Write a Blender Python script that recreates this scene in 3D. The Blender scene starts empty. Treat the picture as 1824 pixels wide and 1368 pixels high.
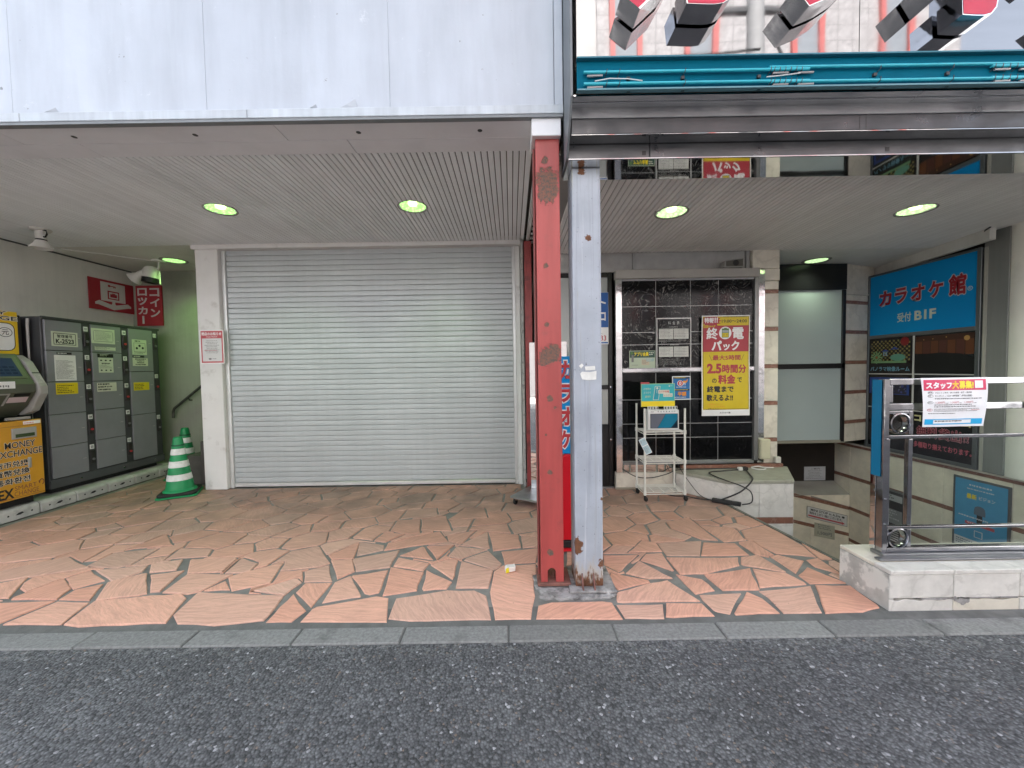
import bpy, bmesh, math, random
from mathutils import Vector
random.seed(11)
R = math.radians
scene = bpy.context.scene
COL = scene.collection

# ------------------------------------------------------------------ camera
cam_d = bpy.data.cameras.new('camera')
cam_d.sensor_fit = 'HORIZONTAL'; cam_d.sensor_width = 36.0
cam_d.lens = 680.0 / 1824.0 * 36.0
cam_d.clip_start = 0.05; cam_d.clip_end = 400.0
cam = bpy.data.objects.new('camera', cam_d); COL.objects.link(cam)
cam.rotation_mode = 'XYZ'
from mathutils import Matrix
cam.matrix_world = Matrix.Translation((0, 0, 1.45)) @ Matrix.Rotation(R(90 - 2.1), 4, 'X') @ Matrix.Rotation(-0.016, 4, 'Z')
scene.camera = cam

# ------------------------------------------------------------------ sky, sun, exposure
SUN_EL = R(47)
world = bpy.data.worlds.new('World'); scene.world = world; world.use_nodes = True
nt = world.node_tree
for n in list(nt.nodes): nt.nodes.remove(n)
sky = nt.nodes.new('ShaderNodeTexSky'); sky.sky_type = 'NISHITA'; sky.sun_disc = False
sky.sun_elevation = SUN_EL; sky.sun_rotation = R(-12); sky.air_density = 1.0; sky.dust_density = 4.0
hs = nt.nodes.new('ShaderNodeHueSaturation'); hs.inputs['Saturation'].default_value = 0.45
bg = nt.nodes.new('ShaderNodeBackground'); bg.inputs['Strength'].default_value = 0.15
wo = nt.nodes.new('ShaderNodeOutputWorld')
nt.links.new(sky.outputs[0], hs.inputs['Color']); nt.links.new(hs.outputs[0], bg.inputs['Color'])
nt.links.new(bg.outputs[0], wo.inputs['Surface'])
sun_d = bpy.data.lights.new('sun', 'SUN'); sun_d.energy = 3.2; sun_d.angle = R(10); sun_d.color = (1.0, 0.975, 0.945)
sun = bpy.data.objects.new('sun', sun_d); COL.objects.link(sun)
sun.rotation_euler = Vector((0.2 * math.cos(SUN_EL), -0.98 * math.cos(SUN_EL), -math.sin(SUN_EL))).to_track_quat('-Z', 'Y').to_euler()
sun.location = (0, 12, 14)
vs = scene.view_settings
vs.view_transform = 'Standard'; vs.look = 'None'; vs.exposure = 2.4; vs.gamma = 1.0; vs.use_curve_mapping = False
scene.cycles.max_bounces = 10
scene.cycles.diffuse_bounces = 5
scene.cycles.glossy_bounces = 5
scene.cycles.transparent_max_bounces = 12
scene.cycles.sample_clamp_indirect = 6.0

# ------------------------------------------------------------------ materials
MATS = {}
def nodes_of(name):
    m = bpy.data.materials.new(name); m.use_nodes = True
    t = m.node_tree
    return m, t, t.nodes['Principled BSDF'], t.nodes, t.links
def maprange(N, L, src, a, b, c, d):
    n = N.new('ShaderNodeMapRange'); n.clamp = True
    n.inputs[1].default_value = a; n.inputs[2].default_value = b; n.inputs[3].default_value = c; n.inputs[4].default_value = d
    L.new(src, n.inputs[0]); return n.outputs[0]
def math2(N, L, op, a, b):
    n = N.new('ShaderNodeMath'); n.operation = op
    for i, x in enumerate((a, b)):
        if isinstance(x, (int, float)): n.inputs[i].default_value = x
        else: L.new(x, n.inputs[i])
    return n.outputs[0]
def noise(N, L, vec, scale, detail=4.0, rough=0.55):
    n = N.new('ShaderNodeTexNoise'); n.inputs['Scale'].default_value = scale
    n.inputs['Detail'].default_value = detail; n.inputs['Roughness'].default_value = rough
    L.new(vec, n.inputs['Vector']); return n.outputs['Fac']
def vmul(N, L, vec, xyz):
    n = N.new('ShaderNodeVectorMath'); n.operation = 'MULTIPLY'
    L.new(vec, n.inputs[0]); n.inputs[1].default_value = xyz; return n.outputs[0]
def mixc(N, L, fac, a, b, mode='MIX'):
    n = N.new('ShaderNodeMix'); n.data_type = 'RGBA'; n.blend_type = mode
    for sock, x in ((n.inputs[0], fac), (n.inputs[6], a), (n.inputs[7], b)):
        if isinstance(x, (int, float)): sock.default_value = x
        elif isinstance(x, tuple): sock.default_value = (*x[:3], 1.0)
        else: L.new(x, sock)
    return n.outputs[2]
def valmul(N, L, col, val):
    n = N.new('ShaderNodeHueSaturation'); L.new(val, n.inputs['Value'])
    if isinstance(col, tuple): n.inputs['Color'].default_value = (*col[:3], 1)
    else: L.new(col, n.inputs['Color'])
    return n.outputs[0]
def bump(N, L, P, h, strength, dist=0.01, prev=None):
    b = N.new('ShaderNodeBump'); b.inputs['Strength'].default_value = strength; b.inputs['Distance'].default_value = dist
    L.new(h, b.inputs['Height'])
    if prev is not None: L.new(prev, b.inputs['Normal'])
    L.new(b.outputs[0], P.inputs['Normal']); return b.outputs[0]
def pos_of(N):
    g = N.new('ShaderNodeNewGeometry'); return g.outputs['Position']

def M(name, col, rough=0.5, metal=0.0, var=0.08, vs_=4.0, bmp=0.0, bs=60.0, dirt=None, da=0.5, ds=2.5, dlo=.52, dhi=.72, streak=0.0, rand=0.0, rvar=0.0, spec=0.5):
    if name in MATS: return MATS[name]
    m, t, P, N, L = nodes_of(name)
    p = pos_of(N)
    n1 = noise(N, L, p, vs_, 5)
    v = maprange(N, L, n1, .3, .7, 1 - var, 1 + var)
    if rand:
        oi = N.new('ShaderNodeObjectInfo')
        v = math2(N, L, 'MULTIPLY', v, maprange(N, L, oi.outputs['Random'], 0, 1, 1 - rand, 1 + rand))
    if streak:
        s = noise(N, L, vmul(N, L, p, (22, 22, 0.9)), 1.0, 4)
        v = math2(N, L, 'MULTIPLY', v, maprange(N, L, s, .38, .62, 1 - streak, 1.0))
    c = valmul(N, L, col, v)
    if dirt:
        d = noise(N, L, p, ds, 8, .65)
        c = mixc(N, L, math2(N, L, 'MULTIPLY', maprange(N, L, d, dlo, dhi, 0, 1), da), c, dirt)
    L.new(c, P.inputs['Base Color'])
    P.inputs['Roughness'].default_value = rough; P.inputs['Metallic'].default_value = metal
    P.inputs['Specular IOR Level'].default_value = spec
    if rvar:
        L.new(maprange(N, L, noise(N, L, p, vs_ * 2.3, 6), .3, .7, max(0.02, rough - rvar), rough + rvar), P.inputs['Roughness'])
    if bmp: bump(N, L, P, noise(N, L, p, bs, 5), bmp, 0.004)
    MATS[name] = m; return m

def flat(name, col, rough=0.45):           # printed ink and paper
    return M('print_' + name, col, rough, 0, 0.05, 9.0)

def mat_emit(name, col, strength):
    m, t, P, N, L = nodes_of(name)
    p = pos_of(N)
    vo = N.new('ShaderNodeTexVoronoi'); vo.inputs['Scale'].default_value = 38.0; L.new(p, vo.inputs['Vector'])
    c = valmul(N, L, col, maprange(N, L, vo.outputs['Distance'], 0, .7, 1.15, .55))
    L.new(c, P.inputs['Base Color']); L.new(c, P.inputs['Emission Color']); P.inputs['Emission Strength'].default_value = strength
    return m

def mat_mirror(name, col, rough, wave, wscale, dirtam=0.15):
    m, t, P, N, L = nodes_of(name)
    p = pos_of(N)
    v = maprange(N, L, noise(N, L, vmul(N, L, p, (2, 2, 14)), 1.6, 5), .3, .75, 1.0, 1 - dirtam)
    L.new(valmul(N, L, col, v), P.inputs['Base Color'])
    P.inputs['Metallic'].default_value = 1.0
    L.new(maprange(N, L, noise(N, L, p, 6, 6), .3, .7, rough * .6, rough * 1.6), P.inputs['Roughness'])
    if wave: bump(N, L, P, noise(N, L, p, wscale, 1.5, .4), 1.0, wave)
    return m

def mat_stone():
    m, t, P, N, L = nodes_of('sandstone')
    tc = N.new('ShaderNodeTexCoord'); oi = N.new('ShaderNodeObjectInfo')
    rot = N.new('ShaderNodeVectorRotate'); rot.rotation_type = 'Z_AXIS'
    L.new(tc.outputs['Object'], rot.inputs['Vector'])
    L.new(maprange(N, L, oi.outputs['Random'], 0, 1, -1.1, 1.1), rot.inputs['Angle'])
    off = N.new('ShaderNodeVectorMath'); off.operation = 'ADD'; L.new(rot.outputs[0], off.inputs[0])
    cmb = N.new('ShaderNodeCombineXYZ'); L.new(math2(N, L, 'MULTIPLY', oi.outputs['Random'], 37.0), cmb.inputs[0]); L.new(math2(N, L, 'MULTIPLY', oi.outputs['Random'], 91.0), cmb.inputs[1])
    L.new(cmb.outputs[0], off.inputs[1])
    pw = off.outputs[0]
    warp = noise(N, L, pw, 3.0, 3)
    wcol = N.new('ShaderNodeCombineXYZ'); L.new(math2(N, L, 'MULTIPLY', warp, .12), wcol.inputs[1])
    add = N.new('ShaderNodeVectorMath'); add.operation = 'ADD'; L.new(pw, add.inputs[0]); L.new(wcol.outputs[0], add.inputs[1])
    grain = noise(N, L, vmul(N, L, add.outputs[0], (5, 62, 10)), 1.0, 7, .7)
    fine = noise(N, L, vmul(N, L, add.outputs[0], (30, 160, 30)), 1.0, 4, .7)
    ramp = N.new('ShaderNodeValToRGB')
    e = ramp.color_ramp.elements
    e[0].position = 0.0; e[0].color = (.68, .36, .26, 1)
    e[1].position = 1.0; e[1].color = (.75, .46, .35, 1)
    e2 = ramp.color_ramp.elements.new(.5); e2.color = (.74, .42, .31, 1)
    e3 = ramp.color_ramp.elements.new(.93); e3.color = (.60, .385, .30, 1)
    wn = N.new('ShaderNodeTexWhiteNoise'); wn.noise_dimensions = '1D'; L.new(oi.outputs['Random'], wn.inputs['W'])
    L.new(wn.outputs[0], ramp.inputs[0])
    v = maprange(N, L, grain, .38, .60, .84, 1.06)
    v = math2(N, L, 'MULTIPLY', v, maprange(N, L, fine, .3, .7, .92, 1.06))
    c = valmul(N, L, ramp.outputs[0], v)
    gp = pos_of(N)
    blot = noise(N, L, gp, 1.7, 7, .6)
    c = mixc(N, L, maprange(N, L, blot, .54, .76, 0, .42), c, (.36, .22, .16))
    sp = noise(N, L, gp, 34.0, 2, .5)
    c = mixc(N, L, maprange(N, L, sp, .73, .78, 0, .6), c, (.12, .085, .07))
    # shade under the canopy painted in: stones darken and brown towards the rear
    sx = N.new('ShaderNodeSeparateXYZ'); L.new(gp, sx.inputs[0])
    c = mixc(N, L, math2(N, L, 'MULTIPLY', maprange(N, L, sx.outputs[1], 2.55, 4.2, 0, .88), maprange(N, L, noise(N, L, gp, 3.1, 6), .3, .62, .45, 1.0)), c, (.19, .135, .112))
    L.new(c, P.inputs['Base Color'])
    L.new(maprange(N, L, blot, .3, .7, .50, .75), P.inputs['Roughness'])
    P.inputs['Specular IOR Level'].default_value = .3
    bump(N, L, P, math2(N, L, 'ADD', grain, math2(N, L, 'MULTIPLY', fine, .5)), .55, .004)
    return m

def mat_asphalt():
    m, t, P, N, L = nodes_of('asphalt')
    p = pos_of(N)
    vo = N.new('ShaderNodeTexVoronoi'); vo.inputs['Scale'].default_value = 88.0; L.new(p, vo.inputs['Vector'])
    wn = N.new('ShaderNodeSeparateColor'); L.new(vo.outputs['Color'], wn.inputs[0])
    base = maprange(N, L, noise(N, L, p, 2.2, 5), .3, .7, .85, 1.15)
    stonev = maprange(N, L, wn.outputs[0], 0, 1, .50, 1.55)
    edge = maprange(N, L, vo.outputs['Distance'], .25, .6, 1.0, .60)
    v = math2(N, L, 'MULTIPLY', math2(N, L, 'MULTIPLY', math2(N, L, 'MULTIPLY', base, maprange(N, L, noise(N, L, p, .55, 6, .6), .35, .65, .90, 1.08)), stonev), edge)
    c = valmul(N, L, (.120, .123, .129), v)
    c = mixc(N, L, maprange(N, L, wn.outputs[1], .982, .996, 0, .8), c, (.42, .42, .44))
    c = mixc(N, L, maprange(N, L, wn.outputs[2], .975, .99, 0, .5), c, (.30, .22, .17))
    sx = N.new('ShaderNodeSeparateXYZ'); L.new(p, sx.inputs[0])
    grit = math2(N, L, 'MULTIPLY', maprange(N, L, sx.outputs[1], 1.88, 1.985, 0, 1), maprange(N, L, noise(N, L, p, 24, 6, .7), .50, .66, 0, .7))
    c = mixc(N, L, grit, c, (.30, .30, .29))
    c = mixc(N, L, maprange(N, L, noise(N, L, p, 1.4, 7, .62), .60, .72, 0, .35), c, (.05, .05, .052))
    L.new(c, P.inputs['Base Color']); P.inputs['Roughness'].default_value = .82
    h = math2(N, L, 'SUBTRACT', 1.0, vo.outputs['Distance'])
    b1 = bump(N, L, P, h, .8, .006)
    bump(N, L, P, noise(N, L, p, 260, 3), .5, .002, b1)
    return m

def near(N, L, p, c, rad):                 # 0..1 blob round a point, broken up by noise
    d = N.new('ShaderNodeVectorMath'); d.operation = 'DISTANCE'; L.new(p, d.inputs[0]); d.inputs[1].default_value = c
    n = noise(N, L, p, 26, 6, .7)
    v = math2(N, L, 'ADD', d.outputs['Value'], maprange(N, L, n, .25, .75, -rad * .75, rad * .75))
    return maprange(N, L, v, rad * .78, rad, 1, 0)

def mat_red_column():
    m, t, P, N, L = nodes_of('red_paint')
    p = pos_of(N)
    v = maprange(N, L, noise(N, L, vmul(N, L, p, (14, 14, 1.2)), 1.0, 5), .3, .7, .82, 1.1)
    c = valmul(N, L, (.40, .070, .064), v)
    c = mixc(N, L, maprange(N, L, noise(N, L, p, 9, 8, .7), .58, .72, 0, .6), c, (.235, .065, .058))
    mask = None
    for q in (((.25, 2.50, 2.66), .085), ((.24, 2.50, 2.58), .065), ((.27, 2.50, 2.60), .06), ((.26, 2.50, 1.55), .07), ((.22, 2.50, 1.52), .055), ((.285, 2.50, 1.57), .045),
              ((.235, 2.50, 2.79), .026), ((.235, 2.50, 2.12), .020), ((.235, 2.50, 1.74), .018), ((.245, 2.50, 1.26), .022), ((.24, 2.50, .77), .018), ((.235, 2.50, .23), .022), ((.28, 2.50, 1.20), .012), ((.22, 2.50, 1.02), .010)):
        k = near(N, L, p, *q)
        mask = k if mask is None else math2(N, L, 'MAXIMUM', mask, k)
    inner = noise(N, L, p, 60, 5, .7)
    chip = mixc(N, L, maprange(N, L, inner, .42, .58, 0, 1), (.10, .085, .07), (.23, .10, .07))
    c = mixc(N, L, mask, c, chip)
    L.new(c, P.inputs['Base Color'])
    L.new(maprange(N, L, mask, 0, 1, .38, .9), P.inputs['Roughness'])
    b1 = bump(N, L, P, math2(N, L, 'MULTIPLY', mask, -1.0), .6, .004)
    bump(N, L, P, noise(N, L, p, 40, 4), .15, .003, b1)
    return m

def mat_grey_pillar():
    m, t, P, N, L = nodes_of('silver_paint')
    p = pos_of(N)
    c = valmul(N, L, (.37, .405, .455), maprange(N, L, noise(N, L, p, 4, 6), .3, .7, .84, 1.10))
    s = noise(N, L, vmul(N, L, p, (38, 38, 1.1)), 1.0, 5, .6)
    c = mixc(N, L, maprange(N, L, s, .52, .68, 0, .55), c, (.22, .24, .275))
    c = mixc(N, L, maprange(N, L, noise(N, L, vmul(N, L, p, (26, 26, .8)), 1.3, 5), .62, .72, 0, .7), c, (.56, .58, .61))
    sx = N.new('ShaderNodeSeparateXYZ'); L.new(p, sx.inputs[0])
    drip = math2(N, L, 'MULTIPLY', maprange(N, L, noise(N, L, vmul(N, L, p, (55, 55, 1.6)), 1.0, 4), .60, .66, 0, .75), maprange(N, L, sx.outputs[2], 1.5, 2.5, .15, 1))
    c = mixc(N, L, drip, c, (.30, .27, .17))
    c = mixc(N, L, maprange(N, L, noise(N, L, p, 70, 2), .70, .74, 0, .8), c, (.10, .10, .10))
    low = math2(N, L, 'ADD', sx.outputs[2], maprange(N, L, noise(N, L, vmul(N, L, p, (40, 40, 14)), 1.0, 6), .25, .75, -.11, .11))
    rust = maprange(N, L, low, .06, .12, 1, 0)
    for q in (((.405, 2.46, .30), .045), ((.575, 2.46, .17), .030), ((.408, 2.46, .26), .03), ((.50, 2.46, 2.28), .02), ((.575, 2.46, .60), .012), ((.46, 2.46, 2.70), .03)):
        rust = math2(N, L, 'MAXIMUM', rust, near(N, L, p, *q))
    rc = mixc(N, L, noise(N, L, p, 45, 5), (.055, .028, .018), (.24, .10, .045))
    pale = maprange(N, L, low, .12, .20, .55, 0)
    c = mixc(N, L, pale, c, (.42, .36, .26))
    c = mixc(N, L, rust, c, rc)
    L.new(c, P.inputs['Base Color']); L.new(maprange(N, L, rust, 0, 1, .42, .9), P.inputs['Roughness'])
    bump(N, L, P, math2(N, L, 'ADD', noise(N, L, p, 30, 5), math2(N, L, 'MULTIPLY', rust, .8)), .25, .004)
    return m

def mat_fascia():
    m, t, P, N, L = nodes_of('white_painted_metal')
    p = pos_of(N)
    v = maprange(N, L, noise(N, L, p, .9, 5), .3, .7, .86, 1.07)
    v = math2(N, L, 'MULTIPLY', v, maprange(N, L, noise(N, L, vmul(N, L, p, (5, 5, .6)), 1.5, 5), .35, .62, .89, 1.0))
    c = valmul(N, L, (.52, .565, .63), v)
    c = mixc(N, L, maprange(N, L, noise(N, L, vmul(N, L, p, (12, 12, .8)), 1.0, 6), .60, .75, 0, .45), c, (.50, .55, .60))
    c = mixc(N, L, maprange(N, L, noise(N, L, p, 17, 3, .5), .735, .76, 0, .8), c, (.16, .16, .17))
    c = mixc(N, L, maprange(N, L, noise(N, L, p, 7, 9, .8), .62, .70, 0, .6), c, (.74, .76, .79))
    L.new(c, P.inputs['Base Color']); P.inputs['Roughness'].default_value = .42
    b1 = bump(N, L, P, noise(N, L, p, 1.3, 2), .6, .05)
    bump(N, L, P, noise(N, L, p, 20, 6, .7), .22, .006, b1)
    return m

def mat_marble(name, col, vein, scale=5.0, va=.5, rough=.35, rand=.05):
    m, t, P, N, L = nodes_of(name)
    p = pos_of(N)
    w = N.new('ShaderNodeTexNoise'); w.inputs['Scale'].default_value = scale; w.inputs['Detail'].default_value = 6
    L.new(p, w.inputs['Vector'])
    wv = math2(N, L, 'ABSOLUTE', math2(N, L, 'SUBTRACT', w.outputs['Fac'], .5), 0)
    vm = maprange(N, L, wv, .0, .035, va, 0)
    oi = N.new('ShaderNodeObjectInfo')
    c = valmul(N, L, col, math2(N, L, 'MULTIPLY', maprange(N, L, noise(N, L, p, scale * 1.7, 7, .65), .3, .7, .84, 1.1), maprange(N, L, oi.outputs['Random'], 0, 1, 1 - rand, 1 + rand)))
    c = mixc(N, L, vm, c, vein)
    L.new(c, P.inputs['Base Color']); P.inputs['Roughness'].default_value = rough
    bump(N, L, P, noise(N, L, p, 45, 5), .12, .003)
    return m

def mat_black_tile(name, veins):
    m, t, P, N, L = nodes_of(name)
    tc = N.new('ShaderNodeTexCoord'); oi = N.new('ShaderNodeObjectInfo')
    off = N.new('ShaderNodeVectorMath'); off.operation = 'ADD'; L.new(tc.outputs['Object'], off.inputs[0])
    cmb = N.new('ShaderNodeCombineXYZ'); L.new(math2(N, L, 'MULTIPLY', oi.outputs['Random'], 50.0), cmb.inputs[0]); L.new(math2(N, L, 'MULTIPLY', oi.outputs['Random'], 23.0), cmb.inputs[2])
    L.new(cmb.outputs[0], off.inputs[1])
    p = off.outputs[0]
    w = N.new('ShaderNodeTexNoise'); w.inputs['Scale'].default_value = 3.0; w.inputs['Detail'].default_value = 3; w.inputs['Distortion'].default_value = 1.2
    L.new(p, w.inputs['Vector'])
    lines = math2(N, L, 'SINE', math2(N, L, 'MULTIPLY', w.outputs['Fac'], 95.0), 0)
    fine = noise(N, L, p, 30, 4, .6)
    k = math2(N, L, 'MULTIPLY', maprange(N, L, lines, .45, 1.0, 0, 1), maprange(N, L, fine, .42, .58, 0, 1))
    k = math2(N, L, 'MULTIPLY', k, maprange(N, L, noise(N, L, p, 4, 2), 0.36, .55, 0, veins))
    c = mixc(N, L, k, (.005, .005, .006), (.20, .195, .185))
    L.new(c, P.inputs['Base Color']); P.inputs['Roughness'].default_value = .1
    P.inputs['Specular IOR Level'].default_value = .35
    return m

def mat_glass(name, tint=(.93, .96, .95), rough=.0):
    m = bpy.data.materials.new(name); m.use_nodes = True
    t = m.node_tree; N, L = t.nodes, t.links
    for n in list(N): N.remove(n)
    out = N.new('ShaderNodeOutputMaterial'); tr = N.new('ShaderNodeBsdfTransparent'); gl = N.new('ShaderNodeBsdfGlossy')
    fr = N.new('ShaderNodeFresnel'); fr.inputs['IOR'].default_value = 1.45; mx = N.new('ShaderNodeMixShader')
    gb = N.new('ShaderNodeNewGeometry'); k = math2(N, L, 'MULTIPLY', fr.outputs[0], math2(N, L, 'SUBTRACT', 1.0, gb.outputs['Backfacing']))
    tr.inputs[0].default_value = (*tint, 1); gl.inputs['Roughness'].default_value = rough; gl.inputs[0].default_value = (1, 1, 1, 1)
    L.new(k, mx.inputs[0]); L.new(tr.outputs[0], mx.inputs[1]); L.new(gl.outputs[0], mx.inputs[2]); L.new(mx.outputs[0], out.inputs[0])
    return m

def mat_grid(name, col, line, sx, sz):       # far tiled facade, seen only in the polished fascia
    m, t, P, N, L = nodes_of(name)
    p = pos_of(N); s = N.new('ShaderNodeSeparateXYZ'); L.new(p, s.inputs[0])
    fx = math2(N, L, 'FRACT', math2(N, L, 'MULTIPLY', s.outputs[0], 1 / sx), 0); fz = math2(N, L, 'FRACT', math2(N, L, 'MULTIPLY', s.outputs[2], 1 / sz), 0)
    k = math2(N, L, 'MAXIMUM', math2(N, L, 'GREATER_THAN', fx, .94), math2(N, L, 'GREATER_THAN', fz, .94))
    c = valmul(N, L, col, maprange(N, L, noise(N, L, p, 9, 7, .7), .35, .65, .72, 1.12))
    L.new(mixc(N, L, k, c, line), P.inputs['Base Color']); P.inputs['Roughness'].default_value = .6
    return m

# ------------------------------------------------------------------ building helpers
W = {}                                        # world position of each object's origin
class Frame:
    """A wall plane: a runs to the right as read, b is height, c comes out of the wall."""
    def __init__(s, o, u, n, v=(0, 0, 1)):
        s.o, s.u, s.n, s.v = Vector(o), Vector(u).normalized(), Vector(n).normalized(), Vector(v).normalized()
    def p(s, a, b, c=0.0): return s.o + s.u * a + s.v * b + s.n * c
def front(Y): return Frame((0, Y, 0), (1, 0, 0), (0, -1, 0))
def leftw(X): return Frame((X, 0, 0), (0, 1, 0), (1, 0, 0))
def rightw(X): return Frame((X, 0, 0), (0, -1, 0), (-1, 0, 0))
def between(p0, p1, z=0):                     # frame along a plan line p0 -> p1, facing the side on the right hand when walking p0 -> p1
    u = Vector((p1[0] - p0[0], p1[1] - p0[1], 0)); u.normalize()
    return Frame((p0[0], p0[1], z), u, (u.y, -u.x, 0))
XY = Frame((0, 0, 0), (1, 0, 0), (0, 0, 1), (0, 1, 0))   # plan frame: a = X, b = Y, c = Z

_font_cache = {}
def glyphs(s, bold, spacing=1.0):
    k = (s, bold, spacing)
    if k not in _font_cache:
        cu = bpy.data.curves.new('letters', 'FONT'); cu.body = s; cu.size = 1.0; cu.offset = bold; cu.resolution_u = 3; cu.space_character = spacing
        o = bpy.data.objects.new('letters', cu)
        me = o.to_mesh()
        v = [(q.co.x, q.co.y) for q in me.vertices]; f = [tuple(pp.vertices) for pp in me.polygons]
        o.to_mesh_clear(); bpy.data.objects.remove(o); bpy.data.curves.remove(cu)
        _font_cache[k] = (v, f)
    return _font_cache[k]

class MB:
    def __init__(s): s.v, s.f, s.m = [], [], []
    def add(s, vs_, fs, mi=0):
        b = len(s.v); s.v += [Vector(q) for q in vs_]; s.f += [tuple(i + b for i in q) for q in fs]; s.m += [mi] * len(fs); return s
    def box(s, F, a0, a1, b0, b1, c0, c1, mi=0):
        q = [F.p(a, b, c) for c in (c0, c1) for b in (b0, b1) for a in (a0, a1)]
        return s.add(q, [(0, 2, 3, 1), (4, 5, 7, 6), (0, 1, 5, 4), (2, 6, 7, 3), (0, 4, 6, 2), (1, 3, 7, 5)], mi)
    def quad(s, pts, mi=0): return s.add(pts, [tuple(range(len(pts)))], mi)
    def rect(s, F, a0, a1, b0, b1, c, mi=0):
        return s.quad([F.p(a0, b0, c), F.p(a1, b0, c), F.p(a1, b1, c), F.p(a0, b1, c)], mi)
    def prism(s, F, pts, c0, c1, mi=0):
        n = len(pts)
        q = [F.p(a, b, c0) for a, b in pts] + [F.p(a, b, c1) for a, b in pts]
        fs = [tuple(range(n))[::-1], tuple(range(n, 2 * n))] + [(i, (i + 1) % n, n + (i + 1) % n, n + i) for i in range(n)]
        return s.add(q, fs, mi)
    def disc(s, F, a, b, r, c, n=24, mi=0, ry=None):
        ry = r if ry is None else ry
        return s.quad([F.p(a + r * math.cos(2 * math.pi * i / n), b + ry * math.sin(2 * math.pi * i / n), c) for i in range(n)], mi)
    def tube(s, pts, r, n=8, mi=0, closed=False):
        pts = [Vector(q) for q in pts]; k = len(pts); rings = []
        up = Vector((0, 0, 1))
        for i, q in enumerate(pts):
            d = (pts[(i + 1) % k] - pts[i - 1]) if closed else (pts[min(i + 1, k - 1)] - pts[max(i - 1, 0)])
            d.normalize()
            x = d.cross(up)
            if x.length < 1e-3: x = d.cross(Vector((0, 1, 0)))
            x.normalize(); y = x.cross(d)
            rings.append([q + x * r * math.cos(2 * math.pi * j / n) + y * r * math.sin(2 * math.pi * j / n) for j in range(n)])
        vs_ = [q for g in rings for q in g]; fs = []
        for i in range(k if closed else k - 1):
            for j in range(n):
                a = i * n; b = ((i + 1) % k) * n
                fs.append((a + j, a + (j + 1) % n, b + (j + 1) % n, b + j))
        if not closed: fs += [tuple(range(n))[::-1], tuple(range((k - 1) * n, k * n))]
        return s.add(vs_, fs, mi)
    def lathe(s, c, prof, n=28, axis=(0, 0, 1), mi=0):
        ax = Vector(axis).normalized(); x = ax.orthogonal().normalized(); y = ax.cross(x); c = Vector(c); k = len(prof)
        vs_ = [c + ax * z + (x * math.cos(2 * math.pi * j / n) + y * math.sin(2 * math.pi * j / n)) * r for r, z in prof for j in range(n)]
        fs = [(i * n + j, i * n + (j + 1) % n, (i + 1) * n + (j + 1) % n, (i + 1) * n + j) for i in range(k - 1) for j in range(n)]
        return s.add(vs_, fs, mi)
    def text(s, F, t, a0, a1, b0, b1, c, bold=0.02, mi=0, vert=False, spacing=1.0, ref=None):
        """Lettering fitted into the box a0..a1 x b0..b1; vert stacks the characters."""
        if vert:
            n = len(t); h = (b1 - b0) / n
            for i, ch in enumerate(t):
                if ch == 'ー':
                    s.box(F, (a0 + a1) / 2 - (a1 - a0) * .09, (a0 + a1) / 2 + (a1 - a0) * .09, b1 - (i + 1) * h + h * .08, b1 - i * h - h * .08, c - .0002, c + .0002, mi)
                else:
                    s.text(F, ch, a0 + (a1 - a0) * .06, a1 - (a1 - a0) * .06, b1 - (i + 1) * h + h * .09, b1 - i * h - h * .09, c, bold, mi)
            return s
        heavy = any(ord(ch) >= 0x3400 for ch in t) and bold > .012   # dense characters: thicken by close copies, keeping the counters open
        v, f = glyphs(t, .006 if heavy else bold, spacing)
        rv = glyphs(t, ref, spacing)[0] if (ref is not None and not heavy) else v
        if not v: return s
        x0 = min(q[0] for q in rv); x1 = max(q[0] for q in rv); y0 = min(q[1] for q in rv); y1 = max(q[1] for q in rv)
        sx = (a1 - a0) / (x1 - x0); sy = (b1 - b0) / max(1e-6, y1 - y0)
        d = bold - .006
        offs = [(0, 0)] if not heavy else [(-d, 0), (d, 0), (0, d), (0, -d)] + ([(-d * .7, -d * .7), (d * .7, d * .7), (-d * .7, d * .7), (d * .7, -d * .7)] if bold > .05 else [])
        for k, (ox, oy) in enumerate(offs):
            s.add([F.p(a0 + (x + ox - x0) * sx, b0 + (y + oy - y0) * sy, c + k * .00007) for x, y in v], f, mi)
        return s
    def grid(s, F, a0, a1, b0, b1, c, mi=0, nx=10, ny=20):
        vs_ = [F.p(a0 + (a1 - a0) * i / nx, b0 + (b1 - b0) * j / ny, c) for j in range(ny + 1) for i in range(nx + 1)]
        return s.add(vs_, [(j * (nx + 1) + i, j * (nx + 1) + i + 1, (j + 1) * (nx + 1) + i + 1, (j + 1) * (nx + 1) + i) for j in range(ny) for i in range(nx)], mi)
    def lines(s, F, a0, a1, b0, b1, n, c, mi=0, fill=.5, seed=1, center=False):
        """Small print too blurred to read: rows of short strokes."""
        rnd = random.Random(seed); h = (b1 - b0) / n
        for i in range(n):
            y1 = b1 - i * h; x = a0; wd = (a1 - a0) * rnd.uniform(.55, 1.0)
            if center: x = a0 + (a1 - a0 - wd) / 2
            e = x + wd
            while x < e - h * .3:
                w = h * rnd.uniform(.3, .75)
                s.rect(F, x, min(x + w, e), y1 - h * fill * rnd.uniform(.8, 1.1), y1 - h * .06 * rnd.random(), c, mi); x += w + h * rnd.uniform(.12, .4)
        return s
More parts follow.
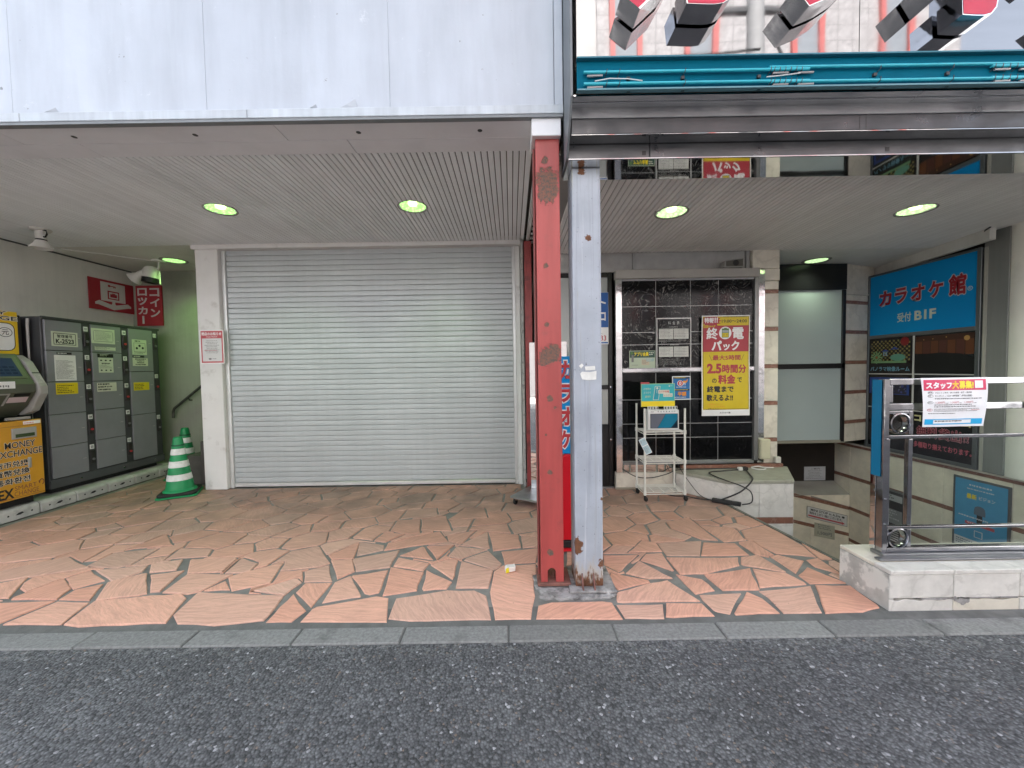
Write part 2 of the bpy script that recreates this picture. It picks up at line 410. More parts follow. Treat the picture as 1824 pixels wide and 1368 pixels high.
    def build(s, name, mat, parent=None, bevel=0.0, smooth=False, kind=None, label=None, cat=None, group=None, segs=1, origin=None):
        if origin is None:
            xs = [q.x for q in s.v]; ys = [q.y for q in s.v]; zs = [q.z for q in s.v]
            origin = Vector(((min(xs) + max(xs)) / 2, (min(ys) + max(ys)) / 2, min(zs)))
        else: origin = Vector(origin)
        me = bpy.data.meshes.new(name)
        me.from_pydata([q - origin for q in s.v], [], s.f)
        mats = mat if isinstance(mat, (list, tuple)) else [mat]
        for mm in mats: me.materials.append(mm)
        if len(mats) > 1: me.polygons.foreach_set('material_index', s.m)
        bm = bmesh.new(); bm.from_mesh(me)
        if bevel:
            es = [e for e in bm.edges if len(e.link_faces) == 2 and e.calc_face_angle(0) > .6]
            bmesh.ops.bevel(bm, geom=es, offset=bevel, segments=segs, affect='EDGES', profile=.6, clamp_overlap=True)
        closed = all(len(e.link_faces) == 2 for e in bm.edges)
        if closed: bmesh.ops.recalc_face_normals(bm, faces=bm.faces)
        bm.to_mesh(me); bm.free()
        if smooth:
            me.polygons.foreach_set('use_smooth', [True] * len(me.polygons))
            me.set_sharp_from_angle(angle=R(40))
        return link(name, me, parent, origin, kind, label, cat, group)

def link(name, data, parent, origin, kind=None, label=None, cat=None, group=None):
    o = bpy.data.objects.new(name, data); COL.objects.link(o)
    W[o.name] = Vector(origin)
    if parent is not None:
        o.parent = parent; o.location = Vector(origin) - W[parent.name]
    else: o.location = origin
    tag(o, label, cat, group, kind); return o
def tag(o, label=None, cat=None, group=None, kind=None):
    for k, x in (('label', label), ('category', cat), ('group', group), ('kind', kind)):
        if x: o[k] = x
def thing(name, loc, label=None, cat=None, group=None, kind=None, parent=None):
    return link(name, None, parent, Vector(loc), kind, label, cat, group)
def piece(src, parent, loc, name=None):       # another piece sharing the mesh of src
    return link(name or src.name.split('.')[0], src.data, parent, Vector(loc))
def copy_thing(o, delta, label, parent=None):  # a copy of a thing, its parts and sub-parts
    delta = Vector(delta)
    def rec(q, par):
        c = q.copy(); COL.objects.link(c); W[c.name] = W[q.name] + delta
        if par is None: c.location = W[c.name]
        else: c.parent = par
        for ch in [x for x in COL.objects if x.parent == q]: rec(ch, c)
        return c
    c = rec(o, None); c['label'] = label; return c

# ------------------------------------------------------------------ shared materials
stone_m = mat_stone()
grout_m = M('grout', (.20, .196, .18), .9, 0, .25, 8, .5, 90, dirt=(.09, .092, .078), da=.7)
kerb_m = M('kerb_concrete', (.205, .207, .20), .85, 0, .22, 60, .6, 160, dirt=(.07, .07, .07), da=.6, ds=5, dlo=.55, dhi=.7, rand=.12)
mortar_m = M('mortar', (.135, .136, .13), .9, 0, .2, 9, .7, 80, dirt=(.09, .09, .085), da=.8, ds=7)
asphalt_m = mat_asphalt()
fascia_m = mat_fascia()
lip_m = M('white_lip', (.52, .565, .61), .4, 0, .1, 5, dirt=(.45, .52, .55), da=.6, streak=.12)
dark_metal = M('dark_metal', (.05, .052, .055), .5, 0, .15, 8)
grey_edge = M('grey_edge', (.20, .215, .225), .5, 0, .1, 8)
soffit_m = M('soffit_paint', (.78, .785, .81), .6, 0, .07, 3, .05, 30, dirt=(.58, .56, .55), da=.3, ds=3)
slat_m = M('ceiling_slat_paint', (.82, .845, .865), .55, 0, .05, 2, 0, 40, rand=.04, dirt=(.68, .69, .68), da=.3, ds=1.6)
gap_m = M('ceiling_gap', (.13, .115, .10), .8)
smooth_ceil = M('ceiling_paint', (.76, .75, .71), .55, 0, .05, 2, dirt=(.40, .37, .32), da=.4, ds=1.3)
white_wall = M('white_plaster', (.68, .665, .62), .6, 0, .06, 2, .05, 40, dirt=(.42, .40, .36), da=.45, ds=1.8, streak=.04)
white_paint = M('white_paint', (.66, .655, .64), .5, 0, .06, 3, .08, 50, dirt=(.34, .32, .29), da=.5, ds=5, dlo=.58, dhi=.72)
shutter_m = M('shutter_steel', (.425, .452, .462), .46, .22, .05, 1.2, .03, 15, dirt=(.34, .355, .355), da=.35, ds=22, dlo=.60, dhi=.75, streak=.035, rand=.03, rvar=.06)
shutter_bar = M('shutter_bar', (.66, .67, .67), .35, .5, .08, 6)
steel = mat_mirror('brushed_steel', (.33, .335, .345), .42, .002, 3.0, .12)
mirror = mat_mirror('mirror_steel', (.31, .31, .315), .03, .0016, 1.6, .08)
steel_dull = mat_mirror('dull_steel', (.090, .092, .096), .38, .002, 3.0, .15)
rail_steel = mat_mirror('rail_steel', (.40, .40, .415), .10, .002, 9.0, .3)
steel_low = mat_mirror('stained_steel', (.120, .122, .126), .42, .002, 3.0, .12)
mirror_flat = mat_mirror('polished_steel', (.80, .80, .80), .03, .0003, 4.0, .2)
chrome = mat_mirror('chrome', (.86, .86, .88), .10, .0015, 14.0, .2)
red_m = mat_red_column()
pillar_m = mat_grey_pillar()
rust_plate = M('rusty_plate', (.20, .085, .065), .8, 0, .3, 14, .5, 60, dirt=(.07, .05, .045), da=.8, ds=12)
concrete_m = M('rough_concrete', (.33, .32, .31), .9, 0, .3, 14, .9, 45, dirt=(.09, .085, .08), da=.9, ds=9, dlo=.45, dhi=.62)
block_m = M('concrete_block_grey', (.46, .455, .44), .85, 0, .15, 9, .4, 60, dirt=(.16, .155, .14), da=.7, ds=5, rand=.1)
cream = mat_marble('cream_marble', (.68, .635, .54), (.40, .36, .29), 3.0, .35, .35, .05)
white_marble = mat_marble('white_marble', (.64, .62, .575), (.40, .385, .35), 4.5, .4, .4, .05)
brown = mat_marble('brown_marble', (.24, .11, .075), (.42, .30, .24), 9.0, .35, .35, .10)
black = M('black_enamel', (.008, .008, .009), .3, 0, .1, 5)
black_soft = M('black_rubber', (.012, .012, .012), .7, 0, .2, 9)
dark_void = M('unlit_brown', (.022, .015, .011), .7, 0, .2, 3)
grey_panel = M('grey_panel', (.20, .205, .195), .5, 0, .06, 3, streak=.1)
tile_grey = M('grey_stone', (.38, .375, .365), .6, 0, .15, 6, .2, 50, dirt=(.16, .15, .14), da=.6, ds=3)
bt_hi = mat_black_tile('black_veined_tile', 1.0)
bt_lo = mat_black_tile('black_plain_tile', .04)
joint_m = M('pale_joint', (.50, .50, .49), .35, .3, .08, 9)
white_p = flat('white', (.76, .76, .75)); black_p = flat('black', (.02, .02, .022)); red_p = flat('red', (.52, .045, .05))
yellow_p = flat('yellow', (.72, .56, .015)); blue_p = flat('blue', (.012, .19, .46)); grey_p = flat('grey', (.16, .16, .165))
crimson_p = flat('crimson', (.46, .07, .085)); navy_p = flat('navy', (.02, .05, .22)); teal_p = flat('teal', (.03, .38, .42)); cream_p = flat('cream', (.60, .60, .50))
orange_p = flat('orange', (.70, .26, .03)); sky_p = flat('sky_blue', (.02, .42, .78)); pink_p = flat('pink', (.68, .10, .18)); brown_p = flat('brown', (.22, .08, .05)); green_p = flat('green', (.08, .17, .04))

# ------------------------------------------------------------------ ground
MB().box(XY, -30, 30, -6.6, 1.987, -.30, -.006).build('road', asphalt_m, kind='structure')
MB().box(XY, -30, 30, -16, -6.62, -.3, .02).build('pavement', kerb_m, kind='structure')
kerb = thing('kerb', (0, 2.04, 0), kind='structure')
x = -.04 - .585 * 14
rk = random.Random(3)
for i in range(28):
    MB().box(XY, x + .0045, x + .5805, 1.991, 2.120, -.09, .001 + rk.uniform(-.002, .002)).build('kerb_stone', kerb_m, kerb, bevel=.006)
    x += .585
MB().box(XY, -9, 9, 1.9885, 2.30, -.2, -.008).build('mortar_bed', mortar_m, kerb)

STONES = [[-3.061,2.206,-2.994,2.431,-3.429,2.416,-3.084,2.161],
[-2.949,2.424,-2.964,2.424,-3.024,2.199,-2.671,2.191,-2.746,2.409],
[-2.409,2.476,-2.724,2.416,-2.656,2.191,-2.544,2.169,-2.056,2.191,-2.146,2.439,-2.221,2.491],
[-1.501,2.199,-1.486,2.199,-1.486,2.259,-1.516,2.446,-2.124,2.506,-2.079,2.266,-1.981,2.184,-1.749,2.161],
[-1.471,2.334,-1.464,2.184,-1.314,2.184,-1.284,2.289,-1.464,2.469],
[-3.579,2.521,-3.511,2.469,-3.346,2.469,-3.549,2.731,-3.706,2.626,-3.706,2.611],
[-3.271,2.649,-3.324,2.476,-3.309,2.454,-3.001,2.446,-3.054,2.574,-3.249,2.701],
[-3.121,2.619,-3.031,2.566,-2.926,2.671,-3.189,2.821,-3.249,2.709],
[-2.844,2.544,-2.889,2.626,-3.009,2.559,-2.986,2.446,-2.769,2.431],
[-2.461,2.499,-2.709,2.761,-2.739,2.754,-2.874,2.641,-2.724,2.424,-2.499,2.476],
[-2.911,2.859,-3.144,2.814,-2.859,2.656,-2.769,2.784,-2.814,2.881],
[-2.424,2.626,-2.461,2.791,-2.656,2.731,-2.454,2.514,-2.394,2.521],
[-2.364,2.746,-2.394,2.754,-2.364,2.506,-2.176,2.484,-2.116,2.514,-2.049,2.724],
[-2.064,2.521,-1.929,2.529,-2.041,2.641,-2.101,2.536,-2.101,2.521],
[-1.771,2.844,-1.779,2.896,-1.794,2.904,-2.041,2.716,-2.056,2.686,-1.906,2.514,-1.704,2.604],
[-1.764,2.514,-1.516,2.454,-1.486,2.604,-1.539,2.649,-1.561,2.649],
[-1.456,2.551,-1.456,2.484,-1.269,2.319,-1.269,2.596,-1.456,2.596],
[-3.384,2.919,-3.616,3.039,-3.916,2.791,-3.924,2.769,-3.744,2.649,-3.556,2.739,-3.541,2.731,-3.249,2.851,-3.249,2.866],
[-3.189,2.866,-3.031,2.844,-2.964,2.896,-2.994,3.159,-3.301,3.099,-3.294,2.889],
[-3.054,3.331,-3.181,3.444,-3.196,3.436,-3.249,3.136,-3.204,3.166,-2.926,3.219],
[-2.574,2.881,-2.619,2.964,-2.806,2.896,-2.701,2.769,-2.529,2.799],
[-2.514,2.964,-2.551,2.964,-2.551,2.949,-2.409,2.754,-2.161,2.761,-2.191,2.956,-2.214,2.986],
[-2.589,3.144,-2.806,3.159,-2.761,2.971,-2.461,3.009,-2.521,3.129],
[-2.116,2.949,-2.154,2.971,-2.124,2.746,-1.996,2.746,-1.959,2.776,-1.974,2.881],
[-1.014,2.394,-1.239,2.326,-1.254,2.304,-1.261,2.184,-0.751,2.169,-0.819,2.409,-0.901,2.431],
[-1.059,2.416,-1.006,2.424,-1.006,2.439,-1.171,2.679,-1.186,2.679,-1.254,2.604,-1.224,2.364],
[-0.984,2.739,-1.164,2.686,-1.164,2.671,-0.991,2.461,-0.954,2.446,-0.901,2.469,-0.901,2.514,-0.931,2.754],
[-0.661,2.619,-0.661,2.716,-0.924,2.791,-0.864,2.431,-0.654,2.484],
[-0.609,2.484,-0.459,2.499,-0.436,2.581,-0.646,2.739,-0.624,2.506],
[-0.159,2.716,-0.159,2.731,-0.406,2.866,-0.399,2.506,-0.181,2.499],
[-0.451,2.484,-0.766,2.401,-0.751,2.199,-0.624,2.176,-0.144,2.176,-0.189,2.416,-0.271,2.476],
[0.126,2.799,-0.091,2.791,-0.151,2.709,-0.166,2.454,-0.121,2.176,0.089,2.176,0.126,2.401,0.126,2.664,0.149,2.664,0.156,2.754,0.156,2.799],
[0.336,2.334,0.224,2.334,0.141,2.304,0.119,2.176,0.621,2.161,0.599,2.319,0.539,2.334],
[-1.546,2.754,-1.471,2.611,-1.276,2.611,-1.404,2.836],
[-1.254,2.641,-1.171,2.739,-1.269,2.926,-1.426,2.911],
[-1.194,2.806,-1.164,2.739,-0.931,2.791,-0.939,3.061,-1.254,2.934,-1.261,2.911],
[-0.676,2.851,-0.909,2.934,-0.909,2.806,-0.894,2.799,-0.669,2.731,-0.646,2.844],
[-0.706,3.024,-0.744,3.106,-0.766,3.121,-0.909,2.971,-0.631,2.896],
[-0.729,3.121,-0.601,2.896,-0.504,3.136],
[-0.429,2.664,-0.436,2.881,-0.519,2.896,-0.631,2.814,-0.436,2.611],
[-0.211,3.024,-0.376,2.911,-0.391,2.881,-0.151,2.731,-0.106,2.784,-0.099,2.821],
[-0.519,2.971,-0.519,2.949,-0.414,2.904,-0.219,3.046,-0.481,3.114],
[-0.076,2.806,0.156,2.829,0.201,3.061,-0.106,3.009],
[-1.389,3.136,-1.486,2.994,-1.426,2.926,-1.261,2.934,-1.321,3.204,-1.336,3.211],
[-1.321,3.204,-1.254,2.979,-1.074,3.069,-1.096,3.159,-1.291,3.219,-1.321,3.219],
[-0.639,3.189,-0.571,3.204,-0.571,3.219,-0.676,3.414,-0.691,3.414,-1.074,3.196,-1.066,3.061],
[0.051,3.129,0.036,3.316,-0.234,3.384,-0.174,3.024,0.051,3.076],
[0.059,3.219,0.066,3.069,0.201,3.076,0.209,3.241,0.059,3.294],
[-0.369,3.121,-0.234,3.061,-0.204,3.076,-0.241,3.384,-0.256,3.384,-0.436,3.166,-0.436,3.151],
[-0.399,3.294,-0.346,3.429,-0.594,3.324,-0.564,3.211,-0.459,3.159,-0.436,3.174],
[-1.209,3.279,-1.209,3.241,-1.104,3.211,-0.984,3.369,-1.179,3.414],
[-0.301,3.909,-0.316,3.991,-0.519,3.999,-0.646,3.691,-0.264,3.721],
[-1.119,3.834,-1.126,3.721,-0.774,3.819,-0.819,4.006,-1.119,3.969],
[-0.796,3.444,-0.571,3.421,-0.684,3.789,-0.909,3.706,-0.856,3.451],
[-1.029,3.399,-0.984,3.376,-0.849,3.384,-0.924,3.714,-1.141,3.691,-1.134,3.444],
[0.794,2.161,0.861,2.161,0.906,2.296,0.621,2.296,0.636,2.169],
[0.914,2.169,1.161,2.176,1.146,2.296,0.929,2.304,0.876,2.176],
[1.146,2.319,1.041,2.559,0.906,2.529,0.659,2.431,0.636,2.349,0.636,2.326,0.666,2.319],
[1.334,2.394,1.176,2.386,1.169,2.341,1.184,2.229,1.199,2.214,1.259,2.191,1.446,2.394],
[1.326,2.184,1.551,2.191,1.544,2.334,1.491,2.409,1.289,2.199,1.289,2.184],
[1.611,2.191,1.799,2.191,1.949,2.469,1.574,2.416,1.589,2.349,1.574,2.191],
[2.174,2.229,2.189,2.259,2.204,2.461,1.986,2.476,1.814,2.184,2.039,2.191],
[0.839,2.596,0.681,2.664,0.636,2.566,0.674,2.454,0.914,2.536,0.914,2.566],
[1.019,2.694,0.936,2.829,0.786,2.656,0.921,2.581,1.086,2.581],
[1.296,2.506,1.281,2.566,1.131,2.634,1.154,2.394,1.296,2.431],
[1.326,2.581,1.349,2.431,1.589,2.431,1.694,2.701,1.326,2.626],
[1.836,2.649,1.709,2.694,1.604,2.454,1.934,2.484,1.941,2.514,1.904,2.626],
[1.964,2.551,1.964,2.491,2.211,2.491,2.106,2.701,1.964,2.596],
[2.114,2.814,2.024,2.889,1.949,2.866,1.964,2.619,2.151,2.791],
[1.896,2.754,1.874,2.889,1.724,2.859,1.664,2.761,1.671,2.739,1.896,2.641,1.911,2.641],
[1.199,2.634,1.341,2.634,1.641,2.739,1.701,2.859,1.161,2.874,1.161,2.634],
[1.124,2.679,1.139,2.686,1.154,2.941,1.026,2.934,0.951,2.836],
[0.771,2.701,0.959,2.926,0.689,2.926,0.659,2.784,0.741,2.679],
[1.214,3.121,1.184,3.121,1.176,2.904,1.424,2.889,1.559,3.136],
[1.476,2.889,1.806,2.889,1.814,3.091,1.566,3.114,1.439,2.896],
[1.844,3.084,1.859,2.896,1.934,2.851,1.949,2.874,1.994,2.889,1.979,3.136,1.859,3.114],
[2.219,3.414,2.009,3.331,1.949,3.166,1.964,3.136,1.986,3.136,1.986,3.039,2.024,2.904,2.286,2.844,2.324,3.024,2.316,3.301,2.294,3.444],
[1.169,3.016,1.176,3.121,1.071,3.166,0.899,2.964,1.169,2.971],
[1.619,3.159,1.701,3.144,1.686,3.646,1.431,3.541,1.424,3.504,1.416,3.399,1.581,3.166],
[1.739,3.114,1.934,3.144,1.949,3.159,1.941,3.189,1.979,3.339,1.971,3.391,1.701,3.466],
[2.166,2.731,2.166,2.701,2.271,2.581,2.286,2.829,2.181,2.806],
[-4.764,4.516,-4.741,4.531,-4.734,4.614,-4.854,4.734,-4.989,4.704,-4.989,4.404,-4.839,4.434],
[-4.629,4.254,-4.584,4.276,-4.554,4.479,-4.734,4.516,-4.824,4.426,-4.816,4.261,-4.719,4.201],
[-4.554,3.249,-4.599,3.369,-4.779,3.414,-4.891,3.301,-4.839,3.136,-4.816,3.114,-4.554,3.211,-4.539,3.226],
[-3.841,4.186,-3.856,4.209,-4.021,4.104,-3.999,3.931,-3.961,3.901,-3.759,4.036],
[1.146,3.714,1.109,3.684,1.139,3.511,1.214,3.504,1.379,3.601,1.371,3.796,1.206,3.774],
[-4.816,5.004,-4.846,4.906,-4.846,4.869,-4.816,4.824,-4.561,4.771,-4.441,4.884,-4.516,5.109,-4.764,5.094,-4.794,5.071],
[-0.159,4.666,-0.196,4.636,-0.196,4.606,-0.144,4.464,-0.114,4.456,-0.001,4.524,0.036,4.644,-0.091,4.704,-0.121,4.704],
[-4.764,5.484,-4.741,5.334,-4.554,5.401,-4.576,5.506,-4.764,5.499],
[1.424,4.029,1.566,4.104,1.634,4.284,1.626,4.314,1.439,4.389,1.229,4.291,1.221,4.119,1.221,4.059,1.394,4.014],
[-0.121,3.369,-0.031,3.346,-0.069,3.556,-0.399,3.504,-0.414,3.421,-0.361,3.444,-0.331,3.429,-0.391,3.279,-0.384,3.256,-0.346,3.279,-0.256,3.399],
[-0.024,3.601,-0.054,3.556,-0.001,3.339,0.231,3.406,0.336,3.556,0.299,3.676,0.194,3.706,0.029,3.646],
[0.749,4.171,0.861,4.216,0.681,4.404,0.509,4.299,0.486,4.209,0.606,4.119],
[1.094,3.661,1.094,3.684,0.944,3.714,0.734,3.586,0.801,3.331,0.981,3.376,1.124,3.511],
[-3.526,4.801,-3.594,4.801,-3.654,4.666,-3.451,4.539,-3.346,4.554,-3.234,4.651,-3.256,4.801],
[-0.496,4.171,-0.376,4.186,-0.339,4.336,-0.519,4.449,-0.661,4.381,-0.699,4.284,-0.579,4.156],
[-0.976,4.516,-1.014,4.546,-1.134,4.524,-1.291,4.396,-1.321,4.366,-1.299,4.224,-1.186,4.156,-0.976,4.179,-0.931,4.224,-0.931,4.494],
[-3.234,3.811,-3.256,3.826,-3.474,3.759,-3.429,3.511,-3.204,3.549,-3.114,3.721],
[-4.096,4.141,-4.126,4.336,-4.261,4.329,-4.396,4.224,-4.381,4.059,-4.299,4.029,-4.261,4.029,-4.156,4.081,-4.089,4.119],
[-4.524,5.551,-4.561,5.514,-4.531,5.409,-4.351,5.341,-4.351,5.611,-4.486,5.611],
[-4.704,2.491,-4.599,2.574,-4.779,2.784,-4.989,2.679,-4.989,2.581,-4.816,2.454,-4.726,2.461],
[-1.681,4.614,-1.711,4.606,-1.689,4.389,-1.509,4.351,-1.434,4.404,-1.404,4.561,-1.539,4.666],
[-1.921,3.556,-1.944,3.624,-2.034,3.601,-2.169,3.354,-1.981,3.339,-1.876,3.451],
[-0.106,4.044,-0.091,4.134,-0.114,4.149,-0.354,4.156,-0.406,4.006,-0.316,4.006,-0.301,3.991,-0.271,3.849,-0.136,3.894],
[0.951,3.354,0.786,3.294,0.816,3.099,0.981,3.069,1.071,3.181,1.131,3.159,1.154,3.271,0.996,3.361],
[-1.914,4.239,-1.944,4.126,-1.771,3.976,-1.516,4.141,-1.524,4.344,-1.704,4.374,-1.914,4.269],
[-1.644,3.676,-1.621,3.526,-1.404,3.534,-1.314,3.631,-1.396,3.774,-1.599,3.736,-1.644,3.699],
[-4.989,5.784,-4.989,5.746,-4.726,5.716,-4.681,5.746,-4.659,5.904,-4.989,5.904],
[-4.089,4.974,-4.329,4.974,-4.411,4.891,-4.411,4.869,-4.284,4.696,-4.179,4.659,-4.119,4.666,-4.051,4.711,-3.954,4.884,-3.954,4.974],
[-3.061,4.096,-3.204,3.976,-3.234,3.841,-3.106,3.729,-2.979,3.744,-2.881,3.819,-2.844,3.999,-2.844,4.036,-2.994,4.111,-3.039,4.126],
[2.286,2.589,2.264,2.566,2.219,2.626,2.181,2.604,2.226,2.499,2.391,2.506,2.391,2.724,2.376,2.791,2.331,2.784,2.294,2.739],
[1.994,3.931,1.829,3.976,1.739,3.954,1.634,3.819,1.649,3.646,1.671,3.661,1.701,3.646,1.701,3.594,1.874,3.594,2.039,3.684,2.091,3.909],
[-4.164,3.286,-4.111,3.264,-3.924,3.369,-3.939,3.541,-4.029,3.616,-4.246,3.556,-4.276,3.339],
[-1.636,3.489,-1.689,3.436,-1.614,3.234,-1.456,3.301,-1.419,3.511,-1.606,3.511],
[-1.426,3.324,-1.411,3.301,-1.231,3.256,-1.201,3.406,-1.179,3.429,-1.089,3.406,-1.149,3.444,-1.149,3.541,-1.321,3.586,-1.396,3.511],
[-3.481,2.454,-3.511,2.454,-3.601,2.521,-3.699,2.439,-3.714,2.251,-3.504,2.251,-3.406,2.379,-3.444,2.416,-3.354,2.446],
[0.224,4.066,0.164,4.164,-0.069,4.126,-0.121,3.886,-0.076,3.849,0.156,3.864,0.276,3.984],
[-4.576,2.559,-4.711,2.454,-4.591,2.274,-4.449,2.446,-4.539,2.559],
[-3.946,4.314,-4.029,4.396,-4.111,4.351,-4.066,4.126,-4.021,4.126,-3.856,4.231,-3.879,4.269],
[-2.679,3.759,-2.874,3.804,-2.971,3.729,-2.919,3.549,-2.716,3.504,-2.596,3.729,-2.604,3.744],
[1.176,4.599,1.116,4.599,1.109,4.321,1.229,4.306,1.416,4.404,1.424,4.599],
[-4.501,3.226,-4.531,3.196,-4.464,3.046,-4.419,2.971,-4.381,2.964,-4.179,3.039,-4.126,3.256,-4.299,3.331],
[0.516,3.039,0.666,2.956,0.794,3.091,0.771,3.286,0.524,3.159,0.479,3.084,0.479,3.061],
[-4.936,3.091,-4.989,3.084,-4.989,2.709,-4.794,2.799,-4.801,3.099,-4.869,3.106],
[0.651,4.599,0.321,4.599,0.284,4.524,0.299,4.426,0.509,4.321,0.674,4.419,0.749,4.599],
[-2.656,3.766,-2.581,3.751,-2.529,3.781,-2.424,3.931,-2.431,4.021,-2.634,4.156,-2.671,4.149,-2.829,4.029,-2.859,3.864,-2.859,3.811],
[-1.261,4.801,-1.291,4.614,-1.149,4.539,-1.029,4.569,-0.916,4.786,-0.916,4.801],
[2.009,4.329,1.904,4.516,1.874,4.539,1.694,4.314,1.896,4.171,2.069,4.239],
[-2.416,3.984,-2.409,3.931,-2.161,3.916,-2.101,4.051,-2.296,4.171,-2.416,4.029],
[2.264,3.451,2.294,3.459,2.264,3.661,2.121,3.631,2.069,3.496,2.129,3.414,2.151,3.399],
[-3.391,4.336,-3.316,4.404,-3.346,4.531,-3.436,4.509,-3.519,4.344,-3.466,4.284,-3.444,4.284],
[-0.474,4.786,-0.399,4.651,-0.211,4.644,-0.121,4.719,-0.099,4.801,-0.474,4.801],
[-1.959,2.866,-1.951,2.799,-1.884,2.844,-1.846,3.084,-1.981,3.121,-2.116,3.076,-2.184,2.986,-2.146,2.769,-2.161,2.746,-2.139,2.746,-2.169,2.919,-2.169,2.971,-2.154,2.986,-1.981,2.904],
[-1.756,2.859,-1.734,2.769,-1.719,2.769,-1.464,2.814,-1.411,2.866,-1.629,3.144,-1.659,3.159,-1.831,3.076,-1.861,2.866,-1.786,2.919],
[0.846,3.084,0.809,3.091,0.666,2.934,0.666,2.896,0.696,2.949,0.959,2.941,0.974,2.919,0.869,2.806,0.876,2.791,0.936,2.836,1.034,2.956,0.899,2.949,0.884,2.971,0.966,3.061],
[-3.984,3.894,-4.006,3.916,-4.059,3.916,-4.224,3.894,-4.246,3.871,-4.306,3.751,-4.239,3.586,-4.051,3.631,-4.021,3.661,-3.969,3.736,-3.969,3.894],
[-2.589,4.764,-2.574,4.801,-2.911,4.801,-2.926,4.749,-2.821,4.629,-2.776,4.629,-2.641,4.651],
[-4.854,3.151,-4.899,3.294,-4.989,3.279,-4.989,3.099,-4.846,3.121],
[-2.679,4.449,-2.589,4.531,-2.634,4.636,-2.806,4.614,-2.904,4.494,-2.806,4.336,-2.784,4.336],
[-4.119,2.491,-4.171,2.626,-4.194,2.626,-4.366,2.454,-4.119,2.274,-4.066,2.371],
[0.726,4.479,0.696,4.404,0.869,4.224,0.936,4.216,1.086,4.329,1.101,4.599,0.771,4.599],
[-1.704,2.679,-1.689,2.604,-1.801,2.551,-1.771,2.484,-1.681,2.476,-1.764,2.499,-1.779,2.521,-1.561,2.664,-1.539,2.664,-1.486,2.619,-1.561,2.754,-1.531,2.784,-1.726,2.754],
[-2.709,4.239,-2.641,4.171,-2.461,4.269,-2.446,4.284,-2.431,4.494,-2.574,4.524,-2.776,4.321,-2.754,4.276],
[-3.519,3.766,-3.504,3.774,-3.504,3.819,-3.534,4.021,-3.751,4.021,-3.954,3.879,-3.954,3.744,-3.766,3.639],
[-4.411,4.216,-4.584,4.254,-4.696,4.194,-4.711,4.171,-4.726,3.939,-4.666,3.916,-4.396,4.059],
[-2.139,3.834,-2.176,3.714,-2.169,3.676,-2.056,3.624,-1.959,3.639,-1.921,3.669,-1.899,3.826,-2.094,3.871,-2.131,3.871],
[-3.474,2.746,-3.511,2.731,-3.481,2.656,-3.414,2.581,-3.316,2.536,-3.279,2.686,-3.204,2.821,-3.189,2.836,-3.151,2.821,-3.114,2.844,-3.234,2.866,-3.249,2.836],
[-0.129,4.276,-0.121,4.441,-0.159,4.441,-0.324,4.329,-0.361,4.171,-0.129,4.164],
[-2.311,3.646,-2.199,3.691,-2.154,3.871,-2.161,3.901,-2.416,3.916,-2.514,3.781,-2.499,3.751,-2.349,3.631],
[-4.764,5.109,-4.509,5.131,-4.351,5.274,-4.351,5.319,-4.554,5.386,-4.734,5.311,-4.801,5.229,-4.779,5.109],
[1.844,4.036,1.821,4.006,1.829,3.984,2.091,3.916,2.226,3.991,2.219,4.036,2.174,4.074,2.091,4.216,1.904,4.156],
[-2.641,3.466,-2.701,3.474,-2.716,3.459,-2.836,3.294,-2.821,3.249,-2.784,3.174,-2.574,3.159,-2.499,3.129,-2.416,3.219,-2.424,3.414,-2.454,3.451],
[-2.124,4.629,-2.229,4.614,-2.304,4.539,-2.191,4.336,-2.041,4.374,-1.974,4.554,-2.056,4.636],
[-4.539,4.449,-4.569,4.269,-4.396,4.239,-4.269,4.344,-4.336,4.501,-4.494,4.501,-4.539,4.471],
[-4.291,4.569,-4.209,4.644,-4.216,4.659,-4.306,4.681,-4.434,4.651,-4.456,4.629,-4.486,4.516,-4.329,4.516],
[-4.734,2.739,-4.591,2.574,-4.546,2.574,-4.381,2.709,-4.389,2.949,-4.434,2.964,-4.771,2.799],
[-3.234,4.794,-3.219,4.666,-3.129,4.644,-2.949,4.756,-2.926,4.801],
[-3.511,3.001,-3.399,2.949,-3.459,3.241,-3.654,3.159,-3.706,3.039,-3.691,2.994,-3.616,3.054],
[-1.996,4.321,-2.026,4.359,-2.184,4.321,-2.289,4.216,-2.289,4.179,-2.086,4.051,-1.974,4.119,-1.951,4.149,-1.929,4.276],
[-4.974,3.841,-4.989,3.834,-4.989,3.526,-4.809,3.504,-4.711,3.571,-4.636,3.781,-4.674,3.901,-4.741,3.931],
[-3.804,4.621,-4.021,4.696,-4.051,4.696,-4.096,4.666,-4.104,4.629,-4.044,4.419,-3.796,4.561,-3.766,4.614],
[-3.309,3.001,-3.316,3.099,-3.249,3.121,-3.264,3.159,-3.241,3.264,-3.444,3.241,-3.391,2.956,-3.309,2.971],
[-3.706,2.641,-3.676,2.664,-3.759,2.634,-3.826,2.694,-3.856,2.679,-3.864,2.521,-3.721,2.446,-3.699,2.454,-3.616,2.536,-3.721,2.611],
[0.861,3.856,0.906,3.864,1.004,3.976,0.936,4.186,0.899,4.201,0.629,4.111,0.501,3.931,0.509,3.909,0.719,3.811],
[-1.756,4.689,-1.741,4.801,-2.011,4.801,-2.056,4.644,-1.974,4.576,-1.944,4.576,-1.764,4.629],
[0.216,3.061,0.179,2.836,0.156,2.821,0.171,2.776,0.359,2.784,0.404,3.039,0.239,3.099,0.216,3.091],
[-0.841,3.339,-0.736,3.399,-0.736,3.429,-0.841,3.436,-0.834,3.384,-0.849,3.369,-0.969,3.361,-1.066,3.234,-1.029,3.226],
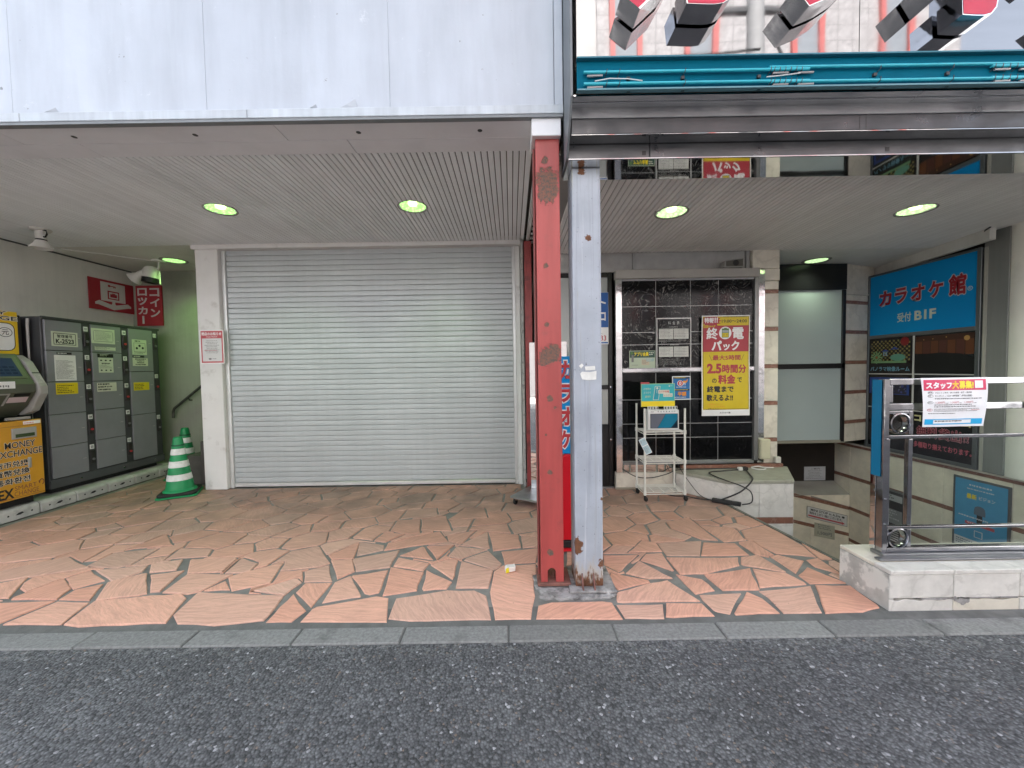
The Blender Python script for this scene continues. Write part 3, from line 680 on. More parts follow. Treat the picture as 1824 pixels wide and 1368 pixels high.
[-2.941,3.249,-2.911,3.226,-2.926,3.204,-3.099,3.166,-2.994,3.174,-2.979,3.159,-2.956,2.994,-2.799,3.046,-2.821,3.144,-2.806,3.181,-2.844,3.271,-2.874,3.279],
[-0.361,3.534,-0.091,3.571,-0.054,3.594,-0.031,3.624,-0.031,3.661,-0.084,3.849,-0.144,3.879,-0.271,3.834,-0.249,3.721,-0.264,3.706,-0.361,3.706,-0.384,3.676,-0.399,3.534],
[0.524,3.436,0.531,3.511,0.351,3.549,0.246,3.399,0.246,3.376,0.306,3.279,0.449,3.294,0.524,3.361],
[0.171,3.841,0.186,3.721,0.291,3.691,0.486,3.924,0.359,3.991,0.299,3.984],
[0.336,3.601,0.351,3.564,0.531,3.519,0.704,3.594,0.719,3.804,0.494,3.901,0.306,3.684],
[-1.824,3.661,-1.884,3.661,-1.929,3.639,-1.869,3.459,-1.704,3.451,-1.636,3.511,-1.659,3.684],
[-2.296,4.576,-2.236,4.629,-2.244,4.801,-2.559,4.794,-2.626,4.644,-2.574,4.539,-2.416,4.509,-2.326,4.539],
[-0.654,4.216,-0.699,4.276,-0.916,4.216,-0.969,4.156,-0.969,4.006,-0.826,4.029,-0.804,4.006,-0.789,3.916,-0.699,3.924,-0.586,4.141],
[0.606,2.881,0.651,2.896,0.651,2.941,0.449,3.054,0.426,3.039,0.381,2.769],
[0.006,4.164,0.156,4.186,0.209,4.224,0.284,4.419,0.269,4.501,0.014,4.509,-0.099,4.449,-0.106,4.156,-0.076,4.141],
[-1.389,3.781,-1.306,3.639,-1.156,3.684,-1.126,3.706,-1.141,3.721,-1.134,3.939,-1.284,3.954],
[1.229,3.489,1.206,3.294,1.439,3.166,1.521,3.226,1.401,3.399,1.416,3.541,1.499,3.586,1.394,3.594],
[-4.561,3.496,-4.546,3.549,-4.696,3.564,-4.794,3.496,-4.794,3.429,-4.599,3.384],
[1.611,4.179,1.581,4.096,1.731,3.969,1.799,3.991,1.881,4.156,1.686,4.306,1.649,4.291],
[-3.481,3.774,-3.256,3.841,-3.226,3.969,-3.399,4.059,-3.466,4.074,-3.519,4.021],
[-3.751,3.249,-3.834,3.354,-3.924,3.354,-3.954,3.339,-4.111,3.241,-4.164,3.031,-4.051,2.949,-4.021,2.949,-3.721,3.039,-3.669,3.166],
[-0.421,4.666,-0.496,4.794,-0.736,4.659,-0.789,4.516,-0.661,4.396,-0.519,4.464,-0.406,4.644],
[-4.779,2.926,-4.771,2.814,-4.441,2.979,-4.539,3.196,-4.786,3.099],
[0.194,4.134,0.276,4.006,0.321,3.999,0.344,4.006,0.404,4.179,0.216,4.209,0.171,4.179],
[-4.989,5.131,-4.989,5.064,-4.809,5.071,-4.786,5.101,-4.816,5.229,-4.981,5.274],
[-2.926,4.479,-3.039,4.464,-3.091,4.389,-3.084,4.366,-2.934,4.276,-2.821,4.321],
[-1.381,4.074,-1.291,3.991,-1.186,4.149,-1.306,4.209,-1.419,4.126],
[-4.584,3.564,-4.531,3.564,-4.494,3.594,-4.479,3.706,-4.621,3.781,-4.689,3.571],
[-4.756,5.364,-4.779,5.499,-4.989,5.439,-4.981,5.289,-4.801,5.251,-4.749,5.319],
[-3.856,3.676,-3.954,3.729,-4.021,3.624,-3.939,3.556,-3.916,3.556,-3.766,3.624],
[-3.954,4.689,-3.744,4.629,-3.669,4.674,-3.616,4.801,-3.954,4.801,-3.961,4.839,-4.021,4.711],
[-3.166,4.321,-3.151,4.344,-3.159,4.366,-3.309,4.389,-3.436,4.269,-3.429,4.201,-3.399,4.186,-3.196,4.254],
[-2.011,4.396,-2.019,4.359,-1.929,4.284,-1.704,4.389,-1.726,4.606,-1.771,4.614,-1.951,4.561],
[-0.624,2.874,-0.789,2.926,-0.789,2.904,-0.661,2.866,-0.631,2.829,-0.519,2.911,-0.436,2.896,-0.421,2.874,-0.406,2.874,-0.406,2.896,-0.421,2.889,-0.489,2.919,-0.541,2.956,-0.519,3.024,-0.526,3.046,-0.586,2.896],
[-2.844,3.324,-2.724,3.474,-2.739,3.496,-2.926,3.526,-3.106,3.406,-3.106,3.384,-2.971,3.271,-2.866,3.294],
[-3.706,4.306,-3.751,4.299,-3.834,4.239,-3.834,4.209,-3.744,4.044,-3.519,4.044,-3.459,4.104,-3.436,4.156,-3.451,4.261,-3.526,4.321],
[-4.494,4.681,-4.561,4.749,-4.719,4.606,-4.726,4.531,-4.554,4.486,-4.516,4.501,-4.464,4.644],
[-4.936,4.239,-4.989,4.231,-4.989,3.856,-4.741,3.946,-4.719,4.194,-4.816,4.254],
[0.584,3.519,0.554,3.504,0.546,3.361,0.779,3.309,0.786,3.346,0.726,3.579,0.696,3.579],
[-2.679,4.179,-2.769,4.291,-2.806,4.314,-2.919,4.261,-3.016,4.149,-3.016,4.126,-2.836,4.044,-2.671,4.164],
[1.499,4.374,1.641,4.314,1.664,4.321,1.866,4.554,1.859,4.591,1.439,4.599,1.431,4.404],
[-4.269,2.364,-4.366,2.446,-4.426,2.446,-4.569,2.251,-4.126,2.251,-4.134,2.274],
[-2.221,3.249,-2.221,3.219,-2.131,3.099,-1.974,3.144,-1.989,3.324,-2.169,3.339],
[-3.789,3.384,-3.826,3.354,-3.669,3.174,-3.481,3.256,-3.489,3.429,-3.504,3.436,-3.721,3.451],
[-2.401,3.661,-2.529,3.766,-2.581,3.729,-2.701,3.489,-2.454,3.466,-2.356,3.609,-2.356,3.631],
[-0.586,3.189,-0.721,3.144,-0.504,3.151,-0.489,3.136,-0.496,3.114,-0.459,3.129,-0.369,3.106,-0.556,3.196],
[-4.261,3.549,-4.276,3.564,-4.404,3.571,-4.494,3.571,-4.524,3.549,-4.584,3.391,-4.576,3.331,-4.531,3.241,-4.299,3.346],
[-4.584,4.764,-4.824,4.816,-4.854,4.741,-4.726,4.621],
[-1.546,3.241,-1.599,3.219,-1.636,3.166,-1.509,3.009,-1.486,3.016,-1.336,3.226,-1.291,3.234,-1.186,3.204,-1.186,3.219,-1.434,3.294],
[-0.579,3.504,-0.421,3.526,-0.399,3.699,-0.639,3.684],
[1.139,3.999,1.101,3.984,1.101,3.969,1.206,3.789,1.371,3.811,1.394,4.006,1.206,4.044],
[-4.689,2.386,-4.726,2.446,-4.786,2.431,-4.891,2.251,-4.599,2.251,-4.591,2.266],
[-3.939,2.454,-4.051,2.364,-4.104,2.251,-3.729,2.251,-3.721,2.439,-3.856,2.506,-3.879,2.506],
[0.366,2.716,0.374,2.761,0.164,2.754,0.164,2.664,0.359,2.664],
[0.539,2.814,0.396,2.754,0.374,2.664,0.636,2.664,0.636,2.611,0.651,2.611,0.681,2.679,0.741,2.649,0.779,2.664,0.779,2.686,0.741,2.664,0.644,2.784,0.666,2.874],
[1.049,3.991,1.086,3.991,1.206,4.059,1.214,4.291,1.101,4.314,0.944,4.201,1.011,4.006,1.019,3.991],
[-4.059,2.941,-4.171,3.024,-4.366,2.956,-4.366,2.709,-4.224,2.641,-4.171,2.641,-4.051,2.716,-4.044,2.934],
[-4.089,4.539,-4.119,4.651,-4.164,4.651,-4.306,4.524,-4.321,4.494,-4.254,4.344,-4.141,4.351,-4.051,4.411],
[-1.299,3.594,-1.149,3.556,-1.156,3.661,-1.284,3.631,-1.306,3.616],
[-4.756,5.649,-4.741,5.701,-4.989,5.731,-4.989,5.454,-4.794,5.514],
[-3.181,3.451,-3.121,3.414,-3.204,3.534,-3.429,3.496,-3.474,3.436,-3.466,3.256,-3.234,3.279,-3.211,3.436],
[-0.331,4.344,-0.166,4.456,-0.219,4.629,-0.391,4.636,-0.504,4.464],
[-2.146,3.909,-2.131,3.886,-1.891,3.841,-1.779,3.946,-1.779,3.976,-1.951,4.119,-2.086,4.029],
[2.264,3.691,2.234,3.939,2.226,3.969,2.211,3.969,2.106,3.901,2.061,3.669,2.106,3.639],
[-1.006,4.569,-1.014,4.554,-0.931,4.501,-0.804,4.524,-0.759,4.666,-0.909,4.771],
[-4.824,2.446,-4.989,2.566,-4.989,2.251,-4.906,2.259,-4.809,2.431],
[-2.281,3.631,-2.341,3.609,-2.439,3.444,-2.409,3.414,-2.184,3.376,-2.056,3.609,-2.184,3.669],
[-1.404,4.081,-1.434,4.119,-1.509,4.126,-1.756,3.961,-1.764,3.931,-1.749,3.909,-1.614,3.751,-1.404,3.796,-1.374,3.834,-1.299,3.976],
[-3.894,2.521,-3.879,2.529,-3.879,2.679,-4.036,2.709,-4.156,2.634,-4.059,2.386],
[-4.021,4.396,-3.856,4.254,-3.834,4.254,-3.751,4.314,-3.781,4.546,-3.999,4.426],
[1.866,3.549,1.859,3.571,1.701,3.571,1.709,3.481,1.874,3.436,1.896,3.474],
[-1.959,3.211,-1.944,3.136,-1.846,3.099,-1.651,3.181,-1.621,3.234,-1.696,3.436,-1.861,3.444,-1.966,3.331],
[0.156,3.811,0.156,3.849,-0.061,3.834,-0.016,3.646,0.164,3.714],
[-3.856,2.979,-4.029,2.934,-4.036,2.724,-3.879,2.686,-3.849,2.701,-3.924,2.754,-3.939,2.784,-3.714,2.964,-3.699,2.994,-3.729,3.024],
[-4.216,3.916,-4.021,3.939,-4.044,4.104,-4.089,4.104,-4.254,4.014,-4.231,3.916],
[-1.299,4.681,-1.284,4.801,-1.464,4.801,-1.531,4.666,-1.389,4.569,-1.306,4.621],
[-4.831,3.406,-4.809,3.421,-4.816,3.496,-4.989,3.511,-4.989,3.294,-4.906,3.309],
[-4.989,4.764,-4.989,4.726,-4.869,4.756,-4.839,4.816,-4.854,4.869,-4.899,4.876,-4.989,4.854],
[-0.984,4.066,-0.984,4.164,-1.164,4.141,-1.284,3.969,-1.134,3.954,-1.119,3.984,-0.984,3.999],
[1.551,4.074,1.416,4.006,1.394,3.819,1.626,3.834,1.716,3.946,1.724,3.969,1.611,4.066,1.581,4.089],
[-3.009,3.714,-3.091,3.714,-3.189,3.549,-3.189,3.526,-3.114,3.421,-2.926,3.541,-2.986,3.721],
[-3.024,4.171,-2.941,4.269,-3.091,4.366,-3.114,4.366,-3.166,4.246,-3.046,4.149],
[-2.244,3.001,-2.199,2.986,-2.139,3.076,-2.244,3.234,-2.401,3.211,-2.491,3.114,-2.446,3.016,-2.469,2.979],
[-4.734,5.514,-4.599,5.514,-4.561,5.536,-4.501,5.619,-4.554,5.716,-4.681,5.731,-4.726,5.701,-4.771,5.536,-4.771,5.514],
[1.971,3.466,1.919,3.459,1.896,3.429,1.971,3.406,1.994,3.384,1.986,3.316,2.009,3.346,2.129,3.391,2.054,3.496],
[0.456,3.249,0.449,3.279,0.314,3.264,0.231,3.166,0.224,3.114,0.396,3.054,0.449,3.069,0.501,3.159],
[-4.366,4.681,-4.299,4.704,-4.404,4.854,-4.434,4.869,-4.546,4.749,-4.456,4.659],
[-4.591,3.781,-4.486,3.721,-4.329,3.774,-4.246,3.894,-4.276,4.014,-4.396,4.044,-4.651,3.909,-4.659,3.886,-4.629,3.804],
[0.929,3.849,0.944,3.744,0.974,3.721,1.101,3.699,1.191,3.781,1.086,3.976,1.019,3.976],
[-3.729,4.321,-3.541,4.336,-3.451,4.531,-3.646,4.651,-3.676,4.651,-3.736,4.614,-3.766,4.569,-3.766,4.516],
[2.324,2.979,2.294,2.829,2.301,2.806,2.354,2.799,2.376,2.806,2.376,2.836,2.346,3.069],
[-4.374,4.959,-4.351,4.974,-4.351,5.244,-4.501,5.116,-4.434,4.906],
[-4.561,5.731,-4.516,5.754,-4.351,5.904,-4.644,5.904,-4.666,5.746],
[0.036,4.801,-0.084,4.801,-0.099,4.719,0.029,4.659,0.089,4.674,0.096,4.801],
[-0.864,3.781,-0.999,3.744,-1.006,3.721,-0.924,3.729,-0.916,3.714,-0.736,3.781,-0.669,3.879,-0.691,3.909,-0.781,3.901,-0.759,3.819],
[0.066,4.524,0.269,4.524,0.299,4.599,0.096,4.599,0.089,4.659,0.059,4.644,0.029,4.561,0.029,4.531],
[0.359,3.999,0.486,3.939,0.599,4.119,0.471,4.209,0.419,4.171],
[-2.979,2.866,-2.829,2.889,-2.791,2.919,-2.716,2.941,-2.716,2.964,-2.761,2.956,-2.791,3.031,-2.956,2.979,-2.949,2.896],
[-1.734,3.871,-1.779,3.924,-1.876,3.834,-1.899,3.676,-1.666,3.706,-1.629,3.736],
[-2.229,4.786,-2.221,4.636,-2.071,4.651,-2.026,4.801,-2.229,4.801],
[-0.526,3.369,-0.436,3.406,-0.421,3.511,-0.571,3.489,-0.556,3.444,-0.571,3.406,-0.661,3.414,-0.616,3.316],
[-1.254,4.584,-1.306,4.606,-1.389,4.554,-1.419,4.396,-1.329,4.381,-1.164,4.524,-1.164,4.539],
[-3.114,4.629,-3.121,4.614,-3.046,4.479,-2.926,4.494,-2.829,4.614,-2.836,4.644,-2.926,4.741],
[-0.916,4.299,-0.916,4.231,-0.721,4.291,-0.676,4.396,-0.789,4.509,-0.916,4.486],
[-4.854,4.929,-4.824,5.056,-4.989,5.041,-4.989,4.876,-4.876,4.891],
[-3.331,4.516,-3.294,4.396,-3.129,4.374,-3.061,4.464,-3.099,4.561,-3.151,4.629,-3.226,4.636,-3.331,4.546],
[0.276,3.309,0.231,3.384,0.044,3.324,0.051,3.309,0.209,3.256,0.231,3.234,0.231,3.196,0.299,3.264],
[-3.451,3.556,-3.489,3.759,-3.751,3.616,-3.729,3.474,-3.706,3.459,-3.489,3.444,-3.444,3.504],
[0.434,4.344,0.299,4.411,0.231,4.231,0.389,4.201,0.441,4.209,0.471,4.231,0.494,4.314],
[-3.204,3.999,-3.054,4.134,-3.166,4.231,-3.204,4.239,-3.421,4.164,-3.444,4.104,-3.436,4.081,-3.234,3.984],
[-4.464,5.776,-4.539,5.716,-4.494,5.626,-4.351,5.626,-4.351,5.866],
[-4.989,4.321,-4.989,4.254,-4.831,4.276,-4.839,4.411,-4.989,4.381],
[-3.241,2.259,-3.391,2.371,-3.481,2.251],
[-2.379,4.239,-2.446,4.261,-2.611,4.171,-2.611,4.156,-2.446,4.044,-2.424,4.044,-2.304,4.201,-2.311,4.224],
[1.386,3.144,1.431,3.151,1.349,3.204,1.206,3.279,1.169,3.264,1.146,3.144,1.176,3.129],
[2.084,3.616,2.091,3.639,2.046,3.669,1.881,3.579,1.911,3.481,2.039,3.511],
[1.559,3.804,1.394,3.796,1.409,3.609,1.551,3.601,1.626,3.639,1.611,3.811],
[-2.409,3.376,-2.401,3.226,-2.251,3.249,-2.184,3.346,-2.184,3.361,-2.371,3.399,-2.409,3.399],
[-1.366,4.194,-1.314,4.224,-1.336,4.366,-1.434,4.381,-1.494,4.344,-1.494,4.149,-1.426,4.141],
[1.191,3.369,1.199,3.489,1.176,3.496,1.131,3.496,1.011,3.384,1.011,3.369,1.161,3.286,1.184,3.301],
[0.726,3.669,0.734,3.601,0.929,3.721,0.914,3.849,0.734,3.796],
[-0.639,3.886,-0.579,3.886,-0.519,4.014,-0.421,4.014,-0.369,4.171,-0.571,4.134,-0.676,3.931,-0.669,3.894],
[-0.729,4.801,-0.894,4.801,-0.871,4.764,-0.759,4.681,-0.714,4.689,-0.534,4.794],
[-4.404,3.721,-4.464,3.699,-4.479,3.586,-4.254,3.571,-4.321,3.759],
[-2.229,4.366,-2.319,4.524,-2.416,4.494,-2.424,4.269,-2.296,4.231,-2.206,4.321],
[-4.419,2.469,-4.359,2.491,-4.224,2.634,-4.381,2.694,-4.509,2.589,-4.524,2.559,-4.441,2.469],
[-1.704,4.629,-1.554,4.681,-1.486,4.801,-1.719,4.801,-1.741,4.629],
[-3.916,3.526,-3.901,3.376,-3.834,3.376,-3.736,3.459,-3.766,3.594,-3.879,3.556],
[0.546,3.339,0.531,3.346,0.464,3.286,0.509,3.174,0.734,3.286]]
paving = thing('paving', (0, 3.5, 0), kind='structure')
mb = MB()
mb.prism(XY, [(-9, 2.124), (2.36, 2.124), (2.395, 2.55), (2.405, 2.72), (2.235, 4.03), (1.87, 4.53), (1.87, 4.9), (.1, 4.9), (.1, 5.4), (-3.9, 5.4), (-3.9, 6.2), (-9, 6.2)], -.16, -.009)
mb.build('grout_bed', grout_m, paving)
def stone_mesh(pts, rnd):
    """One flag: flat worn top, a small rounded arris, ragged outline, sides down into the mortar."""
    P = [Vector((pts[i], pts[i + 1])) for i in range(0, len(pts), 2)]
    area = sum(P[i - 1].x * P[i].y - P[i].x * P[i - 1].y for i in range(len(P))) / 2
    if area < 0: P.reverse()
    Q = []
    for i, a in enumerate(P):
        b = P[(i + 1) % len(P)]; Q.append(a); n = int((b - a).length / .13)
        nn = Vector((b.y - a.y, a.x - b.x)).normalized()
        for k in range(1, n + 1):
            Q.append(a.lerp(b, k / (n + 1)) + nn * rnd.uniform(-.006, .002))
    n = len(Q); ins = []
    for i in range(n):
        a, b, c = Q[i - 1], Q[i], Q[(i + 1) % n]
        d1 = (b - a).normalized(); d2 = (c - b).normalized(); nrm = Vector((-(d1.y + d2.y), d1.x + d2.x))
        ins.append(b + nrm.normalized() * .006 if nrm.length > 1e-4 else b)
    dz = rnd.uniform(-.0025, .002); tx, ty = rnd.uniform(-.006, .006), rnd.uniform(-.006, .006)
    c = sum(Q, Vector((0, 0))) / n
    zt = lambda q: dz + (q.x - c.x) * tx + (q.y - c.y) * ty
    v = [(q.x, q.y, zt(q)) for q in ins] + [(q.x, q.y, zt(q) - .004) for q in Q] + [(q.x, q.y, -.02) for q in Q]
    f = [tuple(range(n))] + [(r * n + i, (r + 1) * n + i, (r + 1) * n + (i + 1) % n, r * n + (i + 1) % n) for r in (0, 1) for i in range(n)]
    return v, f
rs = random.Random(5)
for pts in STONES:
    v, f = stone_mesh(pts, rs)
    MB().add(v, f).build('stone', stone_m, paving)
# dark nosing strip along the top of the stairwell
MB().prism(XY, [(2.392, 2.56), (2.412, 2.56), (2.417, 2.72), (2.247, 4.035), (2.222, 4.035), (2.390, 2.72)], -.05, .004).build('nosing', M('worn_nosing', (.16, .165, .14), .5, .3, .2, 9), paving)

# ------------------------------------------------------------------ left building: fascia, soffit, ceiling
F = front(2.455)
fas = thing('fascia', (-1.6, 2.455, 3.046), 'weathered white painted metal fascia above the rolling shutter', 'fascia')
xs = [-6.6, -5.2, -4.05, -3.1, -1.884, -.735, .292]
for a, b in zip(xs, xs[1:]):
    MB().box(F, a + .0004, b - .0004, 3.106, 4.9, -.03, 0).build('panel', fascia_m, fas, bevel=.002)
MB().box(F, .295, .347, 3.106, 4.9, -.03, .004).build('corner_strip', fascia_m, fas, bevel=.002)
for a, b in ((-6.6, -3.05), (-3.047, -1.63), (-1.627, .348)):
    MB().box(F, a, b, 3.048, 3.103, -.03, .012).build('edge_trim', lip_m, fas, bevel=.003)
MB().box(F, -6.6, .345, 3.030, 3.046, -.030, .008).build('drip_edge', grey_edge, fas)
mb = MB()                                                            # curled flakes of paint at the lower edge
for (a, b, w, h) in ((-1.06, 3.104, .12, .05), (-1.25, 3.104, .06, .02), (-2.92, 3.104, .11, .025)):
    mb.add([F.p(a, b, .002), F.p(a + w, b, .002), F.p(a + w * .95, b + h, .014), F.p(a + w * .45, b + h * .35, .010)], [(0, 1, 2, 3)])
mb.build('paint_flake', fascia_m, fas)

cl = thing('ceiling', (-2.8, 3.8, 3.05), kind='structure')
MB().box(XY, -5.8, .235, 2.49, 4.90, 3.15, 3.17).build('backing', gap_m, cl)
rj = random.Random(8)
for (y0, y1, js) in ((2.486, 2.668, [-5.79, -4.6, -3.3, -1.50, .20]), (2.671, 2.835, [-5.79, -4.9, -2.93, -1.1, .20])):
    for a, b in zip(js, js[1:]):
        MB().box(XY, a + .002, b - .002, y0, y1, 3.040, 3.056).build('soffit_board', soffit_m, cl, bevel=.002)
for hx in (-5.2, -4.0, -2.877, -2.074, -.991, -.186):
    MB().lathe((hx, 2.592, 3.0405), [(.0, -.0012), (.014, -.0012), (.018, .0)], 14).build('hole', black, cl)
def slats(parent, x0, x1, y0, y1, z, lamps, mat):
    """Ribbed ceiling: one strip per rib, cut where a lamp is let into it."""
    full = None; xx = x0
    while xx < x1:
        segs = [(y0, y1)]
        for lx, ly, r in lamps:
            if abs(xx - lx) < r:
                h = math.sqrt(r * r - (xx - lx) ** 2); nsg = []
                for a, b in segs:
                    if a < ly - h and b > ly + h: nsg += [(a, ly - h), (ly + h, b)]
                    else: nsg.append((a, b))
                segs = nsg
        if len(segs) == 1:
            if full is None: full = MB().box(XY, xx - .0202, xx + .0202, y0, y1, z, z + .014).build('slat', mat, parent, bevel=.004)
            else: piece(full, parent, (xx, (y0 + y1) / 2, z))
        else:
            for a, b in segs: MB().box(XY, xx - .0202, xx + .0202, a, b, z, z + .014).build('slat', mat, parent, bevel=.004)
        xx += .047
LAMPS_L = [(-2.789, 3.751, .128), (-.934, 3.757, .128)]
LAMPS_R = [(1.426, 3.41, .128), (3.612, 3.446, .128)]
slats(cl, -5.77, .17, 2.838, 4.752, 3.043, LAMPS_L, slat_m)
MB().box(XY, -5.8, -3.9, 4.756, 5.95, 3.046, 3.09).build('flat_board', smooth_ceil, cl)
MB().box(XY, .201, .235, 2.60, 4.80, 2.985, 3.075).build('edge_channel', white_paint, cl, bevel=.003)
# the gap between the two buildings
gap = thing('gap_framing', (.32, 3.7, 2.95), 'dark gap of pale furring bars between the two ceilings', 'framing')
b0 = None
for i in range(14):
    y = 2.78 + i * .145
    if b0 is None: b0 = MB().box(XY, .24, .47, y - .012, y + .012, 2.975, 3.00).build('bar', M('dusty_bar', (.36, .37, .35), .7, 0, .15, 9), gap)
    else: piece(b0, gap, (W[b0.name].x, y, 2.975))
MB().box(XY, .24, .47, 2.6, 5.3, 3.15, 3.2).build('cover', dark_void, gap)
MB().tube([(.33, 5.0, 3.0), (.30, 5.02, 2.6), (.24, 5.03, 2.2), (.215, 5.03, 1.6), (.21, 5.03, .3)], .010).build('cable', M('pale_cable', (.30, .30, .28), .6), gap)
gw = thing('gap_wall', (.6, 5.3, 0), 'dark rear wall at the end of the gap behind the red column', 'wall')
MB().box(front(5.30), .12, 1.12, 0, 3.2, -.06, 0).build('wall_panel', M('gap_paint', (.07, .068, .065), .8, 0, .2, 4), gw)
MB().box(rightw(1.10), -5.3, -4.62, 0, 2.8, -.05, 0).build('side_panel', M('gap_paint', (.07, .068, .065), .8), gw)

# ------------------------------------------------------------------ walls of the locker recess
lw = thing('side_wall', (-5.85, 4.2, 0), 'plain white plastered wall behind the coin lockers', 'wall')
MB().box(XY, -6.0, -5.80, 2.3, 6.1, 0, 3.2).build('plaster', white_wall, lw)
MB().box(XY, -5.80, -5.785, 2.5, 5.9, 3.028, 3.044).build('cornice', dark_metal, lw)
bw = thing('back_wall', (-4, 5.95, 0), 'white rear wall of the stair recess lit green by a downlight', 'wall')
MB().box(XY, -5.798, -2.0, 5.90, 6.05, 0, 3.2).build('plaster', M('green_lit_plaster', (.34, .36, .29), .6, 0, .08, 2, .05, 40, dirt=(.22, .23, .18), da=.5, ds=1.4, streak=.06), bw)  # green lamplight and dimness mixed into the plaster's base colour
pw_ = thing('partition_wall', (-2, 5.0, 0), 'dark partition hidden behind the rolling shutter', 'wall')
MB().box(XY, -3.88, .118, 4.93, 5.0, 0, 3.04).build('plaster', white_wall, pw_)
st = thing('staircase', (-4.3, 5.4, 0), kind='structure')
dk = M('dark_step', (.085, .08, .07), .8, 0, .2, 7, .3, 60)
for i in range(8):
    MB().box(XY, -4.62 + i * .24, -4.375 + i * .24 if i < 7 else -2.0, 5.02, 5.895, 0, .19 * (i + 1)).build('step', dk, st, bevel=.006)
hr = thing('handrail', (-5.0, 5.84, .8), 'dark handrail rising along the greenish wall behind the cones', 'handrail')
MB().tube([(-5.19, 5.82, .80), (-5.185, 5.82, .90), (-5.165, 5.82, .945), (-4.70, 5.82, 1.31), (-4.0, 5.82, 1.86), (-3.3, 5.82, 2.41)], .019, 10).build('rail', M('dark_rail', (.05, .055, .045), .4), hr, smooth=True)
for t in (.18, .62): MB().tube([(-5.165 + t * 1.165, 5.82, .945 + t * .915), (-5.165 + t * 1.165, 5.86, .90 + t * .915), (-5.165 + t * 1.165, 5.897, .90 + t * .915)], .009).build('bracket', dark_metal, hr)

# ------------------------------------------------------------------ rolling shutter and its pillars
wp = thing('white_pillar', (-3.75, 4.88, 0), 'broad white painted pillar left of the rolling shutter', 'pillar')
MB().box(XY, -3.885, -3.607, 4.76, 4.99, 0, 3.025).build('shaft', white_paint, wp, bevel=.006)
MB().box(XY, -3.915, .16, 4.735, 4.92, 2.992, 3.046).build('lintel', white_paint, wp, bevel=.005)
wq = thing('narrow_pillar', (.09, 4.88, 0), 'narrow white pillar right of the rolling shutter', 'pillar')
MB().box(XY, .062, .118, 4.79, 4.99, 0, 2.99).build('shaft', white_paint, wq, bevel=.004)
MB().box(XY, .124, .158, 4.70, 5.25, 0, 3.04).build('side_trim', M('side_strip', (.42, .42, .40), .6, 0, .15, 6, dirt=(.1, .1, .1), da=.8, ds=14), wq, bevel=.003)
sh = thing('roller_shutter', (-1.78, 4.84, 0), 'closed grey steel roller shutter with thin horizontal slats', 'shutter')
F = front(4.84)
for a, b in ((-3.604, -3.558), (.022, .060)):
    MB().box(F, a, b, 0, 2.99, -.04, .028).build('guide_rail', shutter_bar, sh, bevel=.004)
prof = [(-.010, .0), (.0028, .0015), (.0046, .009), (.0052, .032), (.0046, .055), (.0028, .0620), (-.010, .0635)]
sl0 = None; z = .064
side = Frame((-3.556, 4.84, 0), (0, -1, 0), (1, 0, 0))
while z < 2.97:
    if sl0 is None: sl0 = MB().prism(side, [(a, b + z) for a, b in prof], 0, 3.576).build('slat', shutter_m, sh); off0 = W[sl0.name] - Vector((0, 0, z))
    else: piece(sl0, sh, off0 + Vector((0, 0, z)))
    z += .0652
MB().box(F, -3.556, .02, .012, .060, -.03, .014).build('bottom_bar', shutter_bar, sh, bevel=.004)
MB().box(F, -3.556, .02, .015, 2.99, -.05, -.034).build('curtain_backing', dark_metal, sh)

# ------------------------------------------------------------------ the two street columns
rc = thing('red_column', (.248, 2.57, 0), 'peeling red steel column with an arched hole at its foot', 'column')
F = front(2.50)
mb = MB()
pts = [(.1735, .03), (.3265, .03), (.3265, 2.925), (.1735, 2.925)]
arch = [(.272, .03)] + [(.245 + .027 * math.cos(t), .095 + .030 * math.sin(t)) for t in [math.pi * i / 8 for i in range(9)]] + [(.218, .03)]
outline = [(.3265, .03), (.3265, 2.925), (.1735, 2.925), (.1735, .03)] + arch[::-1]
mb.prism(F, outline, -.014, 0)
mb.box(F, .1735, .1875, .03, 2.925, -.150, -.0145); mb.box(F, .3125, .3265, .03, 2.925, -.150, -.0145); mb.box(F, .1885, .3115, .35, 2.925, -.150, -.136)
mb.build('shaft', red_m, rc, bevel=.004, segs=2)
MB().box(F, .160, .170, .05, 2.9, -.15, -.060).build('flange', M('dull_red', (.24, .065, .058), .5, 0, .12, 6), rc, bevel=.003)
MB().box(F, .150, .372, .012, .032, -.19, .022).build('base_plate', rust_plate, rc, bevel=.004)
for a in (.225, .262): MB().lathe((a, 2.56, .03), [(.016, 0), (.016, .018), (.008, .019), (.008, .045), (0, .045)], 6).build('anchor_bolt', rust_plate, rc)
MB().box(F, .150, .335, 2.925, 3.035, -.17, .035).build('head_box', soffit_m, rc, bevel=.004)
rr = thing('rear_red_column', (.205, 4.6, 0), 'dark red steel post standing further back beside the shutter', 'column')
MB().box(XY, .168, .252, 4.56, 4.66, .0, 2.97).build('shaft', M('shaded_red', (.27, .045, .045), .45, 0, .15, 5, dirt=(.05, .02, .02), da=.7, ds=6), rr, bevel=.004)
MB().box(XY, .15, .27, 4.545, 4.675, 0, .012).build('foot_plate', rust_plate, rr)
gp = thing('silver_pillar', (.49, 2.55, 0), 'silver painted steel pillar with rust streaks and torn white paper', 'column')
MB().box(XY, .398, .580, 2.46, 2.64, .02, 2.718).build('shaft', pillar_m, gp, bevel=.008, segs=2)
MB().box(XY, .355, .655, 2.40, 2.72, .006, .022).build('base_plate', concrete_m, gp, bevel=.004)
for a in (.44, .515): MB().prism(Frame((a, 2.4585, 0), (0, -1, 0), (1, 0, 0)), [(0, .022), (.05, .022), (0, .11)], -.004, .004).build('gusset', rust_plate, gp)
F = front(2.4575)
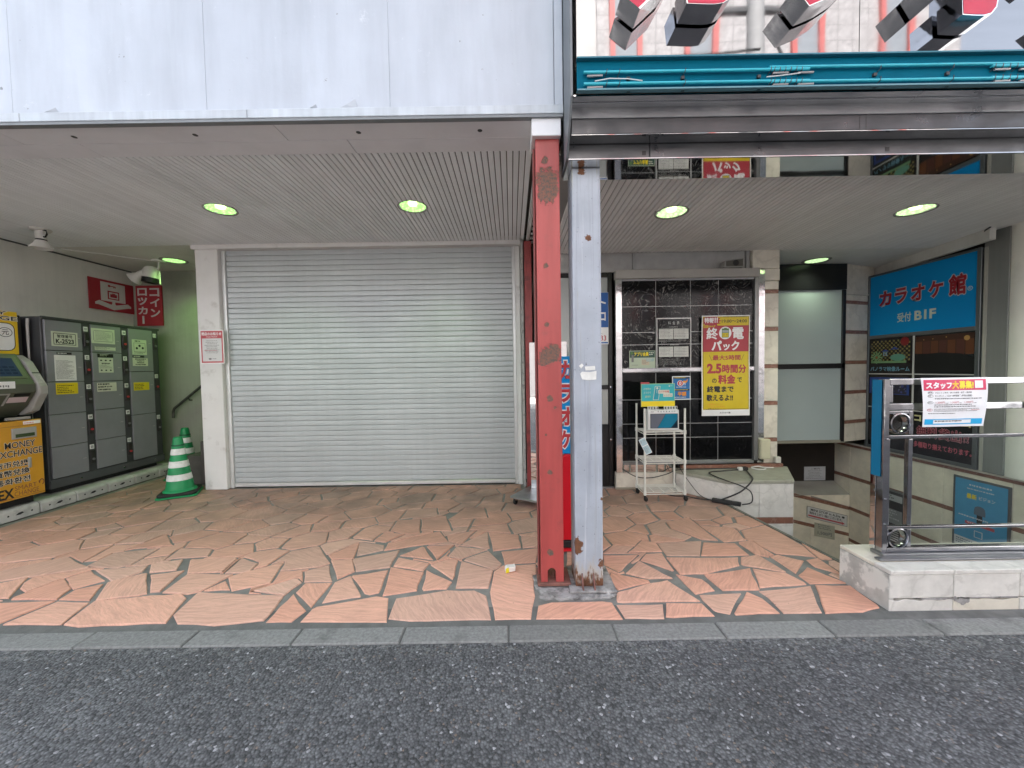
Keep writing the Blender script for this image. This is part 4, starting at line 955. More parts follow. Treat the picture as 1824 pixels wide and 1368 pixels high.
for q in ([(.432, 1.470), (.452, 1.485), (.462, 1.472), (.446, 1.452)], [(.470, 1.465), (.535, 1.468), (.537, 1.442), (.475, 1.440)], [(.440, 1.420), (.452, 1.432), (.505, 1.428), (.545, 1.436), (.543, 1.380), (.49, 1.376), (.452, 1.382)]):
    MB().prism(F, q, 0, .0016).build('paper_scrap', M('torn_paper', (.70, .70, .66), .7, 0, .1, 30, .3, 90), gp)
ft = thing('mortar_footing', (.38, 2.52, 0), 'crumbling grey mortar patch round the feet of both columns', 'footing')
rq = random.Random(21); ring = []
for i in range(40):
    t = 2 * math.pi * i / 40; c, s = math.cos(t), math.sin(t)
    k = .30 / max(abs(c), abs(s) * .31 / .185) * rq.uniform(.90, 1.06); ring.append((.40 + c * k * .88, 2.53 + s * k * .97))
MB().prism(XY, ring, -.02, .0035).build('mortar_patch', concrete_m, ft, bevel=.004)
for i in range(26):
    a, b, r = rq.uniform(.15, .66), rq.choice((rq.uniform(2.36, 2.44), rq.uniform(2.44, 2.66))), rq.uniform(.006, .016)
    MB().lathe((a, b, .004), [(r, 0), (r * rq.uniform(.7, 1), r * .5), (r * .3, r * .8), (0, r * .85)], 6).build('crumb', concrete_m, ft)

# ------------------------------------------------------------------ ceiling lamps
lamp_green = mat_emit('lamp_glow_green', (.36, .74, .22), .45)
lamp_pale = mat_emit('lamp_glow_pale', (.46, .68, .34), .42)
bulb_m = mat_emit('bulb_glow', (.72, .90, .40), 1.1)
rim_m = M('lamp_rim', (.32, .31, .28), .35, .5, .1, 9)
def downlight(x, y, z, label, glow, watts, deep=True):
    t = thing('downlight', (x, y, z), label, 'ceiling light', 'round downlights recessed in the ceilings')
    if deep:
        MB().lathe((x, y, z), [(.124, .05), (.126, .002), (.142, -.004), (.144, 0)], 40).build('rim', rim_m, t, smooth=True)
        MB().lathe((x, y, z), [(.125, .004), (.119, .022), (.08, .045), (.0, .052)], 40).build('reflector', glow, t, smooth=True)
        MB().lathe((x, y, z), [(.0, .008), (.035, .014), (.045, .03), (.04, .05)], 20).build('bulb', bulb_m, t, smooth=True)
    else:
        MB().lathe((x, y, z), [(.122, -.003), (.140, -.009), (.158, -.004), (.160, 0)], 40).build('rim', rim_m, t, smooth=True)
        MB().lathe((x, y, z), [(.123, -.003), (.0, -.0035)], 40).build('reflector', glow, t)
    ld = bpy.data.lights.new('lamp_light', 'SPOT'); ld.energy = watts; ld.spot_size = R(130); ld.spot_blend = .9; ld.shadow_soft_size = .1; ld.color = (.45, 1.0, .25) if glow is lamp_green else (.85, 1.0, .70)
    link('lamp_light', ld, t, (x, y, z - .03)); return t
downlight(-2.789, 3.751, 3.043, 'lit green downlight in the ribbed ceiling above the shutter, left one', lamp_green, 5)
downlight(-.934, 3.757, 3.043, 'lit green downlight in the ribbed ceiling, the one nearer the red column', lamp_green, 5)
downlight(-4.67, 5.37, 3.046, 'lit green downlight above the stair recess beside the lockers', lamp_green, 9, False)
downlight(1.426, 3.41, 2.810, 'lit pale downlight above the white trolley and tiled display', lamp_pale, 4)
downlight(3.612, 3.446, 2.810, 'lit pale downlight near the right end of the ceiling', lamp_pale, 12)
downlight(3.988, 5.025, 2.812, 'lit downlight above the frosted panes over the basement stairs', lamp_pale, 5, False)

white_enamel = M('white_enamel', (.62, .61, .57), .4, 0, .06, 9)
sp = thing('spotlight', (-5.045, 4.168, 3.046), 'single white spotlight with flared shade hanging over the lockers', 'spotlight')
MB().lathe((-5.045, 4.168, 3.046), [(.0, -.022), (.075, -.022), (.085, -.012), (.085, 0)], 24).build('mount', white_enamel, sp, smooth=True)
MB().lathe((-5.045, 4.168, 3.03), [(.042, 0), (.042, -.10), (.0, -.10)], 20).build('holder', white_enamel, sp, smooth=True)
MB().lathe((-5.045, 4.168, 2.925), [(.043, .012), (.046, .002), (.043, -.006)], 20).build('ring', black, sp)
MB().lathe((-5.045, 4.168, 2.922), [(.045, 0), (.06, -.035), (.09, -.072), (.092, -.085), (.086, -.085), (.05, -.03), (.0, -.03)], 24).build('shade', white_enamel, sp, smooth=True)
MB().tube([(-5.0, 4.15, 3.03), (-4.955, 4.14, 3.02), (-4.945, 4.14, 2.98), (-4.975, 4.15, 2.955), (-5.005, 4.16, 2.96)], .008).build('cord', black_soft, sp)
sp2 = thing('twin_spotlight', (-4.87, 5.357, 3.046), 'pair of white spotlights on one mount beside the red locker signs', 'spotlight')
MB().lathe((-4.87, 5.357, 3.046), [(.0, -.028), (.07, -.028), (.08, -.012), (.08, 0)], 24).build('mount', white_enamel, sp2, smooth=True)
MB().tube([(-4.87, 5.357, 3.02), (-4.88, 5.357, 2.94), (-4.93, 5.357, 2.90)], .014).build('arm', white_enamel, sp2)
MB().lathe((-4.98, 5.36, 2.93), [(.0, .03), (.06, .03), (.088, -.01), (.092, -.12), (.09, -.125)], 24, (.12, .05, 1)).build('lamp_head', white_enamel, sp2, smooth=True)
MB().lathe((-4.98, 5.36, 2.93), [(.091, -.125), (.093, -.19), (.08, -.195), (.0, -.16)], 24, (.12, .05, 1)).build('lamp_hood', black, sp2, smooth=True)
MB().lathe((-5.13, 5.36, 2.86), [(.0, .07), (.045, .07), (.052, -.03), (.095, -.11), (.09, -.115), (.045, -.03), (.0, -.03)], 24, (.78, .1, .55)).build('lamp_head', white_enamel, sp2, smooth=True)
MB().tube([(-5.07, 5.36, 2.895), (-4.95, 5.36, 2.93)], .012).build('link_arm', white_enamel, sp2)
MB().tube([(-4.87, 5.36, 2.9), (-4.87, 5.36, 2.72)], .007).build('pull_rod', white_enamel, sp2)
MB().tube([(-5.76, 4.62, 3.036), (-5.3, 5.0, 3.036), (-4.93, 5.34, 3.034)], .007).build('supply_cable', white_enamel, sp2)

# ------------------------------------------------------------------ red locker signs
sign_red = M('sign_red', (.34, .018, .03), .4, 0, .05, 6); sign_white = M('sign_white', (.58, .565, .54), .45, 0, .05, 6)
sg = thing('arrow_sign', (-5.78, 5.59, 2.39), 'red sign with white suitcase pictogram and arrow on the left wall', 'sign')
F = leftw(-5.785)
MB().box(F, 5.275, 5.895, 2.393, 2.826, .0, .012).build('board', sign_red, sg)
mb = MB()
mb.prism(F, [(5.345, 2.495), (5.40, 2.527), (5.56, 2.485), (5.575, 2.50), (5.575, 2.528), (5.425, 2.528), (5.425, 2.795), (5.765, 2.795), (5.765, 2.528), (5.615, 2.528), (5.615, 2.50), (5.63, 2.485), (5.80, 2.527), (5.845, 2.495), (5.845, 2.47), (5.80, 2.465), (5.595, 2.412), (5.39, 2.465), (5.345, 2.465)], .0125, .0140)
mb.build('pictogram', sign_white, sg)
mb = MB()
mb.box(F, 5.515, 5.675, 2.56, 2.68, .0142, .0152); mb.box(F, 5.525, 5.555, 2.735, 2.765, .0142, .0152); mb.box(F, 5.555, 5.63, 2.744, 2.756, .0142, .0152); mb.box(F, 5.60, 5.61, 2.728, 2.744, .0142, .0152); mb.box(F, 5.62, 5.63, 2.730, 2.744, .0142, .0152)
mb.build('pictogram', sign_red, sg)
mb = MB(); mb.box(F, 5.532, 5.658, 2.575, 2.662, .0154, .0160); mb.build('pictogram', sign_white, sg)
mb = MB(); mb.box(F, 5.548, 5.642, 2.59, 2.636, .0162, .0168); mb.box(F, 5.572, 5.618, 2.637, 2.648, .0162, .0168); mb.build('pictogram', sign_red, sg)
sg = thing('locker_sign', (-5.53, 5.88, 2.22), 'red sign with white vertical characters in the wall corner', 'sign')
F = front(5.872)
MB().box(F, -5.715, -5.325, 2.215, 2.825, -.02, 0).build('board', sign_red, sg)
mb = MB(); mb.text(F, 'コイン', -5.515, -5.345, 2.33, 2.80, .0012, .03, vert=True); mb.text(F, 'ロッカー', -5.70, -5.535, 2.235, 2.80, .0012, .03, vert=True)
mb.build('lettering', sign_white, sg)

# ------------------------------------------------------------------ concrete blocks and coin lockers
blk_prof = [(-5.80, 0), (-5.08, 0), (-5.08, .10), (-5.105, .125), (-5.80, .13)]
bf = Frame((0, 0, 0), (1, 0, 0), (0, 1, 0))
holes = M('block_hole', (.02, .02, .02), .9)
pos = ['nearest the money changer, at the frame edge', 'under the money changer', 'below the seam of changer and lockers', 'under the first locker column', 'under the middle of the lockers', 'under the last locker column', 'right end of the row, by the stairs']
y = 3.36; blk = None
for i in range(7):
    lab = 'grey concrete base block, ' + pos[i]
    if blk is None:
        blk = thing('concrete_block', (-5.44, y, 0), lab, 'block', 'concrete base blocks under the lockers')
        MB().prism(Frame((0, y + .004, 0), (1, 0, 0), (0, 1, 0)), blk_prof, 0, .337).build('block_body', block_m, blk, bevel=.008)
        G = leftw(-5.079)
        mb = MB(); mb.disc(G, y + .08, .058, .009, .0005, 12); mb.disc(G, y + .27, .056, .009, .0005, 12)
        mb.quad([G.p(y + a, b, .0005) for a, b in ((.135, .05), (.175, .045), (.205, .058), (.19, .072), (.16, .068))])
        mb.build('lifting_hole', holes, blk)
        MB().box(G, y + .10, y + .25, .082, .087, -.004, .0012).build('cast_mark', block_m, blk)
    else: copy_thing(blk, (0, .345 * i, 0), lab)
    y += 0
    
lk_body = M('locker_body', (.062, .066, .070), .45, .2, .06, 5)
lk_door = M('locker_door', (.245, .250, .272), .40, .1, .05, 5, dirt=(.20, .205, .215), da=.4, ds=4, rand=.03)
lock_m = M('lock_black', (.03, .028, .028), .4, 0, .2, 20)
lk = thing('coin_locker', (-5.47, 4.95, .17), 'dark grey coin locker bank with thirteen doors and paper notices', 'locker')
F = leftw(-5.20)
MB().box(XY, -5.76, -5.215, 4.25, 5.66, .19, 2.13).build('cabinet', lk_body, lk, bevel=.006)
MB().box(F, 4.25, 5.66, 2.105, 2.135, -.0145, .004).build('top_rail', lk_body, lk, bevel=.003)
MB().box(F, 4.25, 5.66, .19, .285, -.0145, .002).build('plinth_rail', M('locker_rail', (.10, .105, .112), .4, .2), lk, bevel=.003)
MB().box(XY, -5.70, -5.27, 4.30, 5.60, .13, .19).build('foot_frame', black_soft, lk)
for yy in (4.55, 5.06, 5.50): MB().lathe((-5.199, yy, .235), [(.012, .001), (.012, .006), (0, .007)], 12, (1, 0, 0)).build('bolt', chrome, lk)
cols = [(4.272, 4.640, 4.735, [2.10, 1.755, 1.397, 1.025, .655, .295]), (4.740, 5.100, 5.195, [2.10, 1.755, 1.393, 1.033, .655, .295]), (5.203, 5.545, 5.63, [2.10, 1.51, .914, .295])]
doors = {}
for ci, (y0, y1, y2, zs) in enumerate(cols):
    MB().box(F, y1 + .004, y2 - .003, .29, 2.10, -.0145, -.004).build('lock_strip', lk_body, lk)
    for ri, (zt, zb) in enumerate(zip(zs, zs[1:])):
        d = MB().box(F, y0, y1, zb + .004, zt - .004, -.0145, .006).build('door', lk_door, lk, bevel=.003)
        doors[ci, ri] = d
        MB().box(F, y1 - .06, y1 - .025, zt - .19, zt - .186, .0062, .0075).build('slot', flat('silver', (.5, .48, .47)), d)
        mb = MB(); yc = (y1 + y2) / 2
        mb.box(F, yc - .022, yc + .022, zt - .095, zt - .04, -.0035, .003, 0)
        mb.text(F, '%02d' % (1 + ri + ci * 5), yc - .014, yc + .014, zt - .085, zt - .052, .0035, .02, 1)
        mb.build('number_plate', [white_p, black_p], lk)
        mb = MB(); mb.box(F, yc - .028, yc + .028, zt - .275, zt - .110, -.0035, .012)
        mb.build('lock', lock_m, lk, bevel=.004)
        MB().lathe((-5.188, yc, zt - .22), [(.014, 0), (.014, .012), (0, .013)], 14, (1, 0, 0)).build('key_head', red_p if (ci + ri) % 2 else grey_p, lk)
def sheet(F, a0, a1, b0, b1, par, name='paper_sheet', bg=None, body=None, c=.0064, title=None, head=None, seed=1, n=8, tcol=1, lines=(0.06, .94, .06, .8)):
    """A taped-up paper: white sheet, optional coloured head, title lettering and rows of small print."""
    mb = MB(); w, h = a1 - a0, b1 - b0
    mb.box(F, a0, a1, b0, b1, c, c + .0012, 0)
    c2 = c + .0020
    if head: mb.rect(F, a0 + w * .04, a1 - w * .04, b1 - h * head, b1 - h * .04, c2, 2)
    if title:
        for t, x0, x1, y0, y1, mi in title: mb.text(F, t, a0 + w * x0, a0 + w * x1, b0 + h * y0, b0 + h * y1, c2 + .0008, .022, mi)
    if n: mb.lines(F, a0 + w * lines[0], a0 + w * lines[1], b0 + h * lines[2], b0 + h * lines[3], n, c2, tcol, .5, seed)
    return mb.build(name, [bg or white_p, body or grey_p, head and (red_p if isinstance(head, float) else red_p) or black_p, white_p], par)
pale = flat('pale', (.58, .61, .50))
# notices on the locker doors
mb = MB(); a0, a1, b0, b1 = 4.328, 4.592, 1.806, 1.975
mb.box(F, a0, a1, b0, b1, .0064, .0074, 0)
for q in ((a0 + .02, a1 - .02, b1 - .024, b1 - .018), (a0 + .02, a1 - .02, b0 + .018, b0 + .024), (a0 + .02, a0 + .026, b0 + .024, b1 - .024), (a1 - .026, a1 - .02, b0 + .024, b1 - .024)): mb.rect(F, *q, .0080, 1)
mb.text(F, '管理番号', a0 + .055, a1 - .055, b0 + .098, b1 - .034, .0082, .015, 1); mb.text(F, 'K-2523', a0 + .042, a1 - .042, b0 + .032, b0 + .085, .0082, .035, 1)
mb.build('number_sheet', [pale, black_p], doors[0, 0])
sheet(F, 4.345, 4.558, 1.408, 1.705, doors[0, 1], 'rules_sheet', n=24, seed=3)
mb = MB(); mb.box(F, 4.372, 4.52, 1.712, 1.738, .0064, .0074, 0); mb.lines(F, 4.38, 4.512, 1.718, 1.732, 1, .0078, 1, .8, 4); mb.build('black_tag', [black_p, white_p], doors[0, 1])
sheet(F, 4.344, 4.566, 1.252, 1.384, doors[0, 2], 'yellow_notice', yellow_p, black_p, n=5, seed=5)
mb = MB(); mb.box(F, 4.742, 5.022, 1.868, 2.055, .0064, .0074, 0)
for q in ((4.772, 4.992, 2.025, 2.030), (4.772, 4.992, 1.892, 1.897), (4.765, 4.770, 1.905, 2.018), (4.994, 4.999, 1.905, 2.018)): mb.rect(F, *q, .0080, 1)
mb.lines(F, 4.79, 4.975, 1.905, 2.015, 7, .0080, 1, .35, 8); mb.build('round_cornered_notice', [pale, grey_p], doors[1, 0])
mb = MB(); mb.box(F, 4.775, 5.024, 1.785, 1.834, .0064, .0074, 0); mb.rect(F, 4.778, 5.02, 1.826, 1.833, .0080, 1); mb.lines(F, 4.785, 4.96, 1.79, 1.822, 3, .0080, 1, .5, 9); mb.build('strip_notice', [pale, grey_p], doors[1, 0])
mb = MB(); mb.box(F, 4.808, 4.985, 1.500, 1.69, .0064, .0074, 0); mb.box(F, 4.80, 4.99, 1.692, 1.738, .0064, .0076, 1)
mb.lines(F, 4.83, 4.96, 1.70, 1.732, 2, .0080, 0, .5, 12); mb.lines(F, 4.82, 4.97, 1.605, 1.625, 1, .0080, 1, .9, 13, True)
for k in range(3): mb.disc(F, 4.84 + k * .055, 1.655, .014, .0080, 10, 1, .009); mb.disc(F, 4.84 + k * .055, 1.53, .012, .0080, 10, 1, .009)
mb.lines(F, 4.82, 4.97, 1.55, 1.595, 4, .0080, 1, .3, 14); mb.build('guide_sheet', [pale, black_p], doors[1, 1])
mb = MB(); mb.box(F, 4.778, 5.012, 1.260, 1.372, .0064, .0074, 0)
for k in range(3): mb.lines(F, 4.79, 5.0, 1.272 + k * .034, 1.296 + k * .034, 1, .0080, 1, .85, 16 + k)
mb.build('bold_notice', [cream_p, black_p], doors[1, 2])
mb = MB(); mb.box(F, 5.245, 5.452, 1.745, 1.955, .0064, .0074, 0); mb.lines(F, 5.285, 5.41, 1.92, 1.943, 1, .0080, 1, .8, 21)
for q in ((5.27, 5.43, 1.905, 1.909), (5.27, 5.43, 1.785, 1.789), (5.268, 5.272, 1.785, 1.909), (5.428, 5.432, 1.785, 1.909)): mb.rect(F, *q, .0080, 1)
for a, b in ((5.31, 1.835), (5.35, 1.87), (5.395, 1.84)): mb.disc(F, a, b, .017, .0080, 10, 1)
mb.lines(F, 5.27, 5.44, 1.752, 1.78, 2, .0080, 1, .4, 22); mb.build('warning_sheet', [pale, black_p], doors[2, 0])
mb = MB(); mb.box(F, 5.243, 5.462, 1.59, 1.70, .0064, .0074, 0)
for k in range(4): mb.lines(F, 5.26, 5.45, 1.598 + k * .025, 1.618 + k * .025, 1, .0080, 1, .8, 30 + k, True)
mb.box(F, 5.245, 5.41, 1.705, 1.735, .0064, .0074, 1); mb.lines(F, 5.26, 5.40, 1.711, 1.729, 1, .0080, 0, .8, 36); mb.build('bold_notice', [cream_p, black_p], doors[2, 0])
sheet(F, 5.240, 5.464, 1.250, 1.362, doors[2, 1], 'yellow_notice', yellow_p, black_p, n=4, seed=7)

# ------------------------------------------------------------------ money exchange machine
yel = M('machine_yellow', (.60, .30, .025), .4, 0, .06, 5, dirt=(.42, .21, .02), da=.4, ds=4)
lit_yellow = M('sign_yellow', (.74, .50, .02), .4, 0, .05, 5)
olive = M('console_olive', (.075, .082, .055), .4, 0, .1, 8); bezel_grey = M('console_grey', (.33, .325, .30), .45, 0, .06, 8)
ex = thing('money_exchange_machine', (-5.3, 3.8, .13), 'yellow money exchange machine with grey console and screen at the left edge', 'money changer')
F = leftw(-5.08)
MB().box(XY, -5.70, -5.085, 3.47, 4.092, .205, 1.01).build('cabinet', black, ex, bevel=.004)
MB().box(XY, -5.62, -5.15, 3.52, 4.05, .13, .205).build('foot', black_soft, ex)
door = MB().box(F, 3.47, 4.095, .212, 1.010, -.0045, .008).build('door', yel, ex, bevel=.004)
mb = MB()
def outl(t, a0, a1, b0, b1, bold=.02, edge=.06):
    mb.text(F, t, a0, a1, b0, b1, .0094, bold + edge, 0, ref=bold); mb.text(F, t, a0, a1, b0, b1, .0106, bold, 1)
outl('MONEY', 3.785, 4.03, .735, .800, .012, .035); outl('EXCHANGE', 3.715, 4.086, .648, .715, .012, .035)
outl('货币兑换', 3.700, 3.962, .545, .605, .024, .05); outl('貨幣兌換', 3.696, 3.968, .458, .522, .022, .05); outl('통화환전', 3.700, 3.970, .375, .435, .024, .05)
mb.text(F, 'SMART', 3.842, 4.022, .300, .345, .0096, .0, 2); mb.text(F, 'CHANGE', 3.838, 4.038, .242, .290, .0096, .0, 2)
mb.text(F, 'EX', 3.715, 3.836, .235, .335, .0100, .03, 1)
mb.rect(F, 3.475, 4.09, .228, .232, .0096, 2); mb.rect(F, 3.475, 4.09, .955, .958, .0096, 2)
mb.build('lettering', [flat('letter_white', (.72, .66, .56)), black_p, brown_p], door)
MB().box(F, 3.84, 4.04, .825, .935, .0085, .022).build('coin_window', bezel_grey, door, bevel=.003)
MB().box(F, 3.865, 4.02, .84, .875, .0222, .024).build('slot_glass', M('olive_glass', (.05, .075, .03), .2), door)
MB().box(F, 3.955, 3.985, .51, .62, .0085, .022).build('handle', bezel_grey, door, bevel=.005)
mb = MB(); mb.box(F, 3.94, 4.085, .965, .998, .0085, .0097, 0); mb.lines(F, 3.95, 4.075, .969, .985, 1, .0102, 1, .6, 3); mb.build('sticker', [white_p, pink_p], door)
mb = MB()                                                           # curled arrow emblem
arc = [(4.066 + .022 * math.cos(t), .335 + .034 * math.sin(t)) for t in [R(200 - 20 * i) for i in range(15)]]
inn = [(4.066 + .014 * math.cos(t), .335 + .022 * math.sin(t)) for t in [R(200 - 20 * i) for i in range(15)]]
mb.quad([F.p(a, b, .0098) for a, b in arc + inn[::-1]]); mb.quad([F.p(a, b, .0098) for a, b in ((4.036, .352), (4.056, .352), (4.045, .318))])
mb.build('emblem', [brown_p], door)
# console head
hd = MB()
sidep = [(-5.62, 1.05), (-5.62, 1.70), (-5.17, 1.70), (-4.985, 1.385), (-4.985, 1.30), (-5.08, 1.16), (-5.20, 1.05)]
hf = Frame((0, 4.02, 0), (1, 0, 0), (0, 1, 0))
head = hd.prism(Frame((0, 3.50, 0), (1, 0, 0), (0, 1, 0)), [(a + .018, b) if a > -5.3 and False else (a, b) for a, b in sidep], 0, .50).build('console', olive, ex, bevel=.008)
MB().prism(Frame((0, 4.003, 0), (1, 0, 0), (0, 1, 0)), [(-5.60, 1.06), (-5.60, 1.69), (-5.20, 1.69), (-5.10, 1.62), (-4.955, 1.36), (-4.955, 1.28), (-5.06, 1.10), (-5.14, 1.06)], 0, .075).build('console_cheek', bezel_grey, ex, bevel=.010, segs=2)
sF = Frame((-5.17, 0, 1.70), (0, 1, 0), (.862, 0, .507), (.507, 0, -.862))     # sloping screen face, b runs downwards
MB().box(sF, 3.52, 3.965, .04, .30, .0, .008).build('screen_bezel', M('bezel_olive', (.10, .105, .07), .35), ex, bevel=.004)
scr = MB().box(sF, 3.53, 3.925, .06, .275, .0085, .010).build('screen', M('blue_screen', (.03, .055, .11), .12, 0, .2, 5), ex)
mb = MB()
for k in range(5):
    for j in range(7):
        if k > 1 or j < 4: mb.rect(sF, 3.555 + j * .051, 3.595 + j * .051, .085 + k * .036, .108 + k * .036, .0105)
mb.build('screen_keys', M('screen_key', (.015, .03, .07), .15), scr)
lF = leftw(-4.985)
mb = MB(); mb.box(lF, 3.60, 3.83, 1.345, 1.415, .0, .0015, 0); mb.lines(lF, 3.61, 3.82, 1.35, 1.38, 1, .002, 1, .7, 5); mb.build('sticker', [white_p, grey_p], ex)
jF = Frame((-4.985, 0, 1.30), (0, 1, 0), (.828, 0, -.56), (.56, 0, .828))
MB().box(jF, 3.80, 3.955, -.12, -.055, .001, .0025).build('price_tag', flat('pinkish', (.58, .46, .47)), ex)
MB().box(jF, 3.83, 3.955, -.045, -.01, .001, .004).build('cash_slot', black, ex)
mb = MB(); mb.box(jF, 3.52, 3.79, -.02, -.005, .001, .006); mb.box(jF, 3.64, 3.655, -.15, -.021, .001, .006); mb.box(jF, 3.775, 3.79, -.15, -.021, .001, .006)
mb.build('tray_rim', bezel_grey, ex)
cF = Frame((0, 4.0785, 0), (-1, 0, 0), (0, 1, 0))
kF = Frame((-5.10, 4.0, 1.62), (0, 1, 0), (.873, 0, .487), (-.487, 0, .873))
mb = MB(); mb.box(kF, .012, .066, -.255, -.16, .001, .0022, 0); mb.lines(kF, .016, .062, -.25, -.165, 8, .0028, 1, .5, 7); mb.build('sticker', [flat('dim_white', (.45, .43, .42)), grey_p], ex)
MB().box(kF, .008, .070, -.142, -.132, .001, .004).build('vent_slot', black, ex)
MB().box(leftw(-5.09), 3.85, 4.02, 1.02, 1.045, -.05, 0).build('tray_light', bezel_grey, ex)
tF = leftw(-5.29)
top = MB().box(XY, -5.34, -5.29, 3.47, 4.118, 1.70, 2.152).build('topper_sign', lit_yellow, ex, bevel=.004)
mb = MB()
def outl2(t, a0, a1, b0, b1, bold=.012, edge=.055):
    mb.text(tF, t, a0, a1, b0, b1, .0010, bold + edge, 0, ref=bold); mb.text(tF, t, a0, a1, b0, b1, .0022, bold, 1)
outl2('MONEY', 3.60, 4.03, 2.112, 2.148); outl2('EXCHANGE', 3.50, 4.112, 2.055, 2.098)
def rrect(a0, a1, b0, b1, r): return [(x + r * math.cos(R(t)), y + r * math.sin(R(t))) for x, y, q in ((a1 - r, b1 - r, 0), (a0 + r, b1 - r, 90), (a0 + r, b0 + r, 180), (a1 - r, b0 + r, 270)) for t in (q, q + 30, q + 60, q + 90)]
mb.quad([tF.p(a, b, .001) for a, b in rrect(3.50, 4.09, 1.735, 2.03, .06)], 1); mb.quad([tF.p(a, b, .0018) for a, b in rrect(3.508, 4.082, 1.743, 2.022, .055)], 0)
mb.disc(tF, 4.01, 1.93, .058, .0024, 28, 1, .05); mb.disc(tF, 4.01, 1.93, .052, .0030, 28, 0, .044); mb.text(tF, '元', 3.982, 4.038, 1.902, 1.958, .0036, .01, 1)
mb.build('lettering', [white_p, black_p], top)
cd = thing('conduit', (-5.72, 4.215, .2), 'thin white conduit between the money changer and the lockers', 'pipe')
MB().tube([(-5.30, 4.205, .2), (-5.30, 4.205, 2.02), (-5.30, 4.21, 2.10)], .013, 10).build('pipe', M('conduit_white', (.44, .43, .41), .5), cd)
MB().box(XY, -5.32, -5.285, 4.192, 4.222, 1.2, 1.22).build('clip', dark_metal, cd)
cb = thing('black_cabinet', (-5.6, 4.15, .13), 'tall black cabinet behind the yellow money changer', 'cabinet')
MB().box(XY, -5.77, -5.345, 3.50, 4.185, .13, 2.13).build('carcass', black, cb, bevel=.005)
MB().box(XY, -5.343, -5.335, 4.125, 4.18, .2, 2.10).build('edge_strip', M('charcoal', (.03, .03, .032), .4), cb)

# ------------------------------------------------------------------ cones, notice, litter
cone_g = M('cone_green', (.008, .25, .085), .45, 0, .1, 6, dirt=(.01, .12, .05), da=.5, ds=8); cone_w = M('cone_white', (.68, .69, .67), .45, 0, .1, 12, dirt=(.35, .35, .33), da=.5, ds=14)
def cone(x, y, rz, label, dirty=False):
    t = thing('traffic_cone', (x, y, 0), label, 'traffic cone', 'green cones beside the white pillar')
    c, s = math.cos(rz), math.sin(rz); P = Frame((x, y, 0), (c, s, 0), (0, 0, 1), (-s, c, 0))
    MB().prism(P, [(a * .195, b * .195) for a, b in ((-1, -.86), (-.86, -1), (.86, -1), (1, -.86), (1, .86), (.86, 1), (-.86, 1), (-1, .86))], .004, .024).build('base', cone_g, t, bevel=.005)
    MB().prism(P, [(a * .185, b * .185) for a, b in ((-1, -.8), (-.8, -1), (.8, -1), (1, -.8), (1, .8), (.8, 1), (-.8, 1), (-1, .8))], .026, .058).build('weight_plate', black_soft, t, bevel=.008)
    rr_ = lambda z: .143 - (.143 - .045) * (z - .06) / .62
    MB().lathe((x, y, 0), [(.165, .059), (.160, .072), (rr_(.09), .085), (rr_(.60), .60), (.047, .68), (.042, .70), (.036, .705), (0, .705)], 32).build('body', cone_g, t, smooth=True)
    MB().lathe((x, y, 0), [(rr_(.60) + .001, .598), (rr_(.60) + .006, .602), (rr_(.61) + .006, .612), (rr_(.61) + .001, .616)], 32).build('collar', M('cone_dark', (.004, .09, .035), .5), t, smooth=True)
    for z0, z1 in ((.19, .262), (.345, .42), (.495, .567)):
        MB().lathe((x, y, 0), [(rr_(z0), z0), (rr_(z0) + .0025, z0 + .002), (rr_(z1) + .0025, z1 - .002), (rr_(z1), z1)], 32).build('stripe', cone_w, t, smooth=True)
    return t
cone(-4.06, 4.60, .5, 'front green cone with three clean white bands on a black weight')
cone(-4.66, 5.40, .2, 'rear green cone half hidden behind the front cone')
nb = thing('closing_notice', (-3.715, 4.755, 1.585), 'red bordered paper notice taped to the white pillar', 'notice')
F = front(4.7545); a0, a1, b0, b1 = -3.862, -3.566, 1.587, 2.006
mb = MB(); mb.box(F, a0, a1, b0, b1, -.001, .0006, 0)
mb.rect(F, a0 + .012, a1 - .012, b0 + .012, b1 - .012, .0014, 1); mb.rect(F, a0 + .028, a1 - .028, b0 + .03, b1 - .105, .0022, 2)
mb.text(F, '閉店のお知らせ', a0 + .026, a1 - .026, b1 - .068, b1 - .03, .0022, .025, 0); mb.text(F, 'Close Notice', a0 + .08, a1 - .08, b1 - .092, b1 - .076, .0022, .0, 0)
mb.lines(F, a0 + .055, a1 - .055, b0 + .12, b1 - .13, 9, .0030, 3, .4, 41, True); mb.lines(F, a0 + .05, a1 - .05, b1 - .262, b1 - .25, 1, .0031, 1, .6, 42)
mb.disc(F, a0 + .12, b0 + .06, .02, .0030, 14, 3, .011); mb.lines(F, a0 + .15, a1 - .08, b0 + .054, b0 + .066, 1, .0030, 3, .7, 44)
mb.build('sheet', [white_p, crimson_p, flat('paper', (.60, .60, .60)), grey_p], nb)
lt = thing('paper_litter', (-.035, 2.70, 0), 'small crumpled yellow and white paper cup lying on the paving', 'litter')
mb = MB(); mb.prism(Frame((-.035, 2.70, .003), (1, .25, 0), (.25, -1, 0)), [(-.036, 0), (.034, .004), (.037, .042), (.03, .037), (-.026, .04), (-.034, .03)], -.022, .022)
mb.build('cup', M('paper_white', (.74, .72, .68), .7, 0, .06, 20), lt, bevel=.003)
MB().prism(Frame((-.035, 2.70, .003), (1, .25, 0), (.25, -1, 0)), [(-.037, .001), (-.012, .002), (-.016, .041), (-.036, .032)], .0222, .0235).build('print_patch', flat('lemon', (.74, .66, .02)), lt)

